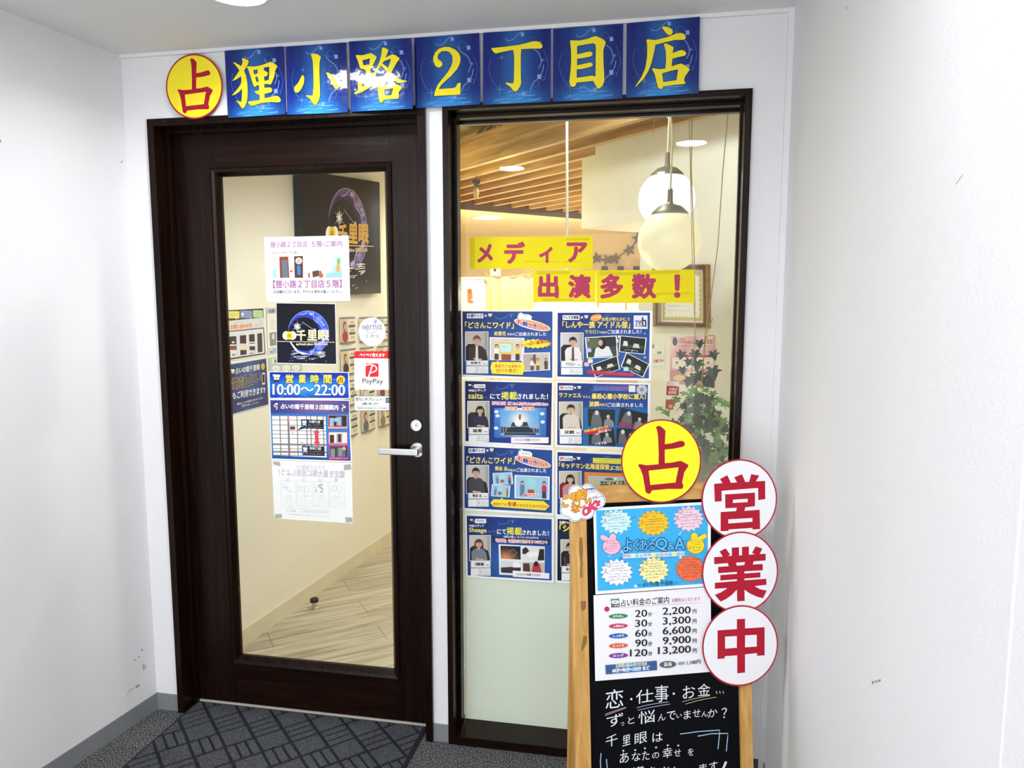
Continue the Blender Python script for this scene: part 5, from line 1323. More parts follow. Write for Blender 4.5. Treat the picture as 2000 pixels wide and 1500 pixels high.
# F
p = media(W2, [(976, 92), (1910, 132), (1900, 790), (972, 748)], [(994, 115), (1890, 152), (1882, 764), (992, 722)])
p.rect(1008, 154, 1144, 200, '#f2f2f4'); p.rrect(1018, 164, 1052, 188, 6, '#d8303a'); p.poly([(1030, 169), (1042, 176), (1030, 183)], '#ffffff'); p.text('YouTube', 1058, 190, 1138, 192, 22, '#3a3a3e', .03); p.text('×', 1150, 192, 1170, 192, 18, '#f4f4f4', .05); badge(p, 1182, 160, 1220, 202)
p.poly([(1340, 170), (1700, 182), (1700, 236), (1340, 222)], '#e6e04a'); p.micro(1352, 182, 1690, 11, '#4a4a2a', 2, 2.2, .03)
p.text('「キッドマン北海道探索」', 1008, 268, 1520, 290, 54, '#f3e06a', .03, ('#1a2f6a', .03)); p.text('に出演されました', 1524, 290, 1850, 304, 46, '#f3e06a', .03)
portrait(p, 1014, 304, 1224, 560, '#1b1718', '#c98b8b', '#cfc8b0', longhair=True, face=(.5, .3), chair='#7a2434'); nameplate(p, 1020, 560, 1224, 620, '百佳', 70)
p.poly([(1258, 308), (1860, 330), (1860, 640), (1262, 620)], '#e88a2a'); p.poly([(1292, 344), (1850, 360), (1850, 620), (1296, 600)], '#b9bfbf'); p.poly([(1410, 400), (1640, 396), (1850, 420), (1850, 560), (1400, 560)], '#3a3c3e'); p.ell(1500, 378, 44, 12, '#6a6e70', 18); p.ell(1560, 374, 16, 10, '#f4f4f0', 14)
p.text('恐ろしいほど当たり', 1324, 424, 1670, 440, 40, '#d9dc8a', .03, ('#3a3a2a', .03)); p.text('占いの館千里眼', 1336, 476, 1640, 486, 40, '#d9dc8a', .03, ('#3a3a2a', .03))
p.build('media_poster', M_PAPER, 'blue poster in the third row with orange framed photo, partly behind the cloud sign', 'poster', GRP)
# G
p = media(W2, [(92, 716), (962, 756), (960, 1392), (100, 1336)], [(108, 736), (938, 770), (938, 1370), (118, 1318)])
badge(p, 138, 766, 170, 796); p.text('×', 174, 796, 186, 796, 12, '#e0e0ea', .05); p.rect(190, 766, 298, 810, '#f1f1f4'); p.text('Sheage', 204, 796, 276, 798, 22, '#8a8a90', .02)
p.text('WEBメディア', 130, 846, 278, 848, 26, '#f4f4f4', .03); p.text('Sheage', 132, 906, 300, 912, 54, '#f3e06a', .03); p.micro(314, 884, 398, 12, '#9ab0d8', 1); p.text('にて', 406, 914, 492, 916, 46, '#f4f4f4', .03); p.text('掲載', 498, 922, 646, 926, 74, '#f3ea4a', .018); p.text('されました！', 650, 922, 908, 930, 46, '#f4f4f4', .03)
portrait(p, 138, 930, 338, 1172, '#5a2f30', '#7a868e', '#d9d4c8', longhair=True, face=(.44, .34), chair='#2a2a2e', fs=1.08); nameplate(p, 146, 1178, 342, 1242, '月夜御 貴唯', 78)
p.poly([(356, 940), (920, 965), (920, 1020), (356, 990)], '#23304e'); p.text('占術だけ癒し！オンラインからの作り方', 470, 950, 810, 964, 22, '#f4f4f4', .02); p.text('「変革期」を前向きに生きる３つのヒント', 392, 992, 898, 1012, 34, '#e0557a', .02, ('#ffffff', .08))
p.poly([(420, 1012), (872, 1036), (868, 1330), (426, 1310)], '#e9eef2')
p.grad([(438, 1028), (634, 1034), (636, 1164), (442, 1154)], lambda s, t: mixc('#141a2a', '#d9955a', math.exp(-((s - .25) / .4) ** 2 - ((t - 1) / .5) ** 2)), 10, 8); p.line([(520, 1090), (560, 1060), (600, 1100), (560, 1130)], 2, '#cfe0f0')
p.poly([(650, 1036), (866, 1044), (866, 1180), (652, 1172)], '#e6e4e2'); p.poly([(700, 1100), (790, 1080), (820, 1120), (720, 1150)], '#f6f6f4'); p.poly([(652, 1060), (690, 1040), (720, 1080), (680, 1110), (652, 1108)], '#3a2c2c'); p.poly([(820, 1060), (866, 1060), (866, 1170), (800, 1172)], '#2a2628')
p.poly([(442, 1172), (636, 1180), (636, 1300), (444, 1290)], '#d9dcdc'); p.poly([(442, 1240), (636, 1230), (636, 1300), (444, 1290)], '#3a3434'); p.poly([(560, 1190), (620, 1186), (636, 1240), (560, 1240)], '#f4f4f4')
p.poly([(652, 1186), (864, 1196), (864, 1310), (654, 1300)], '#c9b8ac'); p.poly([(760, 1200), (820, 1204), (840, 1290), (740, 1290)], '#b03a40'); p.ell(786, 1204, 22, 26, '#3a2424', 16); p.poly([(660, 1200), (720, 1200), (730, 1290), (660, 1290)], '#5a3a34')
p.poly([(558, 1270), (916, 1296), (914, 1352), (560, 1330)], '#f6f6f6'); p.text('こちらから閲覧できます', 584, 1316, 830, 1328, 24, '#3a3a40', .02)
p.build('media_poster', M_PAPER, 'blue poster lowest in the left column, with four small photos in a grid', 'poster', GRP)
# H
p = media(W2, [(982, 748), (1906, 792), (1894, 1436), (980, 1392)], [(995, 768), (1886, 812), (1876, 1412), (992, 1368)], media_bg3)
p.text('札幌テレビ', 1014, 812, 1130, 818, 26, '#f4f4f4', .05); p.text('「シャキッと！」', 1016, 890, 1500, 912, 70, '#f3ea4a', .04)
portrait(p, 1028, 972, 1232, 1228, '#17120f', '#2c2430', '#cfc8bc', face=(.44, .3), chair='#1a1a1c', fs=1.1); p.curve([(1060, 1140), (1070, 1180), (1064, 1225)], 8, '#8a4a5a'); nameplate(p, 1032, 1232, 1232, 1290, '彩海', 78)
p.build('media_poster', M_PAPER, 'dark navy poster with yellow katakana, lowest and mostly behind the chalkboard', 'poster', GRP)

# ---------------------------------------------------------------- yellow strips
VM = (890, 430, 2000 / 310)
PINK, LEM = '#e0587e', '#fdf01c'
def strip_y(pts, lab, texts, shade=(), off=0.0):
    p = facade_print(WY - off, VM)
    p.poly(pts, LEM)
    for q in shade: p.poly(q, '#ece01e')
    for t in texts: p.text(t[0], *t[1:6], PINK, t[6] if len(t) > 6 else .05)
    p.build('lettered_strip', M_STRIP, lab, 'sign', 'yellow paper strips with pink lettering')
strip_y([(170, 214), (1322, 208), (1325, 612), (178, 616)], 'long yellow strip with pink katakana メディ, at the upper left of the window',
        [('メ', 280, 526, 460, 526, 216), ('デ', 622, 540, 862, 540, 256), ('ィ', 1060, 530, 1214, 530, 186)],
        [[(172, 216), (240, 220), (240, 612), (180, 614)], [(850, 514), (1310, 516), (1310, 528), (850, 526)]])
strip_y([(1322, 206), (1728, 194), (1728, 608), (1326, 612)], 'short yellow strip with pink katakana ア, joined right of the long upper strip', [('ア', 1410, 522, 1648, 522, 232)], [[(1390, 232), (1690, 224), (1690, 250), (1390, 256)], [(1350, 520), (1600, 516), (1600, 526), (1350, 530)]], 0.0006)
VM2 = (1150, 430, 2000 / 310)
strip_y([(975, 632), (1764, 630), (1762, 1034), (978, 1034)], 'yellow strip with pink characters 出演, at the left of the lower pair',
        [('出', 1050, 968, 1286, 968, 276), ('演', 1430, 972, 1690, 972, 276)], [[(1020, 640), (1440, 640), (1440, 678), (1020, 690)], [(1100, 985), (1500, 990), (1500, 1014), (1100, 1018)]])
VM = VM2
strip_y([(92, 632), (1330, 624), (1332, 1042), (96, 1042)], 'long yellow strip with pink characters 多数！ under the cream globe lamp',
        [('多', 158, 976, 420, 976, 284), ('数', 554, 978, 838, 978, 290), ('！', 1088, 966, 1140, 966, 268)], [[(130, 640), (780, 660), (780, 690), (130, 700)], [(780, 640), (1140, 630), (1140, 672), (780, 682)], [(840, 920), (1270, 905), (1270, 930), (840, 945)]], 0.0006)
# ================================================================ things inside, seen through the window
def sphere_prof(r, a0, a1, n=18):
    return [(max(0.0, r * math.sin(R(a0 + (a1 - a0) * i / n))), -r * math.cos(R(a0 + (a1 - a0) * i / n))) for i in range(n + 1)]
def globe_lamp(px, py, rpx, depth, m, lab, energy, col, cord_top):
    c = CAM + ray(px, py) * depth
    r = rpx / FPX * depth
    root = empty('globe_pendant', c, lab, 'lamp', 'globe pendant lamps')
    prof = [(0.0, -r * .93), (r * .36, -r * .93)] + sphere_prof(r, 22, 146, 22)
    MB().lathe(prof, c, up, 48, cap=False).build('globe', m, root, smooth=True)
    zc = r * math.cos(R(34))
    MB().lathe([(r * .60, zc - .002), (r * .56, zc + .008), (r * .36, zc + .030), (r * .12, zc + .040), (.011, zc + .046), (.010, zc + .095), (.006, zc + .10), (0, zc + .10)], c, up, 40).build('cap', mat('brushed_champagne', '#8f8a78', 0.4, .6), root)
    MB().tube([c + Vector((0, 0, zc + .09)), c + Vector((.004, 0, zc + .3)), c + Vector((-.003, .002, (2.50 - c.z) * .6)), c + Vector((0, 0, 2.62 - c.z))], .0038, 8).build('cord', M_CORD, root)
    return root
M_G1 = mat('opal_glass_cool', '#f4f6f8', 0.25, emit='#e6eeff', estr=.45)
M_G2 = mat('opal_glass_warm', '#efe8c8', 0.25, emit='#fff0c0', estr=0.22)
globe_lamp(1302, 390, 55, 3.25, M_G1, 'white glowing globe pendant lamp hanging behind the cream globe', 6, (1, .97, .9), 0)
globe_lamp(1307, 470, 61, 2.95, M_G2, 'cream globe pendant lamp in front, just above the yellow strip', 4, (1, .93, .75), 0)
# wide white shade pendant above the posters
c = CAM + ray(1105, 600) * 3.3
root = empty('shade_pendant', c, 'white cone shade pendant lamp on a long cord, lit, above the poster tops', 'lamp')
MB().lathe([(.04, .075), (.118, .028), (.165, -.03), (.20, -.075), (.197, -.075), (.16, -.03), (.113, .024), (.04, .071)], c, up, 48, cap=False).build('shade', mat('lit_white_shade', '#ffffff', .5, emit='#fff4dc', estr=1.1), root, smooth=True)
MB().tube([c + Vector((0, 0, .07)), c + Vector((.003, 0, .4)), c + Vector((-.002, .003, .8)), c + Vector((0, 0, 2.75 - c.z))], .006, 8).build('cord', mat('twisted_white_flex', '#e9e2cf', .5, bump=.8, bscale=300), root)
# ceiling lights set in the soffit
def soffit_light(px, py, r, lab):
    q = Z(px, py, 2.308)
    o = empty('ceiling_light', q, lab, 'ceiling light', 'round lights in the low ceiling')
    MB().lathe([(r, .002), (r, -.004), (r * .86, -.006), (r * .86, .0)], q, up, 32, cap=False).build('trim_ring', M_WHITE, o)
    MB().lathe([(r * .86, -.001), (0, -.001)], q, up, 32, cap=False).build('diffuser', M_LIGHTW, o)
soffit_light(952, 425, .16, 'round warm ceiling light in the low ceiling above the curtain booth')
soffit_light(1187, 461, .11, 'small round ceiling light left of the globe lamps, far inside')
# corridor downlights; the one at the rear is added for fill
for i, (x, y, w_) in enumerate(((.66, -.40, 'above the front of the door'), (.88, -2.10, 'left of the viewer'), (1.92, -1.56, 'right of the viewer'), (-.2, -3.3, 'added as unseen fill at the rear of the corridor'))):
    q = Vector((x, y, H))
    o = empty('downlight', q, 'round recessed ceiling downlight ' + w_, 'ceiling light', 'corridor downlights')
    MB().lathe([(.088, -.0005), (.088, -.006), (.078, -.008), (.076, -.0005)], q, up, 36, cap=False).build('trim_ring', M_WHITE, o)
    MB().lathe([(.0765, -.002), (0, -.002)], q, up, 36, cap=False).build('diffuser', M_LIGHT, o)
# cable bundle under the slab and a bare candle bulb
q0 = on_plane(926, 275, (0, 2.6, 0), Vector((0, 1, 0)))
cb = MB(); rnd = random.Random(2)
A_, B_ = Z(930, 262, 2.8), Z(985, 222, 2.8)
for i in range(12):
    o1 = Vector((rnd.uniform(-.05, .05), rnd.uniform(-.05, .05), rnd.uniform(-.04, .02)))
    cb.tube([A_ + o1 * .6 + Vector((0, 0, -.05 * (i % 3))), A_.lerp(B_, .35) + o1 * 1.3 + Vector((0, 0, -.02)), A_.lerp(B_, .7) + o1, B_ + (B_ - A_) * .6 + o1], .009, 6)
tag(cb.build('cable_bundle', mat('grey_cables', '#7d735a', .6, var=.3)), 'loose bundle of grey cables under the concrete slab above the joists', 'cable')
c = CAM + ray(930, 373) * 5.2
root = empty('candle_bulb', c, 'clear candle bulb hanging below the joists at the window edge', 'light bulb')
MB().lathe([(0, -.055), (.012, -.045), (.022, -.015), (.02, .01), (.012, .03)], c, up, 20).build('bulb', mat('smoked_bulb_glass', '#6a5a3e', .1), root, smooth=True)
MB().lathe([(.013, .028), (.015, .04), (.028, .05), (.028, .075), (0, .075)], c, up, 20).build('socket', M_BLACK, root)
MB().tube([c + Vector((0, 0, .07)), c + Vector((0, 0, 2.42 - c.z))], .003, 6).build('cord', M_BLACK, root)

# curtained booth at the left
YP = 3.6
def P(px, py, y=YP): return U(px, py, y)
a, b = P(894, 546), P(956, 545)
bo = empty('partition', Vector((a.x, YP, 0)), 'white booth partition panel behind the left edge of the window', 'partition')
MB().box((a.x - .1, YP, 0), (b.x, YP + .04, a.z)).build('panel', M_PALE, bo)
MB().box((a.x - .1, YP - .006, a.z), (b.x, YP + .046, a.z + .02)).build('cap_rail', M_WHITE, bo)
a2 = P(1044, 540); b2 = P(1150, 545)
bo = empty('partition', Vector((a2.x, YP, 0)), 'cream booth partition panel right of the yellow curtain', 'partition')
MB().box((a2.x, YP, 0), (b2.x, YP + .04, a2.z)).build('panel', M_SOFFIT, bo)
MB().box((a2.x, YP - .006, a2.z), (b2.x, YP + .046, a2.z + .02)).build('cap_rail', M_WHITE, bo)
cu = MB(); x0, x1 = b.x - .01, a2.x + .01; zt = P(1000, 543).z; n = 90
for j, z in enumerate((zt, zt - .05, zt - .10, zt - .5, .6)):
    for i in range(n + 1):
        s = i / n
        amp = (.004, .012, .018, .022, .024)[j]
        y = YP - .045 + amp * math.sin(s * 34 + .6 * math.sin(s * 9)) + .3 * amp * math.sin(s * 71)
        cu.bm.verts.new((x0 + (x1 - x0) * s, y, z + .012 * math.sin(s * 20) * (j == 0)))
cu.bm.verts.ensure_lookup_table()
for j in range(4):
    for i in range(n): cu.bm.faces.new([cu.bm.verts[k] for k in (j * (n + 1) + i, j * (n + 1) + i + 1, (j + 1) * (n + 1) + i + 1, (j + 1) * (n + 1) + i)])
tag(cu.build('curtain', mat('pale_yellow_cloth', '#f1dc9c', .9, bump=.3, bscale=150, var=.05), smooth=True), 'pale yellow gathered curtain hung across the booth opening', 'curtain')
ro = MB(); ro.tube([P(932, 545), P(955, 541), P(990, 542), P(1035, 535), P(1050, 534)], .007, 8)
rt = ro.build('curtain_string', M_ROPE); tag(rt, 'string carrying the yellow curtain with two knotted bows', 'string')
for px, py in ((953, 541), (1034, 535)):
    kn = MB()
    q = P(px, py)
    for dx, dz in ((-.03, .03), (.03, .035), (-.02, -.04), (.025, -.05)): kn.tube([q, q + Vector((dx * .7, -.01, dz * 1.1)), q + Vector((dx * 1.3, -.012, dz * .5))], [.006, .012, .004], 8)
    kn.build('bow', M_ROPE, rt)
p = Print((0, YP - .004, 0), FN, FX, (890, 430, 2000 / 310))
p.sheet([(142, 846), (238, 850), (236, 1130), (146, 1128)], '#f4efe6', .001)
p.poly([(146, 870), (200, 862), (215, 980), (150, 1050)], '#e0743a'); p.star(178, 900, 44, 14, 6, '#c84a2a'); p.rect(170, 1010, 220, 1050, '#d86a5a'); p.micro(150, 1070, 220, 10, '#d89a6a', 3)
p.build('poster', M_PAPER, 'small orange and white poster on the booth partition by the left jamb', 'poster')
p = Print((0, YP - .03, 0), FN, FX, (890, 430, 2000 / 310))
p.sheet([(432, 560), (560, 566), (566, 704), (440, 700)], '#efe6c2', .003); p.rect(478, 590, 510, 648, '#2a2a2c'); p.micro(460, 660, 548, 12, '#8a8060', 2)
p.build('name_card', M_PAPER, 'small cream card with a black mark standing above the curtain string', 'card')

# tan back wall: star garland, black pots, clippings
YB = 7.19
st = empty('star_garland', U(1200, 500, YB - .02), 'grey paper star garland draped on the tan wall beside the globe lamp', 'garland')
pts = [(1152, 502), (1165, 507), (1185, 511), (1201, 508), (1229, 491), (1248, 468)]
MB().tube([U(x, y - 3, YB - .02) for x, y in pts], .006, 6).build('thread', mat('grey_card', '#6f655a', .7), st)
for x, y, rot in ((1165, 504, .1), (1185, 508, .3), (1201, 505, -.2), (1229, 489, .35), (1246, 466, .1)):
    q = U(x, y, YB - .03); m = MB(); fr = []; bk = []
    for i in range(10):
        r_ = .082 if i % 2 == 0 else .034
        t = math.pi / 2 + rot + i * math.pi / 5
        fr.append(m.bm.verts.new(q + Vector((r_ * math.cos(t), 0, r_ * math.sin(t))))); bk.append(m.bm.verts.new(q + Vector((r_ * math.cos(t), .008, r_ * math.sin(t)))))
    m.bm.faces.new(fr); m.bm.faces.new(bk[::-1])
    for i in range(10): m.bm.faces.new((fr[i], fr[(i + 1) % 10], bk[(i + 1) % 10], bk[i]))
    m.build('star', mat('grey_card', '#6f655a', .7), st)
for i, (x, w_) in enumerate(((1181, 'first from the left'), (1212, 'second from the left'), (1243, 'third from the left'))):
    q = U(x, 528, 6.6)
    zt_ = U(x, 520, 6.6).z
    o = MB().lathe([(.062, 0.0), (.05, .10), (.046, .10), (.040, .06), (0, .06)], Vector((q.x, 6.6, zt_ - .10)), up, 4)
    o = o.build('lantern', M_BLACK); tag(o, 'black tapered lantern top above the yellow strip, ' + w_, 'lantern', 'black lanterns on the rear shelf')
sh = MB().box((U(1160, 530, 6.6).x, 6.45, U(1180, 520, 6.6).z - .135), (U(1330, 530, 6.6).x, 6.78, U(1180, 520, 6.6).z - .104)).build('shelf', M_TAN); 
for px in (1166, 1322):
    sup = MB()
    xx = U(px, 530, 6.6).x; sup.box((xx - .02, 6.5, 0), (xx + .02, 6.74, U(1180, 520, 6.6).z - .135))
    sup.build('support', M_TAN, sh)
tag(sh, 'tan shelf carrying the black lanterns in front of the rear wall', 'shelf')
p = Print((0, 6.2, 0), FN, FX, VM2)
for pts, lab in (([(128, 1046), (462, 1040), (462, 1240), (130, 1240)], 'grey newspaper clipping under the yellow strip, left one'), ([(478, 1044), (812, 1038), (812, 1240), (478, 1240)], 'grey newspaper clipping under the yellow strip, right one with a portrait')):
    p = Print((0, 6.2, 0), FN, FX, VM2); p.sheet(pts, '#b9b2a6', .004); x = pts[0][0]
    p.rect(x + 10, 1050, x + 320, 1125, '#d8d2c8'); p.micro(x + 16, 1060, x + 150, 10, '#4a443c', 5, 1.5); p.micro(x + 200, 1076, x + 300, 12, '#5a544c', 3, 1.5)
    if 'portrait' in lab: p.ell(x + 185, 1100, 14, 18, '#6a5a50', 14); p.rect(x + 150, 1052, x + 168, 1125, '#6a625a')
    p.build('newspaper_clipping', M_PAPER, lab, 'newspaper', 'newspaper clippings inside')
clb = MB(); x0 = U(1166, 600, 6.22).x; x1 = U(1290, 600, 6.22).x
clb.box((x0, 6.206, 0), (x1, 6.24, U(1200, 590, 6.22).z)); tag(clb.build('notice_board', mat('brown_board', '#8a7458', .7)), 'brown free standing board holding the newspaper clippings', 'board')

# diagonal wall: certificate, pink poster, note
DW = (B45 - A45).normalized()
DN = Vector((-n45.x, -n45.y, 0))
def dprint(view, off=.002): return Print(A45 + DN * off, DN, DW, view)
VP = (1150, 430, 2000 / 310)
q = dprint(VP, .0)
fc = [q.at(*k) for k in ((868, 566), (1560, 560), (1566, 1362), (872, 1342))]
cen = sum(fc, Vector((0, 0))) / 4
root = empty('certificate_frame', A45 + DW * cen.x + up * fc[3].y, 'gold framed certificate with ornate border on the pale diagonal wall', 'picture frame')
gold = mat('antique_gold', '#a07c3e', .4, .5, bump=.4, bscale=90, var=.25, vscale=40)
def lerp_q(qs, k): return [cen + (v - cen) * k if not isinstance(k, tuple) else Vector((cen.x + (v.x - cen.x) * k[0], cen.y + (v.y - cen.y) * k[1])) for v in qs]
def frame_ring(qo, qi, d0, d1, m, name):
    b_ = MB()
    def W(v, d): return A45 + DW * v.x + up * v.y + DN * d
    fo_ = [b_.bm.verts.new(W(v, d0)) for v in qo]; fi = [b_.bm.verts.new(W(v, d1)) for v in qi]; bo_ = [b_.bm.verts.new(W(v, .001)) for v in qo]; bi = [b_.bm.verts.new(W(v, .001)) for v in qi]
    for i in range(4):
        j = (i + 1) % 4
        b_.bm.faces.new((fo_[i], fo_[j], fi[j], fi[i])); b_.bm.faces.new((bo_[i], bo_[j], fo_[j], fo_[i])); b_.bm.faces.new((fi[i], fi[j], bi[j], bi[i])); b_.bm.faces.new((bi[i], bi[j], bo_[j], bo_[i]))
    return b_.build(name, m, root)
frame_ring(fc, lerp_q(fc, (.93, .95)), .030, .022, gold, 'outer_moulding')
frame_ring(lerp_q(fc, (.93, .95)), lerp_q(fc, (.84, .87)), .018, .024, mat('bronze_moulding', '#6e4a24', .4, .4), 'middle_moulding')
frame_ring(lerp_q(fc, (.84, .87)), lerp_q(fc, (.79, .83)), .020, .012, gold, 'inner_moulding')
p = dprint(VP, .006)
p.sheet_m(lerp_q(fc, (.80, .84)), '#f1f0ea', .001)
p.lay()
oq = lerp_q(fc, (.74, .78))
def wavy(qs, amp, n=26):
    out = []
    for i in range(4):
        A_, B_ = qs[i], qs[(i + 1) % 4]
        for k in range(n):
            t = k / n; pnt = A_.lerp(B_, t); nn = (cen - pnt).normalized()
            out.append(pnt + nn * amp * (.5 + .5 * math.sin(k * 2.1 + i)))
    return out
p.loops([oq, wavy(lerp_q(fc, (.66, .70)), .012)], '#c9bd7e')
p.micro(1200, 880, 1386, 18, '#5a5a52', 1); p.micro(1200, 975, 1386, 18, '#5a5a52', 1); p.micro(1004, 1072, 1318, 18, '#4a4a44', 1); p.micro(992, 1136, 1400, 11, '#6a6a62', 1, slope=.005); p.micro(1316, 1158, 1404, 11, '#6a6a62', 1)
p.build('certificate', M_PAPER, parent=root)
VK = (1230, 600, 5.0)
p = dprint(VK)
p.sheet([(414, 282), (858, 280), (850, 790), (402, 740)], '#e6b8c0', .0006)
p.grad([(416, 284), (856, 282), (848, 786), (406, 736)], lambda s, t: mixc('#dfa3ae', '#f4dfe2', .5 + .5 * math.sin(s * 9 + t * 7)), 14, 14)
p.ell(456, 334, 24, 44, '#4a5a7a', 24); p.text('100', 490, 352, 552, 350, 52, '#9a6a5a', .01); p.text('％あなたの味方宣言！', 556, 358, 838, 356, 34, '#8a5a52', .02); p.micro(496, 368, 806, 20, '#5a4a4a', 1, slope=.01)
p.micro(440, 410, 840, 11, '#a06a70', 3, 1.6); p.poly([(470, 462), (850, 470), (850, 486), (470, 486)], '#b23a4a')
for x in (430, 530, 640, 740): p.rect(x, 490, x + 96, 595, '#f6f0ef'); p.micro(x + 10, 560, x + 86, 9, '#8a5a5a', 2); p.poly([(x + 22, 545), (x + 34, 545), (x + 34, 530), (x + 60, 530), (x + 60, 545), (x + 46, 555)], '#b06a78'); p.micro(x + 14, 498, x + 80, 10, '#7a5a5a', 1)
p.poly([(410, 610), (850, 625), (848, 786), (404, 736)], '#c9909a'); p.ell(500, 690, 60, 30, '#e8d0a0', 20); p.ell(620, 650, 60, 30, '#f0e0c0', 20); p.poly([(730, 640), (850, 650), (848, 788), (736, 770)], '#3a3a44'); p.poly([(726, 640), (780, 644), (786, 712), (740, 708)], '#f4f2f0')
p.build('poster', M_PAPER, 'pink poster on the pale wall behind the ivy', 'poster', 'papers on the pale diagonal wall')
p = dprint(VK)
p.sheet([(222, 360), (356, 362), (352, 612), (222, 606)], '#eef0ea', .0006)
p.text('御予約', 282, 458, 322, 456, 26, '#4a6ab0', .04); p.micro(236, 466, 348, 18, '#d88a9a', 2, 1.6); p.text('お願い申す', 246, 540, 350, 536, 28, '#b0424a', .04); p.rect(230, 364, 252, 400, '#9aa09a'); p.micro(254, 576, 340, 9, '#8a8a86', 2)
p.build('note', M_PAPER, 'small white note on the pale wall left of the pink poster', 'note', 'papers on the pale diagonal wall')

# hanging ivy close behind the pane
YI = .34
iv = empty('hanging_ivy', U(1368, 860, YI), 'hanging ivy plant on jute strings behind the dotted film', 'plant')
def I3(x, y, dy=0.0): return U(x, y, YI + dy)
rp = MB()
def twine(pts, r=.0018):
    w_ = [I3(x, y, d) for x, y, d in pts]
    if pts[0][1] < 226: w_.insert(0, Vector((w_[0].x, w_[0].y, 2.85)))
    rp.tube(w_, r, 6)
twine([(1352, 222, 0), (1350, 330, 0), (1356, 500, 0), (1357, 600, 0), (1357, 660, 0), (1351, 720, 0), (1352, 800, .02)])
twine([(1346, 222, .02), (1352, 500, .02), (1359, 690, .02), (1362, 800, .0)], .0013)
twine([(1422, 222, 0), (1412, 330, .01), (1402, 480, .01), (1388, 585, 0), (1377, 655, 0), (1372, 720, 0), (1368, 800, 0)], .0016)
twine([(1392, 622, 0), (1384, 640, 0), (1378, 662, 0), (1371, 745, .0)], .0015)
twine([(1376, 660, -.01), (1386, 655, -.01), (1395, 655, -.01), (1396, 662, -.01), (1388, 664, -.01), (1378, 661, -.01)], .0015)
twine([(1376, 656, -.004), (1380, 660, -.006), (1374, 664, -.004), (1380, 667, -.006)], .0016)
twine([(1281, 222, 0), (1278, 232, 0), (1275, 258, 0)], .0018); twine([(1281, 224, .01), (1284, 234, .01), (1278, 238, .01), (1276, 232, .01)], .0016)
rp.build('string', M_ROPE, iv)
pot = I3(1366, 890); MB().lathe([(.045, -.10), (.065, -.01), (.072, 0), (.072, .012), (.062, .012), (.058, -.004), (0, -.004)], pot, up, 32).build('pot', mat('terracotta_pot', '#8a6a4e', .8), iv)
def leaf_mesh(m, c, s, tilt, roll, yaw):
    """five lobed ivy leaf, folded along its midrib"""
    out = [(0, -.1), (.22, -.34), (.55, -.30), (.36, -.02), (.82, .18), (.40, .30), (.30, .52), (0, 1.0)]
    pts = out + [(-x, y) for x, y in out[-2:0:-1]]
    M_ = Matrix.Translation(c) @ Matrix.Rotation(yaw, 4, 'Z') @ Matrix.Rotation(tilt, 4, 'X') @ Matrix.Rotation(roll, 4, 'Y')
    cen_ = m.bm.verts.new(M_ @ Vector((0, .0, .1 * s)))
    vs = []
    for x, y in pts: vs.append(m.bm.verts.new(M_ @ Vector((x * s, .22 * abs(x) * s + .12 * y * y * s, y * s))))
    for i in range(len(vs)): m.bm.faces.new((cen_, vs[i], vs[(i + 1) % len(vs)]))
rnd = random.Random(11)
dk = MB(); lt = MB()
for x, y, s, a in ((1366, 668, .026, 2.9), (1358, 688, .030, 3.3), (1332, 690, .027, 3.6), (1393, 690, .028, 2.8), (1346, 704, .026, 3.3), (1362, 708, .034, 3.1), (1392, 722, .040, 3.1), (1333, 720, .024, 3.0), (1356, 736, .034, 3.2), (1376, 738, .032, 2.9), (1345, 742, .03, 3.4), (1366, 728, .03, 3.0)):
    leaf_mesh(dk, I3(x, y, rnd.uniform(-.05, .04)), s, rnd.uniform(-.35, .2), a + rnd.uniform(-.2, .2), rnd.uniform(-.4, .4))
for x, y in ((1336, 766), (1352, 760), (1366, 752), (1378, 760), (1392, 766), (1310, 784), (1322, 778), (1405, 778), (1415, 785), (1286, 796), (1300, 802), (1346, 776), (1365, 772), (1384, 778)):
    leaf_mesh(lt, I3(x, y, rnd.uniform(-.06, .05)), rnd.uniform(.022, .034), rnd.uniform(-1.2, -.3), 3.1 + rnd.uniform(-.9, .9), rnd.uniform(-.6, .6))
for i in range(230):
    y = rnd.uniform(772, 935)
    half = 22 + (y - 770) * .62 if y < 845 else 62 - (y - 845) * .18
    x = 1366 + rnd.uniform(-half, half) * 1.0
    leaf_mesh(dk if rnd.random() < .75 else lt, I3(min(x, 1438), y, rnd.uniform(-.09, .09)), rnd.uniform(.018, .032), rnd.uniform(-.9, .3), 3.1 + rnd.uniform(-1.0, 1.0), rnd.uniform(-.8, .8))
dk.build('dark_foliage', mat('ivy_dark', '#2c3f30', .45, var=.35, vscale=40), iv)['label'] = 'darker leaves'
lt.build('lit_foliage', mat('ivy_lit', '#6a9a4a', .45, var=.3, vscale=40), iv)['label'] = 'leaves coloured a lighter green as if lit'  # brighter green puts the light on these leaves into their colour
sm = MB()
for i in range(26):
    x = 1366 + rnd.uniform(-58, 62); y = rnd.uniform(790, 900)
    sm.tube([I3(1366, 800), I3((1366 + x) / 2, y - 30, rnd.uniform(-.06, .06)), I3(x, y, rnd.uniform(-.08, .08))], .0011, 5)
sm.build('stem', mat('ivy_stem', '#5a5a36', .6), iv)
p = Print((0, YI - .07, 0), FN, FX, VK)
p.sheet([(364, 726), (484, 728), (476, 870), (356, 864)], '#f2efea', .0008); p.poly([(360, 768), (482, 772), (476, 864), (356, 858)], '#cf2f2c'); p.text('お持ち', 386, 812, 462, 814, 26, '#f6e6e0', .04); p.text('お手頃', 378, 848, 452, 850, 32, '#f6e6e0', .04); p.ring(412, 750, 8, 8, 3, '#d86a5a', 14); p.micro(424, 746, 446, 8, '#d86a5a', 1)
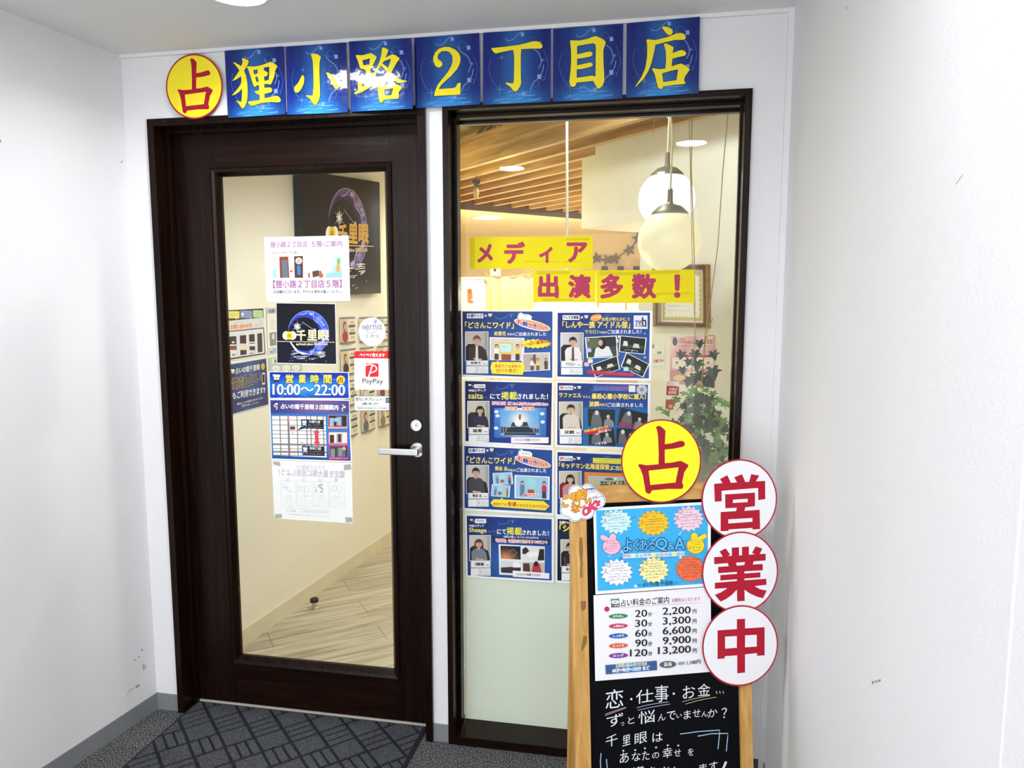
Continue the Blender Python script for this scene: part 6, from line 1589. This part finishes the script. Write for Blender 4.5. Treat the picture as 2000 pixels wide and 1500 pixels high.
p.build('tag', M_PAPER, 'red and white paper tag held among the ivy leaves', 'tag')
p = Print((0, YI - .07, 0), FN, FX, VK)
p.sheet([(352, 900), (430, 905), (424, 1000), (346, 1010)], '#d24a3a', .0008); p.star(398, 968, 24, 12, 6, '#f0d050'); p.star(362, 1000, 16, 8, 5, '#f4f0ea')
p.build('tag', M_PAPER, 'small red card with a yellow flower low among the ivy leaves', 'tag')
# ================================================================ door mat
mt = empty('door_mat', Vector((.55, -.24, 0)), 'grey and navy patterned door mat lying before the door', 'door mat')
MX0, MX1, MY0, MY1 = .120, 1.008, -.56, .064
MB().box((MX0, MY0, 0.0002), (MX1, MY1, .006), .002).build('backing', mat('navy_mat_backing', '#060a18', .85, bump=.5, bscale=300, var=.2), mt)
def pile_mat():
    m = bpy.data.materials.new('loop_pile'); nt, n, l, p = nodes_of(m); p.inputs['Roughness'].default_value = .95
    tc = n.new('ShaderNodeTexCoord'); a = n.new('ShaderNodeTexNoise'); a.inputs['Scale'].default_value = 330; l.new(tc.outputs['Object'], a.inputs['Vector'])
    r = n.new('ShaderNodeValToRGB'); e = r.color_ramp.elements; e[0].position = .36; e[0].color = C('#101216'); e[1].position = .68; e[1].color = C('#595c62')
    l.new(a.outputs['Fac'], r.inputs['Fac']); l.new(r.outputs['Color'], p.inputs['Base Color'])
    b = n.new('ShaderNodeBump'); b.inputs['Strength'].default_value = .6; b.inputs['Distance'].default_value = .003; l.new(a.outputs['Fac'], b.inputs['Height']); l.new(b.outputs['Normal'], p.inputs['Normal'])
    return m
def clip(poly, x0, y0, x1, y1):
    for ax, lim, sg in ((0, x0, 1), (0, x1, -1), (1, y0, 1), (1, y1, -1)):
        out = []
        for i in range(len(poly)):
            a, b = poly[i - 1], poly[i]; da = (a[ax] - lim) * sg; db = (b[ax] - lim) * sg
            if da >= 0: out.append(a)
            if da * db < 0: t = da / (da - db); out.append((a[0] + (b[0] - a[0]) * t, a[1] + (b[1] - a[1]) * t))
        # keep order
        poly = out
        if len(poly) < 3: return []
    return poly
pl_ = MB(); cell = .0955; gap = .012
ex, ey = Vector((.707, .707)), Vector((.707, -.707))
def tuft(u0, v0, u1, v1):
    q = [tuple(ex * u + ey * v) for u, v in ((u0, v0), (u1, v0), (u1, v1), (u0, v1))]
    q = clip(q, MX0 + .012, MY0 + .012, MX1 - .012, MY1 - .010)
    if len(q) < 3: return
    ar = sum(q[i][0] * q[(i + 1) % len(q)][1] - q[(i + 1) % len(q)][0] * q[i][1] for i in range(len(q)))
    if abs(ar) < 2e-6: return
    lo = [pl_.bm.verts.new((x, y, .0061)) for x, y in q]; hi = [pl_.bm.verts.new((x, y, .0098)) for x, y in q]
    pl_.bm.faces.new(hi if ar > 0 else hi[::-1])
    for i in range(len(q)): pl_.bm.faces.new((lo[i], lo[(i + 1) % len(q)], hi[(i + 1) % len(q)], hi[i]))
for i in range(-8, 14):
    for j in range(-6, 16):
        u0, v0 = .047 + cell * i, .02 + cell * j
        k = (i + 2 * j) % 4 if False else (i + j) % 2
        if k == 0:
            if (i - j) % 4 == 0: tuft(u0 + gap / 2, v0 + gap / 2, u0 + cell - gap / 2, v0 + cell - gap / 2)
            else:
                tuft(u0 + gap / 2, v0 + gap / 2, u0 + cell - gap / 2, v0 + cell - gap / 2)
        else:
            n_ = 3
            for q in range(n_):
                a = cell / n_
                if (i - j) % 4 in (1,): tuft(u0 + a * q + gap * .35, v0 + gap / 2, u0 + a * (q + 1) - gap * .35, v0 + cell - gap / 2)
                else: tuft(u0 + gap / 2, v0 + a * q + gap * .35, u0 + cell - gap / 2, v0 + a * (q + 1) - gap * .35)
pl_.build('pile', pile_mat(), mt)

# ================================================================ A-board
C0 = CAM + ray(1275, 1075) * 1.87
TX = Vector((.942, .335, 0)).normalized()
TILT = R(7)
NB0 = Vector((TX.y, -TX.x, 0))
TU = (Vector((0, 0, 1)) * math.cos(TILT) - NB0 * math.sin(TILT)).normalized()
NB = TX.cross(TU).normalized()
UL, UR, VT = -.2095, .2575, .166
VB = -(C0.z - .001) / TU.z
board = empty('chalkboard_sign', C0 + TU * VB + TX * .02, 'wooden A-frame chalkboard with white handwriting standing at the right corner', 'sign board')
SW, TH = .040, .024
def slat(u0, u1, v0, v1, d0, d1, m, name, bev=.002):
    return MB().obox(C0, TX, TU, NB, (u0, v0, d0), (u1, v1, d1), bev).build(name, m, board)
M_PV = wood('pine_stile', '#b3823f', '#d8ab63', .45, 2.0, 'Z', 26.0, .1)
slat(UL, UL + SW, VB, VT, -TH, 0, M_PV, 'stile'); slat(UR - SW + .008, UR, VB, VT, -TH, 0, M_PV, 'stile')
slat(UL + SW, UR - SW + .008, VT - .042, VT, -TH, 0, M_PINEH, 'top_rail'); slat(UL + SW, UR - SW + .008, VB + .10, VB + .14, -TH, 0, M_PINEH, 'bottom_rail')
slat(UL + SW, UR - SW + .008, VB + .14, VT - .042, -.016, -.010, M_BOARD, 'blackboard', 0)
def back_leg(u0, u1):
    m = MB(); t2 = R(1.5)
    U2 = (Vector((0, 0, 1)) * math.cos(t2) + NB0 * math.sin(t2)).normalized(); N2 = U2.cross(TX).normalized()
    top = C0 + TU * (VT - .03) - NB * (TH + .004)
    L = top.z / U2.z - .002
    m.obox(top, TX, U2, N2, (u0, -L, 0), (u1, .02, .020), .002)
    return m
back_leg(UL + .012, UL + .042).build('rear_leg', M_PV, board); back_leg(UR - .042, UR - .012).build('rear_leg', M_PV, board)
for u in (UL + .08, UR - .08):
    hb = MB()
    hb.obox(C0, TX, TU, NB, (u - .02, VT - .028, -TH - .006), (u + .02, VT - .004, -TH - .001), .0005)
    hb.build('hinge', M_STEEL, board)
def board_print(view, off): return Print(C0 + NB * off, NB, TX, view)
# handwriting in chalk marker
VW_ = (1100, 1330, 2000 / 340)
p = board_print(VW_, -.0098)
WH, PKC, LIL, YLC, BLU = '#e4e6ee', '#d8b6cc', '#b6bdea', '#d8d4a0', '#a9c4e4'
p.text('恋', 486, 326, 690, 296, 215, WH, .0); p.ell(782, 208, 13, 13, WH, 14); p.text('仕', 835, 268, 1034, 236, 155, WH, .0); p.text('事', 1052, 246, 1210, 236, 192, WH, .0); p.ell(1270, 146, 13, 13, WH, 14)
p.text('お', 1372, 208, 1515, 190, 145, WH, .0); p.text('金', 1545, 176, 1690, 164, 138, WH, .0)
for x in (1762, 1800, 1838): p.line([(x - 4, 116), (x + 5, 144)], 7, WH)
p.curve([(480, 382), (600, 340), (720, 300)], 5, PKC); p.curve([(482, 398), (610, 350), (722, 308)], 5, PKC)
p.curve([(842, 308), (1010, 268), (1210, 240)], 6, LIL); p.curve([(856, 336), (1040, 296), (1228, 264)], 6, LIL); p.curve([(1366, 240), (1520, 200), (1686, 168)], 5, YLC); p.curve([(1404, 266), (1560, 222), (1760, 184)], 5, YLC)
for ch, x0, y0, x1, y1, h in (('ず', 498, 536, 690, 500, 140), ('っ', 660, 518, 700, 510, 40), ('と', 742, 496, 818, 484, 78), ('悩', 862, 500, 1052, 470, 146), ('ん', 1088, 466, 1176, 444, 78), ('で', 1190, 452, 1292, 440, 100), ('い', 1300, 426, 1362, 416, 44), ('ま', 1384, 440, 1466, 430, 98), ('せ', 1486, 416, 1576, 408, 86), ('ん', 1586, 414, 1664, 404, 62), ('か', 1660, 424, 1770, 400, 92), ('？', 1818, 430, 1880, 422, 118)):
    p.text(ch, x0, y0, x1, y1, h, WH, .0)
for ch, x0, y0, x1, y1, h in (('千', 488, 768, 624, 730, 130), ('里', 680, 752, 772, 726, 118), ('眼', 820, 736, 964, 700, 128), ('は', 1024, 704, 1142, 690, 104)):
    p.text(ch, x0, y0, x1, y1, h, WH, .0)
for ch, x0, y0, x1, y1, h in (('あ', 648, 950, 752, 930, 120), ('な', 786, 926, 888, 910, 100), ('た', 906, 912, 990, 900, 104), ('の', 1020, 894, 1102, 880, 68), ('幸', 1140, 892, 1252, 872, 118), ('せ', 1272, 870, 1350, 862, 84), ('を', 1430, 862, 1498, 850, 84)):
    p.text(ch, x0, y0, x1, y1, h, WH, .0)
for x, y in ((690, 800), (826, 792), (938, 772), (1066, 762), (1200, 738), (1320, 740)): p.ell(x, y, 11, 10, WH, 12)
for ch, x0, y0, x1, y1, h in (('導', 800, 1120, 930, 1100, 130), ('き', 960, 1110, 1060, 1100, 120), ('出', 1100, 1100, 1220, 1086, 110), ('し', 1270, 1094, 1350, 1080, 110), ('ま', 1560, 1040, 1650, 1028, 84), ('す', 1676, 1050, 1772, 1030, 116)):
    p.text(ch, x0, y0, x1, y1, h, WH, .0)
p.line([(1870, 924), (1826, 1030)], 26, WH)
for pts in ([(1340, 608), (1560, 578), (1795, 562), (1795, 600), (1776, 782)], [(1544, 632), (1700, 604), (1890, 600), (1886, 660), (1872, 806)], [(434, 826), (426, 920), (430, 1020)], [(496, 894), (500, 960), (510, 1030)]): p.line(pts, 10, BLU)
p.build('chalk_lettering', M_CHALK, parent=board)

# --- question and answer sheet
VQ = (1090, 800, 2000 / 460)
p = board_print(VQ, .0015)
p.sheet([(298, 836), (1296, 782), (1296, 1500), (318, 1570)], '#f1f3f6', .0006)
p.poly([(322, 858), (1272, 806), (1272, 1476), (336, 1542)], '#3fb0ea')
rnd = random.Random(4)
for i in range(34):
    x = rnd.uniform(350, 1250); y = rnd.uniform(860, 1500); t = rnd.random()
    if t < .35: p.star(x, y, 20, 9, 5, '#d9eef0' if i % 2 else '#2b8fd0', rot=rnd.random())
    elif t < .7: p.curve([(x, y), (x + 14, y - 12), (x + 22, y - 34)], 6, '#c9ecf6')
    else: p.curve([(x, y), (x + 30, y - 8), (x + 46, y - 20)], 5, '#2a84c4')
BS = [(492, 950, 138, 108, '#cdeef2', '#5aa0b0'), (808, 962, 138, 112, '#f6c32a', '#b07a1a'), (1106, 926, 130, 110, '#f4cfe0', '#c88aa6'), (496, 1380, 140, 116, '#f4f2fa', '#9a8ab0'), (810, 1360, 132, 116, '#f4eda8', '#b0a04a'), (1120, 1350, 130, 118, '#ec7048', '#a84a2a')]
for x, y, rx, ry, col, ed in BS:
    p.burst(x, y, rx, ry, 16, col, .2, ed)
    ink = '#3a3446' if col != '#ec7048' else '#4a1a14'
    qc = '#5a4a6a' if col not in ('#f6c32a', '#ec7048') else '#a8642a'
    p.text('Q', x - 88, y - 38, x - 52, y - 40, 42, col, .0, (qc, .07)); p.text('A', x - 106, y + 12, x - 80, y + 10, 40, col, .0, (qc, .07))
    p.micro(x - 44, y - 86, x + 70, 17, ink, 2, 1.55, -.05); p.micro(x - 70, y - 20, x + 96, 18, ink, 4, 1.45, -.05, 3)
    p.line([(x - 44, y - 28), (x + 72, y - 38)], 3, ink)
for x, y, col, ed, d in ((452, 1160, '#f6bcd2', '#c47a96', 1), (1164, 1152, '#f6d92a', '#c49a1a', -1)):
    for e, g in ((1.06, ed), (1.0, col)):
        p.ell(x, y, 72 * e, 66 * e, g, 26); p.ell(x + 10 * d, y - 78, 26 * e, 30 * e, g, 18)
        p.line([(x - 10 * d, y - 40), (x - 72 * d, y - 78)], 38 * e, g); p.ell(x - 74 * d, y - 78, 20 * e, 20 * e, g, 14)
        p.line([(x + 8 * d, y - 30), (x + 20 * d, y - 90)], 40 * e, g)
    p.text('Q', x - 52, y - 28, x - 30, y - 29, 26, col, .0, ('#a83a5a', .08)); p.text('A', x - 56, y + 30, x - 38, y + 29, 26, col, .0, ('#7a3a5a', .08)); p.micro(x - 24, y - 52, x + 56, 15, '#5a2a3a', 3, 1.4, -.04); p.micro(x - 28, y + 12, x + 50, 15, '#5a2a3a', 2, 1.5, -.04)
for ch, a, b, y0, h in (('よ', 550, 622, 1206, 112), ('く', 634, 682, 1198, 96), ('あ', 686, 756, 1194, 90), ('る', 760, 824, 1190, 92), ('Q', 826, 922, 1200, 108), ('&', 926, 984, 1188, 60), ('A', 986, 1070, 1186, 100)):
    p.text(ch, a, y0, b, y0 - 4, h, '#63bdf0', .015, ('#1c2a6a', .05))
p.poly([(544, 1222), (1068, 1200), (1070, 1240), (548, 1262)], '#cfe6ee')
for i in range(15):
    x = 560 + i * 35; y = 1242 - i * 1.5 + rnd.uniform(-8, 6); p.ell(x, y, rnd.uniform(12, 20), rnd.uniform(12, 20), ('#d9a6c8', '#9cc4e8', '#f2e6a0', '#8fd0c8', '#c9b4e0')[i % 5], 18)
p.text('― 占いの館 千里眼 ―', 664, 1502, 1016, 1482, 36, '#26305e', .01)
p.build('question_sheet', M_STICK, 'light blue question and answer sheet with coloured bursts, upper sheet on the chalkboard', 'poster')

# --- price list
VR = (1100, 1130, 1784 / 440)
p = board_print(VR, .0015)
p.sheet([(240, 134), (1166, 66), (1178, 738), (254, 812)], '#eeeef2', .0006)
SL = -.052
p.poly([(376, 162), (444, 157), (448, 226), (380, 230)], '#4a86c0'); p.ell(412, 186, 30, 16, '#f2f2f0', 20); p.ell(412, 186, 14, 10, '#e6c04a', 16); p.rect(382, 204, 446, 226, '#2a2a3a'); p.text('千里眼', 386, 224, 442, 220, 14, '#e0d4b0', .03)
p.text('占い料金のご案内', 458, 222, 838, 196, 56, '#26262a', .012); p.text('消費税込となります', 860, 188, 1084, 174, 30, '#c0568a', .012); p.line([(448, 230), (1084, 190)], 3, '#d890b0'); p.ell(346, 242, 21, 21, '#c42a60', 24)
for i, (t, col, mn, yen) in enumerate((('おためし', '#2f8a5a', '20', '2,200'), ('人気No1', '#c83a6a', '30', '3,300'), ('しっかり', '#2a62b8', '60', '6,600'), ('じっくり', '#e0603a', '90', '9,900'), ('ロング', '#7a3a9a', '120', '13,200'))):
    y = 298 + i * 77.5
    p.ell(436, y, 76, 20, col, 32, rot=-.04); p.text(t, 396, y + 11, 478, y + 7, 20, '#f4f4f4', .03)
    p.text(mn, 570 if mn != '120' else 528, y + 8, 664, y + 3, 56, '#1f1f24', .006, hb=.03); p.text('分', 672, y + 2, 702, y, 34, '#1f1f24', .02)
    x0 = 788 if i < 4 else 750
    p.text(yen, x0, y - 2, 1008, y - 14, 66 if ',' in yen else 56, '#1f1f24', .006, hb=.03); p.text('円', 1024, y - 20, 1054, y - 22, 34, '#1f1f24', .02)
p.grad([(332, 684), (738, 648), (742, 722), (336, 756)], lambda s, t: mixc('#3a5a8c', '#2a78c0', math.exp(-((s - .5) / .25) ** 2)), 12, 2)
p.text('お時間は組み合わせ自由', 414, 706, 660, 684, 30, '#efe6b0', .02); p.text('60分+90分=150分 など', 388, 744, 682, 720, 34, '#f4f6fa', .04)
p.ell(826, 678, 66, 27, '#595c62', 30, rot=-.05); p.text('延長', 796, 694, 858, 690, 32, '#f2f2f2', .02); p.text('10分', 908, 684, 958, 680, 26, '#2a2a2e', .02); p.text('1,100円', 976, 682, 1084, 672, 32, '#2a2a2e', .02)
p.build('price_list', M_STICK, 'white price list with five coloured ovals, lower sheet on the chalkboard', 'notice')

# --- discs and cloud
E_ = (1090, 800, 2000 / 460)
GE = [[[(1325, 630), (1395, 625), (1375, 590), (1437, 557), (1468, 622), (1520, 618), (1495, 575), (1562, 548), (1590, 615), (1622, 613), (1640, 548), (1708, 560), (1680, 610), (1758, 605), (1760, 760), (1700, 768), (1698, 665), (1388, 690), (1390, 778), (1330, 782)]],
      [[(1418, 720), (1672, 705), (1672, 820), (1590, 830), (1582, 860), (1712, 850), (1715, 1015), (1650, 1018), (1650, 1005), (1448, 1018), (1448, 1030), (1380, 1033), (1380, 870), (1510, 862), (1518, 833), (1420, 838)], [(1485, 765), (1610, 757), (1610, 785), (1485, 793)], [(1445, 932), (1650, 920), (1650, 952), (1445, 967)]]]
GG = [[[(262, 515), (410, 503), (355, 415), (463, 362), (540, 470), (500, 495), (568, 488), (566, 350), (692, 342), (692, 485), (742, 480), (742, 338), (862, 330), (862, 472), (965, 463), (915, 440), (980, 325), (1093, 365), (1050, 460), (1150, 455), (1152, 570), (945, 585), (928, 640), (1100, 630), (1102, 740), (785, 758), (785, 795), (1060, 775), (1060, 862), (785, 882), (785, 912), (1162, 885), (1165, 990), (960, 1012), (1050, 1065), (1170, 1090), (1105, 1222), (1000, 1195), (880, 1140), (785, 1075), (790, 1268), (660, 1275), (655, 1075), (560, 1170), (460, 1240), (375, 1280), (275, 1165), (380, 1120), (475, 1060), (480, 1045), (275, 1060), (275, 955), (655, 925), (655, 895), (370, 915), (370, 822), (655, 800), (655, 768), (332, 790), (332, 682), (515, 668), (495, 615), (265, 635)], [(640, 608), (797, 598), (778, 650), (655, 660)]]]
GC = [[[(1375, 322), (1440, 318), (1440, 395), (1595, 385), (1595, 608), (1535, 612), (1535, 590), (1440, 600), (1440, 745), (1378, 750), (1378, 608), (1280, 615), (1280, 632), (1222, 637), (1222, 410), (1375, 400)], [(1282, 460), (1375, 455), (1375, 548), (1282, 555)], [(1440, 450), (1533, 445), (1533, 538), (1440, 545)]]]
DGP = 'red rimmed white discs on the chalkboard edge'
def rad(p, cx, cy, ex_): return (p.at(cx + ex_, cy) - p.at(cx, cy)).length
p = board_print(E_, .0042); round_sign(p, (1542, 762), rad(p, 1542, 762, 318), GE, lambda q: q, '#f0f0f4', '#b0142e', 'white disc with red rim and red character 営, uppermost of three', .035, .002, DGP)
V8 = (1365, 1030, 1456 / 165)
p = board_print(V8, .0058); round_sign(p, (715, 772), rad(p, 715, 772, 650), GG, lambda q: q, '#f0f0f4', '#b0142e', 'white disc with red rim and red character 業, middle of three', .035, .002, DGP)
p = board_print(VR, .0074); round_sign(p, (1404, 531), rad(p, 1404, 531, 297), GC, lambda q: q, '#f0f0f4', '#b0142e', 'white disc with red rim and red character 中, lowest of three', .035, .002, DGP)
p = board_print(E_, .0050)
dc = (878, 437)
fm_ = lambda q: (dc[0] + (q[0] - 492) * (338 / 455) + 2, dc[1] + (q[1] - 660) * (345 / 535) - 2)
round_sign(p, dc, rad(p, dc[0], dc[1], 337), URANAI, fm_, '#fff02a', '#a5142c', 'round yellow sign with red character 占 on top of the chalkboard', .032, .004)
VCL = (1080, 930, 15.0)
p = board_print(VCL, .0050)
cl_ = [(450, 500), (470, 400), (530, 310), (620, 265), (720, 260), (800, 290), (845, 320), (880, 260), (960, 222), (1060, 232), (1170, 290), (1290, 410), (1460, 530), (1520, 610), (1545, 720), (1520, 830), (1440, 920), (1330, 980), (1240, 1000), (1205, 1060), (1190, 1150), (1120, 1230), (1010, 1265), (900, 1262), (830, 1240), (790, 1290), (700, 1335), (600, 1335), (500, 1280), (445, 1205), (340, 1190), (240, 1130), (205, 1040), (215, 930), (260, 850), (235, 760), (260, 650), (340, 570), (430, 545)]
p.sheet(cl_, '#f5f6f8', .0008)
ctr = (870, 780)
inn = [(ctr[0] + (x - ctr[0]) * .955, ctr[1] + (y - ctr[1]) * .95) for x, y in cl_]
p.line(inn + [inn[0]], 18, '#3f74c4')
OUTL = '#4a2410'
for ch, x0, y0, x1, y1, h, col in (('ご', 290, 905, 470, 880, 330, '#f2a62a'), ('予', 510, 820, 700, 780, 300, '#f2a62a'), ('約', 680, 740, 985, 640, 310, '#f0a02a'), ('な', 540, 1070, 780, 1050, 240, '#f0902a'), ('し', 760, 940, 935, 910, 190, '#f2a62a')):
    p.text(ch, x0, y0, x1, y1, h, col, .05, (OUTL, .04))
for x, y in ((975, 740), (1085, 700)): p.ell(x, y, 48, 78, OUTL, 22, rot=-.2); p.ell(x, y, 36, 64, '#f2a62a', 22, rot=-.2)
for ch, x0, y0, x1, y1, h in (('O', 870, 1160, 1060, 1120, 230), ('K', 1060, 1060, 1290, 950, 250), ('!', 1260, 880, 1380, 850, 140)): p.text(ch, x0, y0, x1, y1, h, '#e8406a', .06, ('#5a0f24', .035))
p.ell(960, 300, 34, 26, '#f4ea5a', 14); p.ell(1036, 296, 26, 18, '#f4ea5a', 14); p.ell(1286, 530, 36, 34, '#f0e04a', 16)
p.text('お気軽に', 960, 420, 1230, 400, 70, '#4a5ac0', .03); p.text('どうぞ', 1050, 500, 1230, 490, 70, '#5a62b8', .02); p.text('でも', 1140, 700, 1310, 650, 90, '#3a3e80', .02); p.line([(1330, 630), (1420, 570), (1470, 620)], 12, '#2a3a80')
p.ring(592, 1172, 50, 54, 6, '#b9bcd0', 22); p.line([(640, 1120), (700, 1140)], 5, '#c9cbe0'); p.line([(570, 1130), (600, 1150), (620, 1140)], 5, '#b9bcd0')
p.build('cloud_sign', M_STICK, 'white cloud shaped sign with orange handwriting and pink OK at the chalkboard corner', 'sign')
# worn tape marks on the left stile and scuffs on the walls
p = board_print(VQ, .0004)
p.poly([(178, 1090), (206, 1080), (214, 1180), (200, 1300), (214, 1420), (184, 1430), (190, 1300), (176, 1200)], '#9a7440'); p.curve([(190, 1100), (186, 1180), (196, 1260), (190, 1400)], 5, '#7a5a30'); p.curve([(206, 1090), (200, 1200), (206, 1330)], 4, '#6a4c28')
p.build('tape_residue', M_PAPER, parent=board)
for q in ([(136, 182), (182, 176), (178, 238), (150, 262), (140, 240)], [(160, 450), (190, 456), (188, 510), (164, 556), (140, 578), (150, 510)]):
    p = board_print(VR, .0004); p.poly(q, '#8a683a'); p.build('tape_residue', M_PAPER, parent=board)
LN = Vector((-LD.y, LD.x, 0)).normalized()
LN = LN if LN.x > 0 else -LN
p = Print(LN * .0006, LN, -LD, (0, 1250, 4.0))
for pts, w_ in (([(1104, 86), (1116, 69)], 7), ([(1078, 135), (1091, 129)], 6), ([(1048, 162), (1062, 153)], 6), ([(1116, 188), (1124, 238), (1140, 214), (1130, 196)], 4), ([(994, 430), (1008, 398), (1040, 376)], 3), ([(1058, 368), (1074, 356), (1092, 352)], 6), ([(1068, 372), (1082, 362)], 5)):
    p.line(pts, w_, '#77777a')
p.view = (0, 0, 1875 / 500)
p.line([(884, 1192), (898, 1178)], 5, '#8a8a8a'); p.line([(0, 1020), (6, 1044)], 6, '#77777a')
p.build('scuff_mark', M_PAPER, parent=[o for o in COL.objects if o.name == 'wall_left'][0])
p = Print(Vector((XR - .0006, 0, 0)), Vector((-1, 0, 0)), Vector((0, -1, 0)), (1400, 1000, 3.0))
for pts in ([(908, 1000), (920, 996)], [(928, 995), (938, 990)], [(946, 990), (958, 984)], [(1758, 104), (1764, 100)]): p.line(pts, 3, '#8c8c8a')
p.view = (1350, 0, 2000 / 650)
p.line([(1590, 1105), (1632, 1048)], 2, '#a9a9a6'); p.line([(930, 52), (936, 47)], 4, '#9a9a98')
p.build('scuff_mark', M_PAPER, parent=[o for o in COL.objects if o.name == 'wall_right'][0])
# handover: make every parented part follow its thing
bpy.context.view_layer.update()
